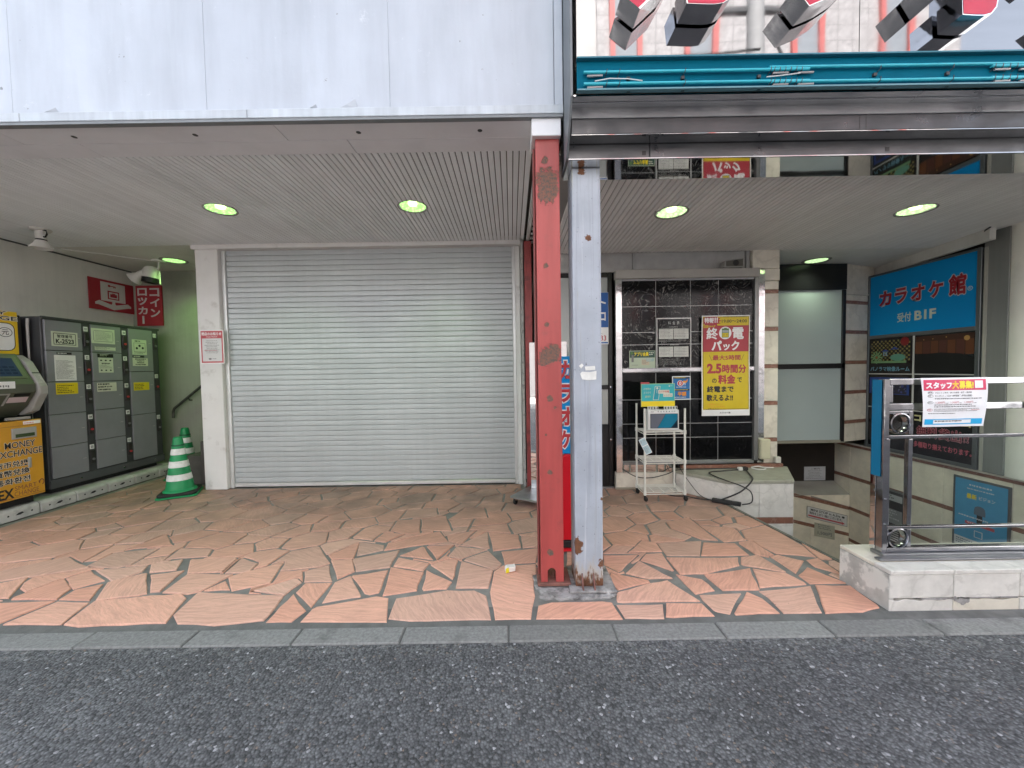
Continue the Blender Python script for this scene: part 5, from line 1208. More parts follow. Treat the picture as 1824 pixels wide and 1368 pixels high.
# wheeled mirror stand behind the red column
ms = thing('mirror_stand', (.15, 4.1, 0), 'wheeled steel stand with a tall mirrored panel behind the red column', 'stand')
mF = Frame((-.04, 4.06, 0), (.833, -.553, 0), (0, 0, 1), (.553, .833, 0))
MB().box(mF, 0, .62, 0, .46, .075, .098).build('base_plate', steel, ms, bevel=.003)
for a, b in ((.05, .05), (.57, .05), (.05, .41), (.57, .41)):
    q = mF.p(a, b, 0); cst = MB().lathe((q.x - .012, q.y, .036), [(0, -.012), (.030, -.012), (.035, -.006), (.035, .006), (.030, .012), (0, .012)], 20, (.83, -.55, 0)).build('caster', black_soft, ms, smooth=True)
    MB().box(Frame((q.x - .012, q.y, 0), (.833, -.553, 0), (0, 0, 1), (.553, .833, 0)), -.018, .018, -.02, .02, .050, .074).build('fork', chrome, cst)
MB().box(Frame((.20, 4.30, 0), (.97, -.24, 0), (0, 0, 1), (.24, .97, 0)), 0, .42, 0, .03, .10, 1.755).build('mirror_panel', mat_mirror('clear_mirror', (.80, .80, .80), .02, .0, 3, .05), ms, bevel=.002)

# ------------------------------------------------------------------ right building: polished fascia, neon tray, letters
XR = 6.4
mf = thing('mirror_fascia', (3.0, 2.3, 2.72), 'stepped polished steel fascia with mirror panels over the karaoke entrance', 'fascia')
F = front(2.18)
for a, b in ((.387, 1.95), (1.954, 3.6), (3.604, 5.2), (5.204, XR)):
    MB().box(F, a, b, 3.15, 5.2, -.03, 0).build('mirror_panel', mirror, mf)
for a, b in ((.37, 2.33), (2.333, 4.3), (4.303, XR)):
    MB().box(XY, a, b, 2.19, 2.236, 2.972, 2.979).build('mirror_strip', mirror_flat, mf)
    MB().box(XY, a, b, 2.239, 2.279, 2.966, 2.973).build('mirror_strip', mirror_flat, mf)
F = front(2.28)
MB().box(F, .37, XR, 2.81, 2.965, -.0975, -.0955).build('backing', black, mf)
MB().box(F, .37, XR, 2.908, 2.971, -.02, -.0005).build('steel_band', steel, mf, bevel=.003)
MB().box(F, .37, XR, 2.817, 2.905, -.095, .0).build('steel_band', steel_dull, mf, bevel=.003)
MB().box(F, .37, XR, 2.8145, 2.8165, -.094, -.001).build('mirror_strip', mirror_flat, mf)
for a in (2.05, 2.088): MB().box(F, a, a + .003, 2.820, 2.902, .0002, .0008).build('seam', black, mf)
F = front(2.376)
for a, b in ((.365, .86), (.862, 4.9), (4.902, XR)):
    MB().box(F, a, b, 2.724, 2.8140, -.25, .0).build('steel_band', steel_low, mf, bevel=.003)
    MB().box(F, a, b, 2.7205, 2.7225, -.245, -.001).build('mirror_strip', mirror_flat, mf)
MB().box(F, .366, XR, 2.722, 2.728, .0005, .006).build('bright_edge', rail_steel, mf)
for hx in (.826, 2.309): MB().box(F, hx - .012, hx + .012, 2.745, 2.77, .0003, .0015).build('hole', black, mf)
mb = MB(); mb.prism(Frame((.352, 0, 0), (0, 1, 0), (1, 0, 0)), [(2.18, 2.97), (2.18, 5.2), (2.46, 5.2), (2.60, 2.76), (2.60, 2.73), (2.38, 2.73), (2.29, 2.82)], 0, .012); mb.build('side_plate', M('side_grey', (.16, .175, .185), .45, .2, .1, 5), mf)
MB().box(XY, .349, .3515, 2.459, 2.53, 2.75, 5.2).build('black_seal', black, mf)

teal_m = M('tray_teal', (.001, .115, .185), .6, 0, .10, 3, dirt=(.001, .075, .12), da=.5, ds=2, spec=.05)
teal_tube = M('neon_tube_teal', (.03, .40, .50), .2, 0, .05, 8)
tr = thing('neon_tray', (3.0, 2.16, 2.98), 'teal metal tray with two unlit teal neon tubes under the mirror panel', 'neon sign')
F = front(2.178)
MB().box(F, .386, XR, 2.985, 3.146, .001, .004).build('back_plate', teal_m, tr)
MB().box(F, .384, XR, 3.147, 3.155, .0012, .030).build('upper_lip', M('tray_lip', (.02, .16, .22), .45), tr)
MB().box(F, .384, XR, 2.976, 2.984, .0012, .030).build('lower_lip', M('tray_lip2', (.10, .24, .29), .45), tr)
clip_m = M('clip_dark', (.03, .03, .035), .5); glass_end = M('electrode', (.38, .36, .36), .3, .3)
for zc in (3.076, 3.014):
    for a, b in ((.42, 1.66), (1.44, 2.86), (2.66, 4.1), (3.9, 5.4)):
        dz = .012 if a in (1.44, 3.9) and zc > 3.05 else (-.004 if a in (1.44, 3.9) else 0)
        MB().tube([F.p(a, zc + dz, .020), F.p(b, zc + dz, .020)], .0085, 10).build('neon_tube', teal_tube, tr, smooth=True)
    for a in (.44, 1.46, 1.60, 2.68, 2.82, 3.94):
        MB().tube([F.p(a, zc - .018, .018), F.p(a + .085, zc - .016, .018)], .0055, 8).build('electrode', glass_end, tr)
    for a in (.55, .62, .98, 1.45, 1.47, 1.50, 1.53, 1.56, 1.59, 1.62, 2.05, 2.45, 2.68, 2.72, 2.76, 2.8, 2.84, 3.3, 3.7):
        MB().tube([F.p(a, zc + .013, .026), F.p(a - .006, zc - .010, .029), F.p(a - .012, zc - .022, .006)], .0022, 5).build('clip', clip_m, tr)
    for a in (.66, .96, 1.38, 2.02, 2.42, 3.2): MB().box(F, a, a + .018, zc - .038, zc - .022, .004, .016).build('clip', clip_m, tr)
MB().tube([F.p(.48, 3.022, .030), F.p(.56, 3.033, .032), F.p(.66, 3.03, .032), F.p(.74, 3.02, .03)], .003).build('wire', M('wire_white', (.6, .62, .62), .5), tr)
MB().tube([F.p(1.42, 3.03, .030), F.p(1.5, 3.035, .032), F.p(1.6, 3.045, .034)], .003).build('wire', M('wire_white', (.6, .62, .62), .5), tr)

letter_red = M('letter_red', (.52, .012, .05), .25, 0, .06, 6)
def channel_letter(ch, a0, a1, b0, b1, lab):
    t = thing('channel_letter', ((a0 + a1) / 2, 2.1, b0), lab, 'sign letter', 'red katakana letters on the mirror fascia')
    Fl = front(2.05)
    cu = bpy.data.curves.new('letters', 'FONT'); cu.body = ch; cu.size = 1.0; cu.offset = .028; cu.resolution_u = 3; cu.extrude = .5
    o = bpy.data.objects.new('letters', cu); me = o.to_mesh()
    v = [tuple(q.co) for q in me.vertices]; f = [tuple(p_.vertices) for p_ in me.polygons]; nz = [abs(p_.normal.z) for p_ in me.polygons]
    o.to_mesh_clear(); bpy.data.objects.remove(o)
    x0 = min(q[0] for q in v); x1 = max(q[0] for q in v); y0 = min(q[1] for q in v); y1 = max(q[1] for q in v)
    T = lambda q, c: Fl.p(a0 + (q[0] - x0) / (x1 - x0) * (a1 - a0), b0 + (q[1] - y0) / (y1 - y0) * (b1 - b0), c)
    MB().add([T(q, 0 if q[2] > 0 else -.118) for q in v], [g for g, z_ in zip(f, nz) if z_ < .5 or True]).build('side', chrome, t)
    MB().text(Fl, ch, a0 + .006, a1 - .006, b0 + .006, b1 - .006, .0015, .016).build('face', letter_red, t)
channel_letter('カ', .60, 1.24, 3.312, 4.0, 'first red katakana letter with two foot tips, nearest the white fascia')
channel_letter('ラ', 1.40, 1.98, 3.312, 4.0, 'second red katakana letter above the teal neon tray')
channel_letter('オ', 2.16, 2.70, 3.25, 4.0, 'third red katakana letter hanging lowest of the row')
channel_letter('ケ', 2.86, 3.45, 3.25, 4.0, 'last red katakana letter at the right frame edge')

# ------------------------------------------------------------------ right ceiling
cr = thing('ceiling', (3.0, 4.0, 2.81), kind='structure')
MB().box(XY, .60, XR, 2.63, 4.62, 2.92, 2.95).build('backing', gap_m, cr)
slat_r = M('ceiling_slat_paint_right', (.80, .80, .79), .55, 0, .06, 2, 0, 40, rand=.04, dirt=(.64, .62, .60), da=.3, ds=1.6)
slats(cr, .50, 5.3, 2.632, 4.56, 2.810, LAMPS_R, slat_r)
MB().box(XY, 3.18, XR, 4.562, 5.95, 2.812, 2.86).build('flat_board', smooth_ceil, cr)
MB().box(XY, .47, 3.18, 4.562, 4.9, 2.83, 2.86).build('flat_board', smooth_ceil, cr)

# ------------------------------------------------------------------ rear wall: door, stone band, tiled display
bwr = thing('stone_band', (2.0, 4.62, 2.5), 'grey stone cladding above the black tiled display', 'wall')
F = front(4.60)
for a, b in ((.45, 1.455), (1.492, 2.80)):
    MB().box(F, a, b, 2.595, 2.83, -.05, 0).build('stone_slab', tile_grey, bwr, bevel=.003)
MB().box(F, 1.458, 1.489, 2.595, 2.83, -.05, .012).build('joint_cover', M('joint_cover', (.33, .33, .32), .5), bwr, bevel=.003)
MB().box(F, 2.803, 2.85, 2.595, 2.83, -.05, .02).build('joint_cover', M('joint_cover', (.33, .33, .32), .5), bwr, bevel=.003)
MB().box(XY, .45, 3.2, 4.72, 4.78, -.4, 2.83).build('core', dark_void, bwr)
dr = thing('glass_door', (.8, 4.6, 0), 'black framed door with frosted panes behind the silver pillar', 'door')
MB().box(F, 1.163, 1.212, .02, 2.59, -.05, .012).build('stile', black, dr, bevel=.003)
MB().box(F, .42, .47, .02, 2.59, -.05, .012).build('stile', black, dr, bevel=.003)
for b0, b1 in ((2.54, 2.59), (1.20, 1.25), (.02, .775)): MB().box(F, .473, 1.160, b0, b1, -.05, .010).build('rail', black, dr, bevel=.003)
frost = M('frosted_glass', (.40, .42, .41), .25, 0, .08, 1.3, dirt=(.30, .31, .31), da=.5, ds=1.2)
for b0, b1 in ((1.252, 2.538), (.777, 1.198)): MB().box(F, .473, 1.160, b0, b1, -.03, -.010).build('pane', frost, dr)
for z_ in (1.225, .59): MB().lathe((1.187, 4.587, z_), [(.012, 0), (.010, .006), (0, .007)], 14, (0, -1, 0)).build('screw', chrome, dr)
MB().box(F, .42, 1.212, -.002, .02, -.05, .03).build('threshold', steel, dr)
ds_ = thing('door_sign', (.95, 4.57, 1.74), 'blue and white sign plate on the black door beside the silver pillar', 'sign')
G = front(4.578)
MB().box(G, .72, 1.162, 1.74, 2.356, -.006, .0).build('plate', white_p, ds_)
mb = MB(); mb.rect(G, .722, 1.160, 1.942, 2.354, .001, 0); mb.text(G, 'ト', 1.045, 1.135, 2.18, 2.29, .0018, .03, 1); mb.text(G, 'ロ', 1.05, 1.13, 2.02, 2.12, .0018, .03, 1)
mb.text(G, 'イト', 1.02, 1.09, 1.845, 1.885, .0012, .0, 2); mb.text(G, '0533', .985, 1.135, 1.783, 1.845, .0012, .02, 3); mb.rect(G, .80, 1.155, 1.75, 1.766, .0012, 0)
mb.build('lettering', [flat('deep_blue', (.01, .10, .36)), white_p, black_p, crimson_p], ds_)

dp = thing('tiled_display', (2.1, 4.55, .2), 'black tiled display wall in a polished steel frame', 'display wall')
F = front(4.52)
MB().box(F, 1.304, 2.852, .335, 2.476, -.05, -.0075).build('joint_backing', joint_m, dp)
colx = [1.304, 1.706, 2.114, 2.444, 2.852]; up = [2.476, 2.171, 1.868, 1.723, 1.447]; lo = [1.397, 1.072, .784, .616, .338]
for rows, mm in ((up, bt_hi), (lo, bt_lo)):
    for a, b in zip(colx, colx[1:]):
        for t, q in zip(rows, rows[1:]):
            MB().box(F, a + .004, b - .004, q + .004, t - .004, -.0074, 0).build('tile', mm, dp, bevel=.0015)
MB().box(F, 1.225, 1.301, .21, 2.488, -.05, .030).build('frame_side', chrome, dp, bevel=.004)
MB().box(F, 2.856, 2.905, .335, 2.488, -.05, .030).build('frame_side', M('frame_grey', (.24, .24, .235), .3, .6), dp, bevel=.004)
MB().box(F, 2.906, 2.985, .30, 2.585, -.05, .012).build('frame_side', chrome, dp, bevel=.004)
MB().box(F, 1.225, 2.905, 2.490, 2.592, -.05, .045).build('frame_top', M('frame_top', (.33, .315, .29), .5, .1, .08, 4, dirt=(.2, .19, .18), da=.4), dp, bevel=.004)
MB().box(F, 1.304, 2.853, 2.468, 2.488, -.004, .016).build('inner_trim', steel, dp)
MB().box(F, 1.304, 2.853, 1.399, 1.445, -.004, .030).build('middle_rail', chrome, dp, bevel=.003)
MB().box(F, 1.304, 2.855, .300, .334, -.05, .028).build('bottom_rail', steel, dp, bevel=.003)
MB().box(F, 1.304, 1.90, .21, .298, -.05, .020).build('kick_plate', mirror_flat, dp)
MB().box(F, 1.225, 2.0, .0, .205, -.06, .010).build('base_stone', cream, dp, bevel=.004)
MB().box(F, 1.22, 1.98, .004, .03, .012, .022).build('base_trim', M('aged_trim', (.36, .33, .26), .4, .4), dp)
pb = thing('price_board', (1.907, 4.5, 1.45), 'framed price list with four white tables on the upper black tiles', 'price list')
F = front(4.506)
MB().box(F, 1.716, 2.104, 1.452, 2.018, -.004, .0).build('board', bt_hi, pb)
mb = MB()
for q in ((1.706, 2.114, 2.018, 2.032), (1.706, 1.716, 1.448, 2.018), (2.104, 2.114, 1.448, 2.018)): mb.box(F, *q, -.006, .006)
mb.box(F, 1.716, 2.104, 1.722, 1.727, .0003, .002)
mb.build('frame', joint_m, pb)
mb = MB()
mb.text(F, '料', 1.845, 1.875, 1.955, 1.992, .001, 0, 0); mb.text(F, '金', 1.897, 1.927, 1.955, 1.992, .001, 0, 0); mb.text(F, '表', 1.948, 1.978, 1.955, 1.992, .001, 0, 0)
mb.lines(F, 1.83, 1.99, 1.916, 1.928, 1, .001, 0, .5, 3, True); mb.lines(F, 1.84, 2.0, 1.708, 1.720, 1, .001, 0, .6, 4, True)
for b0, b1 in ((1.785, 1.905), (1.575, 1.695)):
    for a0, a1 in ((1.736, 1.906), (1.912, 2.085)):
        mb.rect(F, a0, a1, b0, b1, .001, 1); mb.lines(F, a0 + .01, a1 - .01, b0 + .01, b1 - .008, 6, .0016, 2, .30, int(a0 * 100 + b0 * 10))
        for k in (1, 2, 3): mb.rect(F, a0, a1, b0 + k * .03, b0 + k * .03 + .0015, .0014, 2)
        mb.rect(F, a0 + .06, a0 + .0615, b0, b1, .0015, 2); mb.rect(F, a0 + .118, a0 + .1195, b0, b1, .0015, 2)
mb.lines(F, 1.735, 2.09, 1.747, 1.775, 3, .001, 0, .25, 6); mb.lines(F, 1.735, 2.09, 1.47, 1.55, 7, .001, 0, .22, 7)
mb.build('price_print', [flat('dull_white', (.50, .50, .47)), flat('table_white', (.52, .52, .48)), grey_p], pb)
spk = thing('wall_speaker', (2.59, 4.5, 2.595), 'small grey box loudspeaker sitting on top of the tiled display', 'speaker')
mb = MB(); mb.prism(front(4.555), [(2.475, 2.596), (2.70, 2.596), (2.70, 2.705), (2.475, 2.668)], 0, .11); mb.build('case', M('speaker_grey', (.30, .30, .28), .5), spk, bevel=.008)
mb = MB(); mb.prism(front(4.444), [(2.488, 2.606), (2.682, 2.606), (2.682, 2.688), (2.488, 2.660)], 0, .003); mb.build('grille', M('speaker_grille', (.10, .095, .08), .8), spk)
MB().disc(front(4.4405), 2.60, 2.642, .035, 0, 20).build('cone', black, spk)

# posters on the display
def dots(mb, F, a0, a1, b0, b1, c, mi, st=.0125, r=.0034):
    n = int((a1 - a0) / st)
    for i in range(n + 1):
        for b in (b0, b1): mb.rect(F, a0 + (a1 - a0) * i / n - r, a0 + (a1 - a0) * i / n + r, b - r, b + r, c, mi)
    n = int((b1 - b0) / st)
    for i in range(n + 1):
        for a in (a0, a1): mb.rect(F, a - r, a + r, b0 + (b1 - b0) * i / n - r, b0 + (b1 - b0) * i / n + r, c, mi)
po = thing('yellow_poster', (2.51, 4.49, .87), 'tall yellow and red karaoke price poster on the black tiles', 'poster')
F = front(4.492)
poster_y = flat('poster_yellow', (.60, .45, .012)); poster_r = flat('poster_red', (.38, .035, .05))
a0, a1, b0, b1 = 2.230, 2.795, .872, 2.048
N_ = 14                                                              # the paper bows slightly off the tiles
bow = lambda b: .010 * math.sin((b - b0) / (b1 - b0) * math.pi * 2.3) + .012
mb = MB()
mb.grid(F, a0, a1, b0, b1, .004, 0, 14, 30)
mb.grid(F, a0 + .012, a1 - .010, b0 + .072, b1 - .012, .0048, 1, 14, 30)
mb.grid(F, a0 + .014, a1 - .012, 1.625, 1.930, .0056, 2, 14, 10)
dots(mb, F, a0 + .020, a1 - .018, b0 + .078, b1 - .018, .0062, 3)
star = []
for i in range(28):
    t = 2 * math.pi * i / 28; r = (1.0 if i % 2 == 0 else .72)
    star.append((2.335 + .125 * r * math.cos(t), 1.985 + .075 * r * math.sin(t)))
mb.quad([F.p(max(a0 + .014, a), min(b1 - .013, b), .0060) for a, b in star], 2)
mb.text(F, '特報', 2.262, 2.368, 1.962, 2.022, .0068, .035, 0); mb.text(F, '!!', 2.376, 2.415, 1.965, 2.025, .0068, .03, 0)
mb.rect(F, 2.25, 2.305, 1.905, 1.935, .0066, 1); mb.text(F, '限定', 2.254, 2.30, 1.909, 1.931, .0072, .0, 2)
mb.lines(F, 2.31, 2.42, 1.905, 1.930, 1, .0066, 1, .6, 4)
mb.text(F, '19:00～24:00', 2.462, 2.757, 1.962, 1.998, .0062, .012, 3); mb.lines(F, 2.48, 2.76, 2.022, 2.034, 1, .0062, 3, .6, 6)
mb.text(F, '終', 2.288, 2.415, 1.772, 1.905, .0062, .028, 0); mb.text(F, '電', 2.590, 2.720, 1.772, 1.905, .0062, .026, 0)
mb.disc(F, 2.504, 1.843, .073, .0062, 30, 0)
mb.rect(F, 2.464, 2.546, 1.79, 1.895, .0068, 4); mb.rect(F, 2.470, 2.540, 1.848, 1.875, .0074, 5); mb.rect(F, 2.470, 2.540, 1.796, 1.842, .0074, 1); mb.disc(F, 2.487, 1.82, .006, .0080, 10, 4); mb.disc(F, 2.523, 1.82, .006, .0080, 10, 4)
mb.rect(F, 2.49, 2.52, 1.895, 1.903, .0068, 4)
mb.text(F, 'パ', 2.345, 2.465, 1.640, 1.755, .0062, .04, 0); mb.text(F, 'ッ', 2.480, 2.56, 1.640, 1.715, .0062, .035, 0); mb.text(F, 'ク', 2.575, 2.672, 1.640, 1.752, .0062, .04, 0)
mb.text(F, '＼', 2.318, 2.35, 1.52, 1.59, .0056, .02, 3); mb.text(F, '／', 2.695, 2.727, 1.52, 1.59, .0056, .02, 3)
mb.text(F, '最大5時間', 2.36, 2.685, 1.525, 1.585, .0056, .025, 2)
mb.text(F, '2.5', 2.293, 2.462, 1.37, 1.488, .0056, .05, 2); mb.text(F, '時間分', 2.472, 2.752, 1.375, 1.472, .0056, .04, 2)
mb.text(F, 'の', 2.35, 2.405, 1.258, 1.312, .0056, .03, 3); mb.text(F, '料金', 2.425, 2.622, 1.250, 1.352, .0056, .05, 2); mb.text(F, 'で', 2.645, 2.705, 1.262, 1.322, .0056, .03, 3)
mb.text(F, '終電まで', 2.292, 2.600, 1.15, 1.222, .0056, .04, 3)
mb.text(F, '歌えるよ!!', 2.286, 2.592, 1.048, 1.122, .0056, .04, 3)
mb.text(F, '※3日間限定となります', 2.288, 2.48, .998, 1.016, .0056, .0, 6); mb.text(F, '※1名様以上のお客様が', 2.288, 2.50, .972, .990, .0056, .0, 6); mb.text(F, '対象となります', 2.302, 2.435, .946, .964, .0056, .0, 3)
mb.text(F, 'カラオケ館', 2.44, 2.565, .898, .918, .0048, .02, 3)
# fold creases stay in the paper
for q in mb.v:
    bb = q.z; cc = .0035 * math.sin((bb - b0) / (b1 - b0) * math.pi * 2.3) - (.006 * ((bb - b0) / .4) if bb < b0 + .4 else .006) + .006
    q.y -= cc + .004 * math.sin((q.x - a0) / (a1 - a0) * math.pi)
mb.build('sheet', [white_p, poster_y, poster_r, black_p, green_p, flat('window_grey', (.35, .38, .40)), orange_p], po)
ap = thing('app_poster', (1.54, 4.51, 1.44), 'small pale green landscape notice left of the price list', 'poster')
F = front(4.512); a0, a1, b0, b1 = 1.388, 1.694, 1.449, 1.653
mb = MB(); mb.box(F, a0, a1, b0, b1, 0, .0015, 0); mb.rect(F, a0 + .006, a1 - .006, b1 - .082, b1 - .006, .0021, 1); mb.rect(F, a0 + .012, a1 - .012, b0 + .010, b1 - .085, .0021, 0)
mb.text(F, 'アプリ会員', a0 + .058, a0 + .228, b1 - .064, b1 - .018, .0028, .05, 2); mb.lines(F, a0 + .235, a1 - .012, b1 - .06, b1 - .02, 2, .0028, 3, .6, 2)
mb.disc(F, a0 + .03, b1 - .03, .016, .0028, 12, 4); mb.rect(F, a0 + .026, a0 + .052, b0 + .07, b1 - .05, .0028, 5)
mb.lines(F, a0 + .03, a0 + .14, b0 + .025, b0 + .04, 1, .0027, 5, .6, 3); mb.rect(F, a0 + .145, a0 + .235, b0 + .035, b0 + .10, .0027, 6); mb.rect(F, a0 + .20, a1 - .015, b0 + .075, b0 + .115, .0030, 7); mb.lines(F, a0 + .21, a1 - .02, b0 + .08, b0 + .11, 2, .0034, 3, .4, 5); mb.lines(F, a0 + .15, a0 + .23, b0 + .04, b0 + .095, 4, .0031, 5, .4, 8)
mb.build('sheet', [flat('pale_green', (.42, .48, .36)), flat('dark_green', (.02, .07, .05)), yellow_p, cream_p, green_p, grey_p, flat('buff', (.50, .42, .30)), flat('mist', (.30, .40, .38))], ap)
bp = thing('blue_offer_poster', (2.0, 4.51, 1.065), 'small portrait blue poster with red price burst behind the tablet sign', 'poster')
a0, a1, b0, b1 = 1.894, 2.112, 1.066, 1.346
mb = MB(); mb.box(F, a0, a1, b0, b1, 0, .0015, 0); mb.rect(F, a0 + .010, a1 - .010, b0 + .012, b1 - .010, .0021, 1)
for bb in (b1 - .030, b1 - .172): mb.rect(F, a0 + .012, a1 - .012, bb, bb + .018, .0027, 2); mb.lines(F, a0 + .02, a1 - .02, bb + .003, bb + .016, 1, .0033, 3, .7, int(bb * 99))
mb.disc(F, a0 + .095, b1 - .085, .036, .0027, 24, 0); mb.disc(F, a0 + .095, b1 - .085, .031, .0033, 24, 4); mb.text(F, '0', a0 + .082, a0 + .108, b1 - .106, b1 - .064, .0039, .03, 0); mb.text(F, '円', a0 + .128, a0 + .155, b1 - .108, b1 - .080, .0033, .03, 0)
mb.quad([F.p(a0 + x_, b1 - y_, .0030) for x_, y_ in ((.125, .075), (.135, .05), (.155, .058), (.185, .035), (.178, .065), (.165, .08), (.14, .085))], 5)
mb.text(F, '半額', a0 + .065, a0 + .165, b0 + .045, b0 + .095, .0033, .05, 5); mb.lines(F, a0 + .03, a1 - .02, b0 + .02, b0 + .035, 1, .0027, 0, .6, 5); mb.lines(F, a0 + .05, a1 - .04, b1 - .138, b1 - .126, 1, .0027, 0, .6, 6)
mb.build('sheet', [white_p, flat('poster_blue', (.008, .14, .38)), black_p, yellow_p, red_p, orange_p], bp)

cc = thing('striped_pillar', (3.08, 4.6, 0), 'cream marble pillar with brown stone bands beside the tiled display', 'pillar')
F = front(4.55)
zs_ = [.30, .565, 1.005, 1.445, 1.888, 2.330, 2.48]
bands = [.565, 1.005, 1.445, 1.888, 2.330]
prev = .285
for i, b in enumerate(bands):
    MB().box(F, 2.99, 3.172, prev + .002, b - .024, -.16, 0).build('stone', cream, cc, bevel=.003)
    MB().box(F, 2.99, 3.172, b - .022, b + .022, -.16, -.001).build('band', brown, cc, bevel=.002); prev = b + .024
MB().box(F, 2.99, 3.172, prev, 2.452, -.16, 0).build('stone', cream, cc, bevel=.003)
MB().box(F, 2.853, 3.172, 2.60, 2.83, -.16, .012).build('stone', cream, cc, bevel=.003)
MB().box(F, 2.99, 3.176, 2.456, 2.596, -.16, .014).build('stone', cream, cc, bevel=.006)
eb = thing('junction_box', (2.97, 4.5, .35), 'beige electrical junction box at the foot of the steel frame', 'junction box')
MB().box(front(4.507), 2.915, 3.028, .352, .590, -.002, .055).build('case', M('beige_plastic', (.50, .48, .34), .5, 0, .06, 8), eb, bevel=.008)
MB().box(front(4.507), 2.925, 3.018, .362, .580, .0552, .058).build('cover', M('beige_plastic', (.50, .48, .34), .5), eb, bevel=.003)
MB().box(front(4.507), 3.11, 3.17, .30, .37, -.02, .03).build('outlet', M('socket_white', (.55, .53, .47), .5), eb, bevel=.005)

# marble ledge at the foot of the display
lg = thing('marble_ledge', (2.6, 4.3, 0), 'cream marble ledge projecting in front of the tiled display', 'ledge')
MB().prism(XY, [(1.905, 4.50), (1.905, 4.445), (2.262, 3.995), (2.958, 3.978), (3.28, 4.53), (3.19, 4.55), (1.92, 4.55)], .205, .243).build('top_slab', mat_marble('ledge_top', (.34, .335, .27), (.22, .21, .16), 4, .4, .5), lg, bevel=.004)
G = between((2.266, 4.0), (2.954, 3.983))
MB().box(G, .0, .330, -.02, .203, -.03, .0).build('stone', white_marble, lg, bevel=.003); MB().box(G, .333, .688, -.155, .203, -.03, .0).build('stone', white_marble, lg, bevel=.003)
MB().box(G, .0, .330, -.155, -.022, -.03, .0).build('stone', white_marble, lg, bevel=.003)
MB().box(G, .0, .688, -.223, -.157, -.03, -.001).build('band', brown, lg, bevel=.002)
MB().box(G, .0, .688, -.9, -.225, -.03, .0).build('stone', white_marble, lg, bevel=.003)
G = between((1.908, 4.44), (2.262, 4.003))
MB().box(G, .0, .562, .0, .203, -.03, .0).build('stone', white_marble, lg, bevel=.003)
G = between((2.956, 3.986), (3.27, 4.53))
MB().box(G, .002, .63, -.9, .203, -.03, .0).build('stone', white_marble, lg, bevel=.003)
MB().prism(XY, [(1.93, 4.46), (2.275, 4.03), (2.93, 4.02), (3.22, 4.53), (1.93, 4.53)], -.9, .2).build('core', concrete_m, lg)
MB().box(XY, 2.0, 3.21, 4.50, 4.54, .2435, .285).build('brown_sill', brown, lg, bevel=.003)

cable_m = M('cable_black', (.014, .014, .014), .45)
def cable(name, pts, r, lab, mat=cable_m):
    P = [Vector(q) for q in pts]; out = []
    for i in range(len(P) - 1):                                       # Catmull-Rom through the points
        p0, p1, p2, p3 = P[max(i - 1, 0)], P[i], P[i + 1], P[min(i + 2, len(P) - 1)]
        for k in range(7):
            t = k / 7; out.append(.5 * ((2 * p1) + (p2 - p0) * t + (2 * p0 - 5 * p1 + 4 * p2 - p3) * t * t + (3 * p1 - p0 - 3 * p2 + p3) * t ** 3))
    out.append(P[-1])
    o = MB().tube(out, r, 7).build(name, mat, smooth=True); tag(o, lab, 'cable'); return o
cable('extension_cable', [(2.20, 4.03, .025), (2.30, 3.955, .10), (2.40, 3.945, .16), (2.50, 3.955, .26), (2.60, 4.15, .256), (2.655, 4.32, .262), (2.64, 4.40, .275)], .0075, 'thick black cord running from the power strip up to a plug on the ledge')
cable('extension_cable', [(2.36, 3.90, .02), (2.46, 3.90, .045), (2.47, 3.93, .14), (2.38, 3.95, .20), (2.27, 3.97, .24), (2.20, 4.14, .255), (2.23, 4.30, .252), (2.45, 4.36, .252), (2.62, 4.38, .256)], .006, 'black cord looping over the edge of the marble ledge')
cable('thin_cable', [(2.12, 4.06, .015), (2.04, 4.15, .05), (1.93, 4.24, .22), (1.86, 4.30, .36), (1.80, 4.35, .46)], .004, 'thin black cord rising from the floor to the white trolley')
cable('floor_cable', [(1.72, 4.32, .010), (1.80, 4.24, .008), (1.92, 4.22, .008), (2.04, 4.12, .010), (2.16, 4.04, .018)], .006, 'black cord lying on the floor by the trolley caster')
cable('base_cable', [(1.30, 4.47, .25), (1.45, 4.45, .17), (1.62, 4.44, .16), (1.80, 4.44, .20), (1.93, 4.43, .25), (2.25, 4.45, .252), (2.5, 4.46, .252), (2.72, 4.45, .254)], .0055, 'black cable sagging along the foot of the tiled display')
cable('white_cable', [(2.78, 4.42, .262), (2.84, 4.37, .256), (2.93, 4.39, .256), (2.90, 4.46, .27), (2.80, 4.45, .262), (2.86, 4.42, .28), (2.95, 4.44, .26), (3.05, 4.44, .256)], .007, 'coil of white cord on the marble ledge', M('cord_white', (.6, .59, .55), .5))
pz = thing('power_strip', (2.27, 3.97, 0), 'black power strip lying on the paving below the ledge', 'power strip')
G = between((2.13, 4.055), (2.38, 3.875), .006)
MB().box(G, .0, .27, .0, .036, -.03, .035).build('body', black_soft, pz, bevel=.01, segs=2)
for k in range(3): MB().box(G, .05 + k * .07, .085 + k * .07, .036, .039, -.012, .016).build('socket', M('socket_dark', (.04, .04, .04), .4), pz)
plg = thing('white_plug', (2.66, 4.38, .245), 'white adaptor with black plug on the ledge top', 'plug')
MB().box(XY, 2.60, 2.65, 4.36, 4.40, .246, .285).build('adaptor', M('cord_white', (.6, .59, .55), .5), plg, bevel=.006)
MB().lathe((2.652, 4.38, .267), [(0, 0), (.022, 0), (.026, .03), (.02, .055), (0, .056)], 14, (1, -.1, 0)).build('plug_body', black_soft, plg, smooth=True)

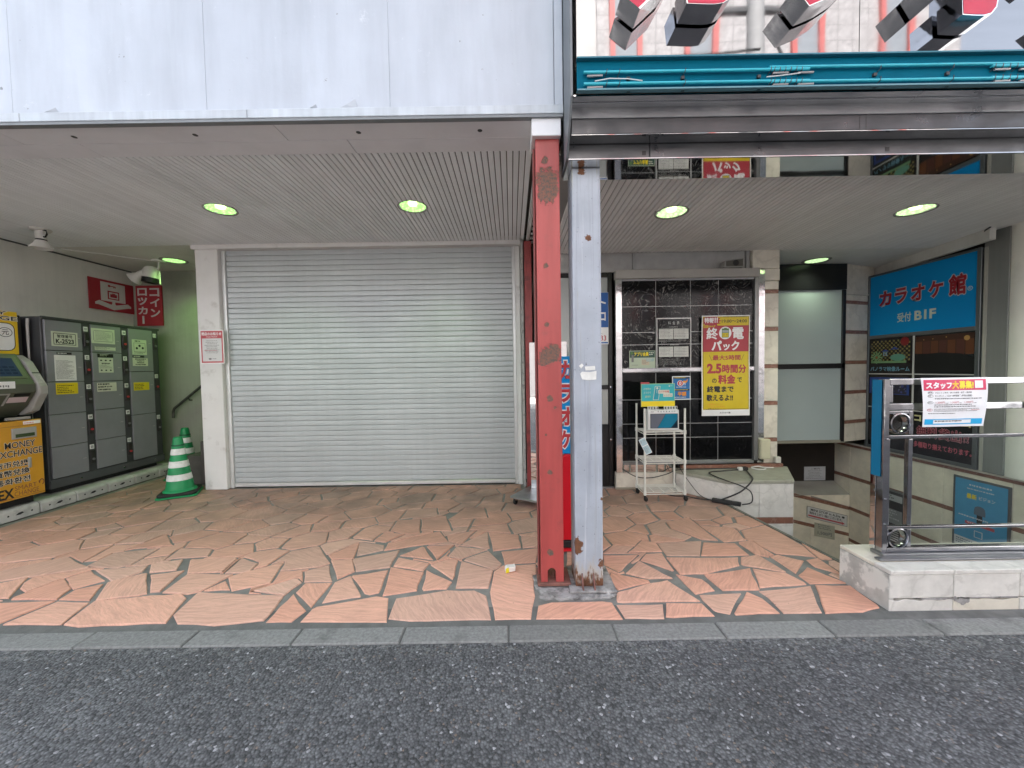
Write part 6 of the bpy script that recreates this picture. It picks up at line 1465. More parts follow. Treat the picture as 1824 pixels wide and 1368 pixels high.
# ------------------------------------------------------------------ white trolley and what stands on it
wire_w = M('trolley_white', (.66, .655, .60), .4, 0, .05, 9, dirt=(.42, .38, .28), da=.4, ds=12)
ca = thing('wire_trolley', (1.64, 4.22, 0), 'white three-shelf wire trolley on black castors in front of the display', 'trolley')
posts = [(1.425, 4.10, 1.012), (1.858, 4.10, 1.008), (1.425, 4.37, 1.045), (1.858, 4.37, 1.01)]
for x_, y_, h_ in posts:
    MB().tube([(x_, y_, .055), (x_, y_, h_)], .0115, 10).build('post', wire_w, ca, smooth=True)
    w_ = MB().lathe((x_ + .008, y_ - .006, .026), [(0, -.011), (.022, -.011), (.026, -.005), (.026, .005), (.022, .011), (0, .011)], 18, (.9, .4, 0)).build('castor', black_soft, ca, smooth=True)
    MB().lathe((x_, y_, .045), [(.0, 0), (.013, 0), (.013, .02), (.006, .02)], 10).build('stem', black_soft, w_)
for z_ in (.755, .435, .098):
    for x_, y_, h_ in posts: MB().lathe((x_, y_, z_ - .03), [(.0116, 0), (.0165, .002), (.0165, .046), (.0116, .048)], 10).build('sleeve', wire_w, ca, smooth=True)
    mb = MB()
    for q in (((1.425, 4.10), (1.858, 4.10)), ((1.425, 4.37), (1.858, 4.37)), ((1.425, 4.10), (1.425, 4.37)), ((1.858, 4.10), (1.858, 4.37))):
        for dz in (.0, -.022): mb.tube([(*q[0], z_ + dz), (*q[1], z_ + dz)], .005, 6)
    k = 4.125
    while k < 4.36: mb.tube([(1.425, k, z_ + .004), (1.858, k, z_ + .004)], .0022, 5); k += .023
    for k in (1.53, 1.64, 1.75): mb.tube([(k, 4.10, z_ + .0), (k, 4.37, z_ + .0)], .003, 5)
    mb.build('shelf', wire_w, ca)
tb = thing('tablet_terminal', (1.64, 4.2, .77), 'white boxed tablet with slanting blue screen on the trolley top shelf', 'tablet')
case_w = M('terminal_white', (.64, .65, .64), .35, 0, .04, 9)
F = front(4.135)
MB().box(F, 1.470, 1.812, .768, .990, -.14, 0).build('case', case_w, tb, bevel=.006)
MB().box(F, 1.498, 1.797, .790, .950, .0, .004).build('bezel', black, tb, bevel=.002)
s_ = MB(); s_.rect(F, 1.503, 1.792, .795, .945, .0046, 0); s_.quad([F.p(*q, .0052) for q in ((1.575, .795), (1.72, .795), (1.792, .885), (1.792, .945), (1.665, .945))], 1); s_.quad([F.p(*q, .0052) for q in ((1.735, .795), (1.792, .795), (1.792, .868))], 2)
s_.quad([F.p(*q, .0052) for q in ((1.503, .795), (1.572, .795), (1.662, .945), (1.503, .945))], 3)
s_.build('screen', [M('screen_dark', (.012, .03, .05), .08), M('screen_teal', (.01, .16, .26), .08), M('screen_navy', (.006, .02, .035), .08), M('screen_grey', (.12, .13, .16), .08)], tb)
mb = MB(); mb.lines(F, 1.505, 1.56, .962, .978, 2, .0008, 0, .7, 3)
for k in range(7): mb.lines(F, 1.58 + k * .03, 1.598 + k * .03, .963, .98, 1, .0008, 0, .8, 10 + k)
mb.build('port_marks', [grey_p], tb)
for k in list(range(4)) + list(range(6, 11)):
    a = 1.482 + k * .030
    t_ = MB().box(F, a, a + .024, .9905, 1.026, -.05, -.028).build('cable_tab', case_w, tb, bevel=.003)
    MB().box(F, a + .007, a + .019, .997, 1.022, -.0279, -.0265).build('tab_mark', flat('tab_dark', (.05, .06, .055)), t_)
rs_ = thing('rental_sign', (1.605, 4.2, .99), 'teal and yellow rental signboard standing on the tablet box', 'sign')
F = front(4.19)
MB().box(F, 1.418, 1.790, 1.022, 1.276, -.012, 0).build('board', flat('board_green', (.30, .48, .26)), rs_, bevel=.002)
mb = MB(); mb.rect(F, 1.426, 1.783, 1.085, 1.268, .0008, 0); mb.rect(F, 1.420, 1.788, 1.024, 1.082, .0008, 1)
mb.text(F, 'お使用の', 1.445, 1.525, 1.208, 1.230, .0014, .0, 2); mb.text(F, 'スマホで', 1.445, 1.525, 1.165, 1.188, .0014, .0, 2); mb.text(F, '返却！', 1.46, 1.52, 1.122, 1.145, .0014, .0, 3)
mb.quad([F.p(*q, .0012) for q in ((1.547, 1.095), (1.61, 1.095), (1.63, 1.248), (1.57, 1.248))], 2); mb.quad([F.p(*q, .0018) for q in ((1.553, 1.10), (1.605, 1.10), (1.624, 1.243), (1.575, 1.243))], 4); mb.disc(F, 1.595, 1.225, .012, .0024, 14, 2); mb.rect(F, 1.588, 1.593, 1.17, 1.21, .0024, 2)
mb.rect(F, 1.605, 1.728, 1.165, 1.205, .0030, 2); mb.rect(F, 1.66, 1.762, 1.128, 1.166, .0034, 2); mb.text(F, 'スマホ充電', 1.612, 1.722, 1.175, 1.197, .0040, .02, 5); mb.text(F, 'レンタル', 1.668, 1.755, 1.137, 1.158, .0044, .0, 6)
mb.disc(F, 1.728, 1.247, .008, .0014, 12, 2); mb.lines(F, 1.74, 1.775, 1.243, 1.251, 1, .0014, 2, .6, 3)
mb.build('lettering', [teal_p, yellow_p, cream_p, flat('soft_yellow', (.62, .55, .2)), flat('deep_teal', (.01, .28, .36)), crimson_p, grey_p], rs_)
MB().box(F, 1.412, 1.51, 1.270, 1.292, -.006, .004).build('red_tag', crimson_p, rs_, bevel=.005)
ht = thing('hanging_card', (1.40, 4.13, .45), 'pale blue instruction card hanging askew from the left trolley post', 'card')
G = Frame((1.378, 4.083, .665), (.89, -.1, .455), (.1, -.99, 0), (-.455, 0, .89))
G.n = G.u.cross(G.v).normalized()
mb = MB(); mb.box(G, -.02, .05, -.165, .02, -.001, .001, 0); mb.rect(G, -.016, .046, -.06, .014, .0016, 1); mb.rect(G, -.016, .046, -.16, -.07, .0016, 1); mb.text(G, 'ドア', -.01, .04, -.03, .0, .0022, .0, 2)
mb.lines(G, -.01, .042, -.15, -.085, 5, .0022, 2, .4, 4); mb.build('sheet', [white_p, flat('card_blue', (.38, .52, .56)), grey_p], ht)
MB().tube([(1.39, 4.085, .68), (1.405, 4.09, .715), (1.42, 4.10, .74)], .002, 5).build('string', cable_m, ht)

# ------------------------------------------------------------------ basement stairwell
sw = thing('stairs', (3.4, 3.3, -1), kind='structure')
step_m = M('stair_stone', (.20, .19, .17), .7, 0, .15, 7, .3, 60)
for i in range(9):
    a = 2.36 + i * .275
    MB().prism(XY, [(a - .02, 2.56), (a + .275 if i < 8 else 6.2, 2.56), (a + .235 if i < 8 else 6.2, 3.98), (a - .06, 3.98)] if i else [(2.42, 2.56), (a + .275, 2.56), (a + .235, 3.98), (2.26, 3.98)], -2.6, -.178 * (i + 1)).build('step', step_m, sw)
MB().box(XY, 2.9, 6.2, 3.98, 6.0, -2.6, -1.62).build('landing', step_m, sw)
cream_wall = mat_marble('cream_wall_stone', (.76, .69, .56), (.60, .54, .43), 3.0, .25, .4, .05)
wl = thing('banded_wall', (5.1, 4.4, -1.6), 'cream stone wall with brown bands along the right of the basement stairs', 'wall')
F = rightw(5.03)
zb = [.25, -.23, -.70, -1.18, -1.66]
edges = [-5.93, -5.65, -5.05, -4.42, -3.80, -3.18, -2.56]
MB().box(F, -5.94, -2.4, -1.9, .23, -.30, -.032).build('core', concrete_m, wl)
for k, z_ in enumerate(zb):
    for a, b in zip(edges, edges[1:]):
        MB().box(F, a + .0015, b - .0015, z_ - .024, z_ + .024, -.03, -.001).build('band', brown, wl, bevel=.002)
        if k < 4: MB().box(F, a + .0015, b - .0015, zb[k + 1] + .026, z_ - .026, -.03, 0).build('stone', cream_wall, wl, bevel=.003)
MB().box(F, -5.94, -2.4, .262, .285, -.75, .004).build('ledge_cap', cream, wl)
fa = thing('stair_wall', (4.1, 5.68, -1.6), 'cream stone wall with slanting brown bands facing the basement stairs', 'wall')
F = front(5.65)
sl = lambda a: (a - 4.227) * -.262
def slant(a0, a1, zt, zb_, c0, c1, name, m):
    q = [(a0, zb_ + sl(a0)), (a1, zb_ + sl(a1)), (a1, zt + sl(a1)), (a0, zt + sl(a0))]
    return MB().prism(F, q, c0, c1).build(name, m, fa, bevel=.002)
jn = [3.2, 3.85, 4.45, 5.028]
for a, b in zip(jn, jn[1:]):
    q = [(a + .001, -.468 + sl(a)), (b - .001, -.468 + sl(b)), (b - .001, -.488), (a + .001, -.488)]
    if -.488 > -.468 + sl(b) + .01: MB().prism(F, [(max(a, 4.32) if a < 4.3 else a, max(-.50, -.468 + sl(max(a, 4.32)))), (b - .001, -.468 + sl(b)), (b - .001, -.488), (max(a, 4.32), -.488)], -.03, 0).build('stone', cream_wall, fa)
    slant(a + .001, b - .001, -.470, -.520, -.03, .001, 'band', brown)
    slant(a + .001, b - .001, -.522, -.868, -.03, 0, 'stone', cream_wall)
    slant(a + .001, b - .001, -.870, -.920, -.03, .001, 'band', brown)
    slant(a + .001, b - .001, -.922, -1.45, -.03, 0, 'stone', cream_wall)
mb = MB(); mb.add([(3.2, 5.64, -.49), (5.028, 5.64, -.490), (5.028, 5.93, -.365), (3.2, 5.93, -.365), (3.2, 5.93, -1.6), (5.028, 5.93, -1.6), (5.028, 5.682, -1.6), (3.2, 5.682, -1.6), (3.2, 5.682, -.515), (5.028, 5.682, -.515)], [(0, 1, 2, 3), (3, 2, 5, 4), (1, 0, 8, 9), (8, 7, 6, 9), (4, 5, 6, 7)])
mb.build('sloping_sill', M('sill_stone', (.36, .345, .30), .5, 0, .08, 4, dirt=(.22, .21, .18), da=.5), fa)
dw = thing('dark_wall', (4.3, 5.97, 0), 'unlit dark brown wall below the frosted panes', 'wall')
MB().box(front(5.932), 3.0, 5.33, -.5, .45, -.05, 0).build('panel', dark_void, dw)
dn = thing('stair_notice', (4.72, 5.92, -.36), 'white paper notice on the dark wall below the frosted panes', 'notice')
mb = MB(); F = front(5.928); mb.box(F, 4.557, 4.890, -.355, -.138, 0, .0015, 0); mb.text(F, 'ご案内', 4.66, 4.80, -.185, -.158, .0022, .02, 1); mb.lines(F, 4.585, 4.865, -.345, -.20, 6, .0022, 1, .3, 9, True)
mb.build('sheet', [flat('notice_grey', (.50, .51, .52)), grey_p], dn)
F = front(5.645)
tilt = Frame((4.385, 5.645, -.650), (1, 0, -.262), (0, -1, 0), (0, 0, 1)); tilt.u = Vector((1, 0, -.262))
ar = thing('direction_sign', (4.69, 5.64, -1.0), 'white slanting direction sign with a long red arrow on the stair wall', 'sign')
mb = MB(); mb.box(tilt, 0, .61, -.175, 0, .002, .005, 0); mb.rect(tilt, .01, .60, -.165, -.01, .0056, 1)
mb.text(tilt, 'MINI STOP in A.De', .055, .50, -.062, -.025, .0062, .02, 2); mb.disc(tilt, .545, -.045, .022, .0062, 14, 2, .016)
mb.text(tilt, '階段を上がり1階にございます。', .04, .53, -.110, -.072, .0062, .02, 2)
mb.quad([tilt.p(a, b, .0062) for a, b in ((.02, -.148), (.525, -.148), (.525, -.160), (.575, -.138), (.525, -.116), (.525, -.126), (.02, -.126))], 3)
mb.build('board', [M('sign_rim', (.30, .28, .24), .5), flat('board_white', (.56, .55, .53)), black_p, crimson_p], ar)
ps = thing('price_sign', (4.65, 5.64, -1.2), 'small cream price sheet below the red arrow sign', 'sign')
t2 = Frame((4.502, 5.645, -.905), (1, 0, -.22), (0, -1, 0), (0, 0, 1)); t2.u = Vector((1, 0, -.22))
mb = MB(); mb.box(t2, 0, .305, -.205, 0, .002, .004, 0); mb.lines(t2, .02, .28, -.09, -.015, 3, .0046, 1, .5, 12, True); mb.text(t2, '1,500円', .05, .26, -.17, -.115, .0046, .03, 1)
mb.build('sheet', [flat('sheet_cream', (.42, .40, .31)), grey_p], ps)
nw = thing('narrow_poster', (5.02, 5.1, -.96), 'narrow black framed photo poster on the banded wall by the railing post', 'poster')
G = rightw(5.022)
MB().box(G, -5.30, -4.81, -.98, -.215, -.004, .012).build('frame', M('poster_frame', (.20, .20, .195), .4, .4), nw, bevel=.004)
mb = MB(); mb.box(G, -5.275, -4.835, -.955, -.24, .0125, .014, 0); mb.rect(G, -5.25, -4.86, -.36, -.275, .0146, 2); mb.lines(G, -5.25, -4.86, -.345, -.285, 2, .0152, 0, .5, 3)
mb.rect(G, -5.25, -4.86, -.66, -.47, .0146, 1); mb.lines(G, -5.24, -4.87, -.65, -.48, 5, .0152, 2, .6, 5)
for k in range(6): mb.box(G, -5.20, -4.90, -.74 - k * .03, -.724 - k * .03, .0142, .0150, 2)
mb.build('print', [black_p, flat('photo_grey', (.22, .22, .23)), flat('silver_print', (.42, .42, .42))], nw)
bl = thing('blue_wall_poster', (5.02, 4.05, -.6), 'framed blue notice on the banded wall seen through the glass railing', 'poster')
MB().box(G, -4.305, -3.80, -.615, .185, -.004, .012).build('frame', M('poster_frame_dark', (.13, .13, .13), .4, .4), bl, bevel=.004)
mb = MB(); mb.box(G, -4.280, -3.822, -.592, .162, .0125, .014, 0); mb.lines(G, -4.20, -3.90, .09, .12, 1, .0146, 2, .6, 3, True); mb.lines(G, -4.23, -3.87, .05, .075, 1, .0146, 2, .5, 4, True)
mb.text(G, '最新', -4.17, -4.08, -.04, .015, .0146, .03, 4); mb.text(G, 'ビジョン', -4.06, -3.92, -.03, .01, .0146, .02, 2)
mb.disc(G, -4.05, -.135, .048, .0146, 20, 5, .035); mb.box(G, -4.10, -4.0, -.20, -.145, .0142, .0150, 5); mb.rect(G, -4.075, -4.025, -.29, -.20, .0146, 1)
mb.lines(G, -4.24, -3.86, -.26, -.235, 1, .0152, 2, .6, 7); mb.box(G, -4.18, -3.92, -.325, -.293, .0142, .0150, 3); mb.lines(G, -4.16, -3.94, -.318, -.298, 1, .0156, 2, .6, 9)
mb.box(G, -4.095, -4.02, -.45, -.375, .0142, .0150, 2); mb.rect(G, -4.088, -4.027, -.443, -.382, .0156, 0); mb.rect(G, -4.280, -3.822, -.592, -.49, .0146, 2); mb.lines(G, -4.26, -3.84, -.58, -.51, 3, .0152, 5, .5, 8)
mb.build('print', [flat('notice_blue', (.06, .27, .46)), black_p, flat('ink_white', (.56, .57, .58)), crimson_p, yellow_p, flat('steel_blue', (.10, .13, .17))], bl)

# upper rear: frosted panes, banded strip
fp = thing('frosted_screen', (4.0, 5.2, .4), 'two large frosted panes in a black frame above the basement stairs', 'window')
F = front(5.2)
frost2 = M('frosted_pane', (.36, .415, .415), .22, 0, .05, 1.0, spec=.5)
MB().box(F, 3.0, 4.53, 2.465, 2.808, -.05, .02).build('header', black, fp)
MB().box(F, 3.15, 4.478, 1.470, 2.462, -.03, 0).build('pane', frost2, fp)
MB().box(F, 3.15, 4.478, .424, 1.402, -.03, 0).build('pane', frost2, fp)
MB().box(F, 3.0, 4.53, 1.404, 1.467, -.05, .015).build('transom', black, fp, bevel=.003)
MB().box(F, 4.481, 4.53, .40, 2.462, -.05, .015).build('jamb', black, fp, bevel=.003)
MB().box(F, 3.0, 4.53, .385, .421, -.73, .012).build('sill', M('sill_aged', (.27, .25, .20), .5), fp)
bs = thing('banded_strip', (4.75, 5.25, .39), 'narrow cream marble strip with brown bands between panes and blue sign', 'pillar')
G = between((4.532, 5.2), (4.985, 5.36))
prev = .39
for b in (.66, 1.07, 1.48, 1.895, 2.30):
    MB().box(G, 0, .475, prev + .002, b - .024, -.1, 0).build('stone', cream, bs, bevel=.003); MB().box(G, 0, .475, b - .022, b + .022, -.1, -.001).build('band', brown, bs, bevel=.002); prev = b + .024
MB().box(G, 0, .475, prev, 2.40, -.1, 0).build('stone', cream, bs, bevel=.003)
MB().box(G, 0, .475, 2.403, 2.425, -.1, .012).build('moulding', cream, bs, bevel=.004)
MB().box(G, 0, .62, 2.43, 2.812, -.1, -.004).build('stone', cream, bs, bevel=.003)

# the blue karaoke sign box
kb = thing('karaoke_sign', (5.05, 4.75, .29), 'tall sign cabinet with blue karaoke panel above dark picture panes', 'sign')
F = rightw(5.0)
MB().box(F, -5.375, -4.085, .29, 2.665, -.20, -.012).build('cabinet', grey_panel, kb, bevel=.004)
fr = M('sign_frame', (.135, .145, .15), .4, .5, .06, 5)
for q in ((-5.385, -5.345, .29, 2.672), (-4.120, -4.078, .29, 2.672)): MB().box(F, *q, -.011, .014).build('frame', fr, kb, bevel=.003)
for q in ((2.645, 2.672), (1.798, 1.842), (.29, .33)): MB().box(F, -5.344, -4.121, *q, -.011, .012).build('frame', fr, kb, bevel=.003)
for z_ in (1.318, .862): MB().box(F, -5.344, -4.121, z_ - .006, z_ + .006, -.011, .004).build('divider', M('divider', (.50, .49, .47), .4), kb)
MB().box(F, -4.765, -4.745, .331, 1.311, -.0112, .0035).build('divider', M('divider', (.50, .49, .47), .4), kb); MB().box(F, -4.765, -4.745, 1.325, 1.797, -.0112, .0035).build('divider', M('divider', (.50, .49, .47), .4), kb)
pan = MB().box(F, -5.343, -4.122, 1.843, 2.644, -.0115, 0).build('blue_panel', M('panel_blue', (.003, .24, .56), .5, 0, .03, 2, spec=.15), kb)
mb = MB()
for ch, a0, a1, b0, b1 in (('カ', -5.215, -5.045, 2.225, 2.42), ('ラ', -5.00, -4.85, 2.225, 2.42), ('オ', -4.80, -4.645, 2.225, 2.42), ('ケ', -4.60, -4.445, 2.225, 2.42), ('館', -4.385, -4.225, 2.215, 2.44)):
    mb.text(F, ch, a0, a1, b0, b1, .0012, .075, 0, ref=.035); mb.text(F, ch, a0, a1, b0, b1, .0024, .035, 1)
lett = [flat('outline', (.46, .44, .46)), flat('sign_crimson', (.30, .008, .02)), flat('pale_letters', (.50, .56, .47)), flat('panel_ink', (.004, .24, .56))]
mb.build('lettering', lett, pan); mb = MB()
mb.text(F, '受付', -4.965, -4.795, 1.985, 2.10, .0012, .02, 2); mb.text(F, 'B1F', -4.755, -4.515, 1.985, 2.10, .0012, .035, 2)
mb.build('lettering', lett, pan); mb = MB()
mb.disc(F, -4.185, 2.26, .024, .0012, 20, 2); mb.disc(F, -4.185, 2.26, .019, .0018, 20, 3); mb.text(F, 'R', -4.195, -4.175, 2.248, 2.272, .0024, .0, 2)
mb.build('mark', lett, pan)
def pane(a0, a1, b0, b1): return MB().box(F, a0, a1, b0, b1, -.0114, 0).build('picture_pane', M('pane_black', (.010, .010, .012), .16, 0, .2, 3), kb)
p1 = pane(-5.343, -4.767, 1.326, 1.796); mb = MB()
for i in range(19):
    for j in range(12):
        a, b = -5.315 + i * .0275, 1.768 - j * .0275
        if (i + j) % 2 and b > 1.50: mb.rect(F, a, a + .022, b - .0275, b - .0055, .0008, 0)
mb.disc(F, -4.865, 1.735, .055, .0014, 24, 1); mb.disc(F, -5.235, 1.54, .016, .0020, 16, 5)
for k in range(12): t = 2 * math.pi * k / 12; mb.quad([F.p(-5.235 + .02 * math.cos(t - .3), 1.54 + .02 * math.sin(t - .3), .0014), F.p(-5.235 + .085 * math.cos(t - .12), 1.54 + .085 * math.sin(t - .12), .0014), F.p(-5.235 + .085 * math.cos(t + .12), 1.54 + .085 * math.sin(t + .12), .0014), F.p(-5.235 + .02 * math.cos(t + .3), 1.54 + .02 * math.sin(t + .3), .0014)], 2)
mb.disc(F, -4.95, 1.535, .10, .0013, 24, 3, .045); mb.rect(F, -5.315, -4.84, 1.462, 1.492, .0013, 2); mb.text(F, '日', -5.14, -5.09, 1.56, 1.61, .0022, .03, 4)
mb.quad([F.p(*q, .0016) for q in ((-5.17, 1.615), (-5.115, 1.645), (-5.06, 1.615))], 6); mb.quad([F.p(*q, .0016) for q in ((-5.05, 1.64), (-4.99, 1.675), (-4.93, 1.64))], 6)
mb.text(F, 'パノラマ映像ルーム', -5.32, -4.80, 1.355, 1.415, .0012, .03, 7)
mb.build('picture', [flat('checker', (.20, .16, .045)), flat('sun_red', (.17, .006, .008)), flat('mint', (.13, .25, .12)), flat('lagoon', (.09, .24, .18)), flat('powder', (.20, .32, .40)), flat('ember', (.22, .06, .01)), navy_p, flat('caption_blue', (.12, .27, .36))], p1)
p2 = pane(-4.743, -4.122, 1.326, 1.796); mb = MB()
mb.rect(F, -4.735, -4.13, 1.56, 1.78, .0008, 0)
for k in range(7): mb.rect(F, -4.735 + k * .087, -4.735 + k * .087 + .078, 1.545, 1.715, .0014, 1 + k % 2)
mb.quad([F.p(*q, .0020) for q in ((-4.735, 1.335), (-4.13, 1.335), (-4.13, 1.50), (-4.25, 1.555), (-4.45, 1.575), (-4.6, 1.565), (-4.735, 1.57))], 3)
for a, b, r in ((-4.64, 1.735, .006), (-4.54, 1.74, .006), (-4.40, 1.75, .007), (-4.20, 1.725, .028)): mb.disc(F, a, b, r, .0020, 14, 4)
mb.build('picture', [flat('room_brown', (.045, .014, .006)), flat('wood_panel', (.11, .035, .012)), flat('wood_panel_dark', (.075, .022, .014)), flat('sofa_black', (.004, .004, .004)), flat('lamp_amber', (.42, .24, .07))], p2)
p3 = pane(-5.343, -4.767, .870, 1.311); mb = MB(); mb.rect(F, -5.33, -4.80, 1.05, 1.27, .0008, 0); mb.rect(F, -5.30, -4.83, 1.06, 1.24, .0014, 3)
rp = random.Random(4)
for i in range(40): a, b = rp.uniform(-5.29, -4.84), rp.uniform(1.07, 1.23); mb.disc(F, a, b, rp.uniform(.006, .02), .0020 + i * .00002, 8, 1 + i % 2)
mb.lines(F, -5.28, -4.95, .90, .93, 1, .0010, 4, .4, 3); mb.build('picture', [navy_p, flat('stage_violet', (.05, .06, .22)), flat('stage_grey', (.16, .17, .20)), flat('stage_dark', (.02, .02, .035)), flat('caption_grey', (.30, .30, .30))], p3)
pane(-4.743, -4.122, .870, 1.311); pane(-5.343, -4.767, .332, .854)
p6 = pane(-4.743, -4.122, .332, .854); mb = MB()
mb.text(F, 'コスチューム', -4.73, -4.14, .735, .825, .0010, .05, 0); mb.text(F, '無料貸出!!', -4.70, -4.16, .555, .685, .0010, .045, 1, ref=.02); mb.text(F, '無料貸出!!', -4.70, -4.16, .555, .685, .0018, .015, 3)
mb.text(F, '多種取り揃えております。', -4.73, -4.13, .42, .49, .0010, .015, 2)
mb.build('lettering', [flat('gold_letters', (.55, .51, .27)), flat('rose_outline', (.66, .28, .32)), flat('rose_letters', (.55, .10, .14)), flat('deep_rose', (.13, .015, .025))], p6)
ub = thing('upper_wall', (5.1, 4.6, 2.6), 'white plaster strip between the blue sign and the ceiling', 'wall')
G = between((5.17, 5.5), (4.86, 3.92))
G = Frame((5.17, 5.5, 0), (-.193, -.981, 0), (-.981, .193, 0))
MB().box(G, 0, .80, 2.69, 2.812, -.05, 0).build('plaster', white_wall, ub); MB().box(G, .803, 1.62, 2.69, 2.812, -.05, .004).build('plaster', white_wall, ub)
MB().box(XY, 5.18, 5.5, 2.4, 5.95, .29, 2.812).build('backing', dark_void, ub)
MB().tube([(4.9, 4.0, 2.76), (4.86, 3.95, 2.80), (4.82, 3.88, 2.805)], .008).build('cable', cable_m, ub)
sp_ = thing('side_post', (5.03, 3.97, .29), 'dark grey metal post between the sign cabinet and round column', 'post')
MB().box(XY, 5.0, 5.17, 3.86, 4.07, .287, 2.812).build('shaft', grey_panel, sp_, bevel=.005)
MB().box(XY, 4.992, 4.999, 4.03, 4.06, .29, 2.66).build('edge_trim', M('edge_trim_pale', (.35, .34, .30), .5), sp_)
rcl = thing('round_column', (5.3, 3.70, .287), 'round cream plastered column at the right end of the entrance', 'column')
mb = MB(); n = 48; cx_, cy_, rr2 = 5.30, 3.73, .315
mb.lathe((cx_, cy_, .287), [(rr2, 0), (rr2, 2.53)], n); mb.build('shaft', M('column_cream', (.82, .80, .73), .5, 0, .07, 2, .06, 30, dirt=(.55, .52, .45), da=.45, ds=2.2), rcl, smooth=True)
t0 = math.atan2(-3.73 - .0, -5.30) + .30
MB().box(Frame((cx_ + rr2 * math.cos(t0), cy_ + rr2 * math.sin(t0), 0), (-math.sin(t0), math.cos(t0), 0), (math.cos(t0), math.sin(t0), 0)), -.012, .012, .29, 2.81, -.01, .004).build('seam', M('seam_light', (.62, .60, .52), .5), rcl)

# ------------------------------------------------------------------ marble plinth and railing
pl = thing('marble_plinth', (3.6, 2.36, 0), 'chipped white marble plinth under the glass railing', 'plinth')
F = front(2.20)
xs_ = [2.203, 2.581, 2.972, 3.36, 3.75, 4.14, 4.53, 4.92, 5.3]
rpx = random.Random(9)
for i, (a, b) in enumerate(zip(xs_, xs_[1:])):
    MB().box(F, a + .001, b - .002, .068, .208, -.03, 0).build('stone', white_marble, pl, bevel=.003)
    j = rpx.uniform(-.003, .003)
    pts = [(a + .001, -.05), (b - .002, -.05), (b - .002, .060 + j)] + [(b - (b - a) * k / 8, .060 + rpx.uniform(-.012, .004)) for k in range(1, 8)] + [(a + .001, .060)]
    MB().prism(F, pts, -.03, -.001).build('stone', cream if i % 2 else white_marble, pl, bevel=.002)
    MB().box(XY, a + .001, b - .001, 2.196, 2.30, .211, .236).build('cap_stone', white_marble, pl, bevel=.003)
    MB().box(XY, a + .001, b - .001, 2.302, 2.545, .211, .2325).build('cap_stone', cream, pl, bevel=.003)
SL = Frame((2.203, 0, 0), (0, -1, 0), (-1, 0, 0))
MB().box(SL, -2.545, -2.203, -.05, .209, -.03, 0).build('side_slab', M('side_slab', (.42, .41, .38), .7, 0, .25, 8, .6, 30, dirt=(.68, .66, .61), da=.9, ds=6, dlo=.5, dhi=.56), pl, bevel=.003)
MB().box(XY, 2.235, 5.3, 2.232, 2.515, -.3, .208).build('core', M('mortar_dark', (.10, .10, .095), .9), pl)
mb = MB(); rg = random.Random(2)
for (a, b, w, h) in ((2.585, .05, .09, .028), (2.39, .063, .20, .006), (2.62, .066, .34, .006)):
    pts = [(a + w * k / 10, b + h * rg.uniform(.3, 1)) for k in range(11)] + [(a + w * k / 10, b - h * rg.uniform(.1, 1)) for k in range(10, -1, -1)]
    mb.prism(F, pts, -.002, .0012)
mb.build('crack_filling', concrete_m, pl)

rl = thing('glass_railing', (3.8, 2.39, .236), 'polished steel and glass railing on the marble plinth', 'railing')
glass = mat_glass('railing_glass')
F = front(2.38)
MB().box(F, 2.318, 2.350, .238, 1.357, -.035, .012).build('end_post', rail_steel, rl, bevel=.003)
MB().box(F, 2.316, 2.342, .262, 1.30, -.075, -.037).build('end_plate', mirror_flat, rl, bevel=.002)
MB().box(leftw(2.3145), 2.385, 2.448, .74, 1.352, -.0012, .0002).build('blue_film', M('blue_film', (.003, .14, .27), .3, 0, .06, 4), rl)
X1 = 5.3
def rail(a0, a1, b0, b1, c0, c1, m=None, name='rail'): return MB().box(F, a0, a1, b0, b1, c0, c1).build(name, m or rail_steel, rl, bevel=.004, segs=2)
rail(2.351, X1, 1.318, 1.357, -.03, .010)
rail(2.351, X1, 1.160, 1.202, -.03, .008); rail(2.351, 2.505, 1.135, 1.157, -.026, .004)
rail(2.351, X1, .982, 1.004, -.018, .010)
rail(2.351, X1, .408, .426, -.018, .010)
rail(2.351, X1, .262, .290, -.03, .010); rail(2.31, X1, .2365, .259, -.06, .03, steel); rail(2.25, X1, .2370, .2475, .0305, .075, steel)
rail(2.478, 2.506, .292, .405, -.022, .006, name='baluster'); rail(2.478, 2.506, .43, .979, -.022, .006, name='baluster'); rail(2.478, 2.506, 1.008, 1.156, -.022, .006, name='baluster')
rail(2.353, 2.366, .292, .404, -.02, .004, name='baluster'); rail(2.353, 2.366, .43, .979, -.02, .004, name='baluster'); rail(2.353, 2.366, 1.206, 1.315, -.02, .004, name='baluster'); rail(2.366, 2.38, 1.206, 1.315, -.018, .002, name='baluster')
rail(3.52, 3.56, .292, 1.156, -.022, .006, name='baluster')
for zc in (1.078, .349):
    for r0 in (.060,):
        MB().lathe(F.p(2.424, zc, -.012), [(r0 + .006, -.02), (r0 + .009, 0), (r0 + .006, .022), (r0 - .002, .024), (r0 - .007, .012), (r0 - .009, -.02), (r0 + .006, -.02)], 40, (0, -1, 0)).build('ring', rail_steel, rl, smooth=True)
        MB().lathe(F.p(2.424, zc, -.012), [(.046, -.019), (.0, -.019)], 30, (0, -1, 0)).build('disc_pane', glass, rl)
MB().box(F, 2.507, 3.519, .291, .981, -.012, -.006).build('glass_pane', glass, rl); MB().box(F, 3.561, X1, .291, .981, -.012, -.006).build('glass_pane', glass, rl)
MB().box(F, 2.367, 2.477, .427, .981, -.012, -.006).build('glass_pane', glass, rl)
for b in (.98, .60, .44): MB().lathe(F.p(2.334, b, .012), [(.008, 0), (.007, .005), (0, .006)], 12, (0, -1, 0)).build('screw', rail_steel, rl)
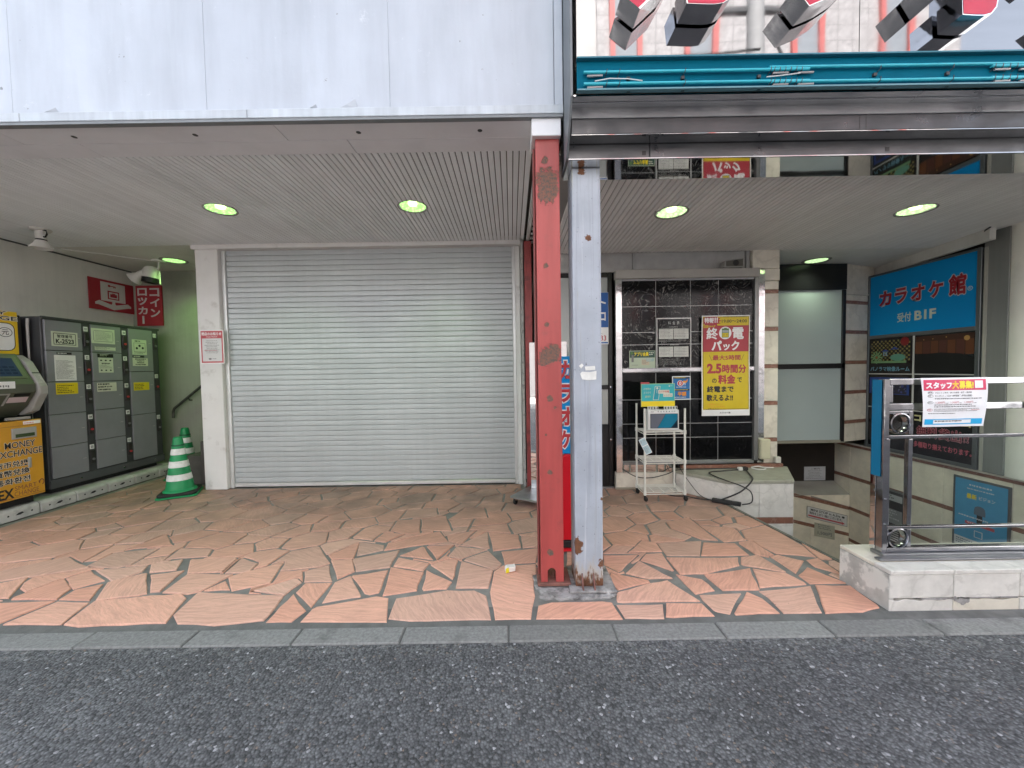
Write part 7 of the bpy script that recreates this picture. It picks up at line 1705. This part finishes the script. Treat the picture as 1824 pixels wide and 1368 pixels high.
rp_ = thing('staff_poster', (2.76, 2.35, 1.05), 'white staff recruitment poster with crimson heading taped to the railing', 'poster')
F = front(2.358)
a0, a1, b0, b1 = 2.518, 2.936, 1.056, 1.360
mb = MB()
mb.grid(F, a0, a1, b0, b1, .0008, 0, 16, 16)
for q in mb.v: q.x += (.022 * (a1 - q.x) - .012 * (q.x - a0)) / (a1 - a0) * (b1 - q.z) / (b1 - b0)
mb.grid(F, a0 + .014, a1 - .014, b1 - .078, b1 - .012, .0018, 1, 16, 6)
mb.text(F, 'スタッフ', a0 + .026, a0 + .185, b1 - .068, b1 - .026, .0026, .05, 0); mb.text(F, '大', a0 + .188, a0 + .232, b1 - .068, b1 - .022, .0026, .05, 5); mb.text(F, '募集!', a0 + .236, a0 + .328, b1 - .068, b1 - .022, .0026, .05, 2)
mb.rect(F, a0 + .338, a0 + .386, b1 - .066, b1 - .020, .0026, 0)
def pill(b, mi=3):
    for q in ((0, mi), (.0022, 0)): mb.disc(F, a0 + .053, b, .0165 - q[0], .0018 + q[0] * .3, 20, q[1], .0085 - q[0])
    mb.lines(F, a0 + .042, a0 + .064, b - .004, b + .004, 1, .0030, mi, .7, int(b * 999))
for b in (b1 - .092, b1 - .112, b1 - .152): pill(b)
pill(b1 - .198, 6)
mb.text(F, 'フロントご案内・飲食の調理・接客・清掃等', a0 + .078, a0 + .318, b1 - .098, b1 - .087, .0018, .012, 3)
mb.text(F, 'カンタン！／1日4～8時間程度 (時給は相談)', a0 + .078, a0 + .32, b1 - .119, b1 - .105, .0018, .012, 3)
mb.lines(F, a0 + .078, a1 - .028, b1 - .136, b1 - .126, 1, .0018, 3, .6, 2)
for k, t in enumerate(('1,200円', '1,500円', '1,200円')): mb.text(F, t, a0 + .085 + k * .094, a0 + .140 + k * .094, b1 - .160, b1 - .146, .0018, .0, 6); mb.lines(F, a0 + .144 + k * .094, a0 + .172 + k * .094, b1 - .160, b1 - .155, 1, .0018, 3, .7, 30 + k)
mb.lines(F, a0 + .078, a1 - .05, b1 - .187, b1 - .164, 2, .0018, 3, .5, 5); mb.lines(F, a0 + .078, a1 - .018, b1 - .212, b1 - .191, 3, .0018, 3, .45, 6); mb.lines(F, a0 + .32, a1 - .02, b1 - .206, b1 - .199, 1, .0022, 6, .6, 8)
mb.lines(F, a0 + .045, a0 + .27, b1 - .226, b1 - .218, 1, .0018, 3, .6, 9)
mb.grid(F, a0 + .030, a1 - .024, b0 + .014, b0 + .049, .0018, 4, 16, 3); mb.grid(F, a0 + .080, a0 + .325, b0 + .021, b0 + .043, .0026, 0, 14, 3); mb.lines(F, a0 + .088, a0 + .318, b0 + .028, b0 + .040, 1, .0032, 3, .7, 12)
for q in mb.v:                                                       # the sheet billows away from the rails
    t_ = (q.z - b0) / (b1 - b0); q.y -= .012 * math.sin(t_ * 2.6) + .006 * math.sin((q.x - a0) * 14)
mb.build('sheet', [flat('bright_white', (.80, .81, .83)), flat('heading', (.62, .035, .11)), flat('bright_yellow', (.80, .68, .01)), black_p, flat('cyan', (.01, .38, .72)), flat('marigold', (.80, .50, .02)), crimson_p], rp_)
wpz = thing('blank_paper', (3.32, 2.35, 1.08), 'plain white paper taped to the railing at the right frame edge', 'paper')
MB().box(front(2.358), 3.198, 3.46, 1.075, 1.362, 0, .0015).build('sheet', flat('bright_white', (.80, .81, .83)), wpz)
# narrow stand sign seen between the two columns
ks = thing('stand_sign', (.5, 3.0, 0), 'slim blue karaoke stand sign with red letters between the two columns', 'sign')
F = front(3.0)
MB().box(F, .345, .70, .78, 1.55, -.08, 0).build('panel', M('stand_blue', (.005, .27, .62), .3, 0, .05, 3), ks, bevel=.004)
mb = MB()
for i, ch in enumerate('カラオケ'):
    b1_ = 1.515 - i * .182; mb.text(F, ch, .37, .475, b1_ - .145, b1_, .0012, .10, 0, ref=.04); mb.text(F, ch, .37, .475, b1_ - .145, b1_, .0024, .04, 1)
mb.build('lettering', [white_p, red_p], ks)
MB().prism(F, [(.36, .09), (.69, .09), (.66, .76), (.64, .778), (.41, .778), (.39, .76)], -.09, .012).build('red_base', M('red_plastic', (.62, .008, .02), .35, 0, .05, 4), ks, bevel=.012, segs=2)
MB().box(F, .345, .70, .03, .085, -.12, .02).build('foot', black_soft, ks, bevel=.006); MB().box(F, .345, .70, .004, .027, -.12, .022).build('foot_rim', M('red_plastic', (.62, .008, .02), .35), ks)

# ------------------------------------------------------------------ unseen building masses added to block light, and the street mirrored in the fascia
um = thing('blocking_mass', (0, 8, 3.2), 'unseen upper storeys and rear blocks added to keep sky light out', 'building')
conc = M('upper_concrete', (.42, .42, .41), .8, 0, .1, 1)
MB().box(XY, -12, .34, 2.50, 9, 3.205, 8.5).build('upper_storey', conc, um); MB().box(XY, .40, 14, 2.22, 9, 3.21, 9.5).build('upper_storey', conc, um)
MB().box(XY, .40, 14, 2.64, 9, 2.96, 3.205).build('floor_slab', conc, um); MB().box(XY, -12, .23, 6.06, 9, -.3, 3.2).build('rear_block', conc, um); MB().box(XY, -12, -6.01, 2.46, 9, 0, 3.2).build('side_block', conc, um)
MB().box(XY, .13, 3.1, 5.4, 9, 0, 2.95).build('rear_block', conc, um); MB().box(XY, 3.1, 14, 6.01, 9, -2.6, 2.95).build('rear_block', conc, um); MB().box(XY, 6.45, 14, 2.46, 6.0, 0, 2.95).build('side_block', conc, um)
oa = thing('office_building', (.5, -8, 0), 'plain grey concrete building across the street', 'building')
MB().box(XY, -1.5, 2.5, -14, -6.6, 0, 12.4).build('wall', M('far_concrete', (.44, .42, .41), .8, 0, .08, .8), oa)
for i in range(1):
    for j in range(3):
        MB().box(front(0), -.8, .9, 3.6 + j * 3.0, 5.4 + j * 3.0, 6.56, 6.66).build('window', M('far_window', (.22, .24, .26), .2), oa)
MB().box(XY, -1.2, 2.2, -6.598, -6.5, .2, 2.9).build('shop_front', M('far_shop', (.16, .15, .15), .5), oa)
ob = thing('tiled_building', (7.4, -8, 0), 'pink grey tiled building with red window trims across the street', 'building')
MB().box(XY, 2.52, 12.6, -14, -6.6, 0, 13.0).build('wall', mat_grid('far_tiles', (.35, .335, .335), (.20, .185, .185), .42, .42), ob)
rd = M('far_red', (.40, .10, .09), .5)
for x_ in (3.0, 5.1, 8.0, 10.5):
    for z_ in (3.4, 6.6, 9.8):
        w_ = MB().box(XY, x_, x_ + .62, -6.598, -6.56, z_, z_ + 2.6).build('window', M('far_window', (.22, .24, .26), .2), ob)
        MB().box(XY, x_ - .14, x_ - .005, -6.598, -6.50, z_ - .1, z_ + 2.8).build('trim', rd, w_); MB().box(XY, x_ + .625, x_ + .78, -6.598, -6.50, z_ - .1, z_ + 2.8).build('trim', rd, w_)
MB().box(XY, 3.0, 12.0, -6.598, -6.5, .2, 2.9).build('shop_front', M('far_shop', (.16, .15, .15), .5), ob)
ol = thing('low_shop', (-8, -8, 0), 'unseen pale shop building across the street, kept low to let sky light in', 'building')
MB().box(XY, -16, -1.7, -13, -6.6, 0, 4.2).build('wall', M('far_pale', (.66, .65, .62), .8, 0, .08, .8), ol)  # unseen block shaped low and pale to open the street to sky light
for i in range(4): MB().box(XY, -15.2 + i * 3.3, -12.4 + i * 3.3, -6.598, -6.55, .3, 2.8).build('shop_front', M('far_shop', (.16, .15, .15), .5), ol)
oc = thing('white_building', (17, -9, 0), 'low white building further along the street', 'building')
MB().box(XY, 12.8, 26, -15, -6.8, 0, 7.0).build('wall', M('far_white', (.72, .72, .72), .7), oc)
for i in range(5): MB().box(XY, 13.6 + i * 2.4, 15.0 + i * 2.4, -6.798, -6.75, 3.4, 5.0).build('window', M('far_window', (.22, .24, .26), .2), oc)
up_ = thing('utility_pole', (5.0, -3.6, 0), 'grey concrete utility pole with cables across the street', 'utility pole')
MB().lathe((5.0, -3.6, 0), [(.19, 0), (.14, 11.5), (0, 11.5)], 20).build('pole', M('pole_grey', (.28, .28, .28), .7), up_, smooth=True)
for z_ in (6.2, 7.3, 8.6): MB().box(XY, 4.2, 5.8, -3.72, -3.60, z_, z_ + .1).build('cross_arm', dark_metal, up_)
MB().box(XY, 4.72, 5.25, -3.35, -3.1, 6.6, 7.2).build('equipment_box', dark_metal, up_)
for i, z_ in enumerate((6.35, 7.45, 7.6, 8.75)):
    MB().tube([(4.3 + .3 * i + 1.2 * k * (1 if i % 2 else -1), -3.5 + .1 * i, z_ - .25 * math.sin(math.pi * k / 12)) for k in range(13)], .022, 6).build('wire', cable_m, up_)
MB().tube([(5.1, -3.3, 6.7), (5.5, -3.2, 6.2), (5.35, -3.2, 7.2), (5.15, -3.35, 8.0)], .03, 6).build('wire', cable_m, up_)
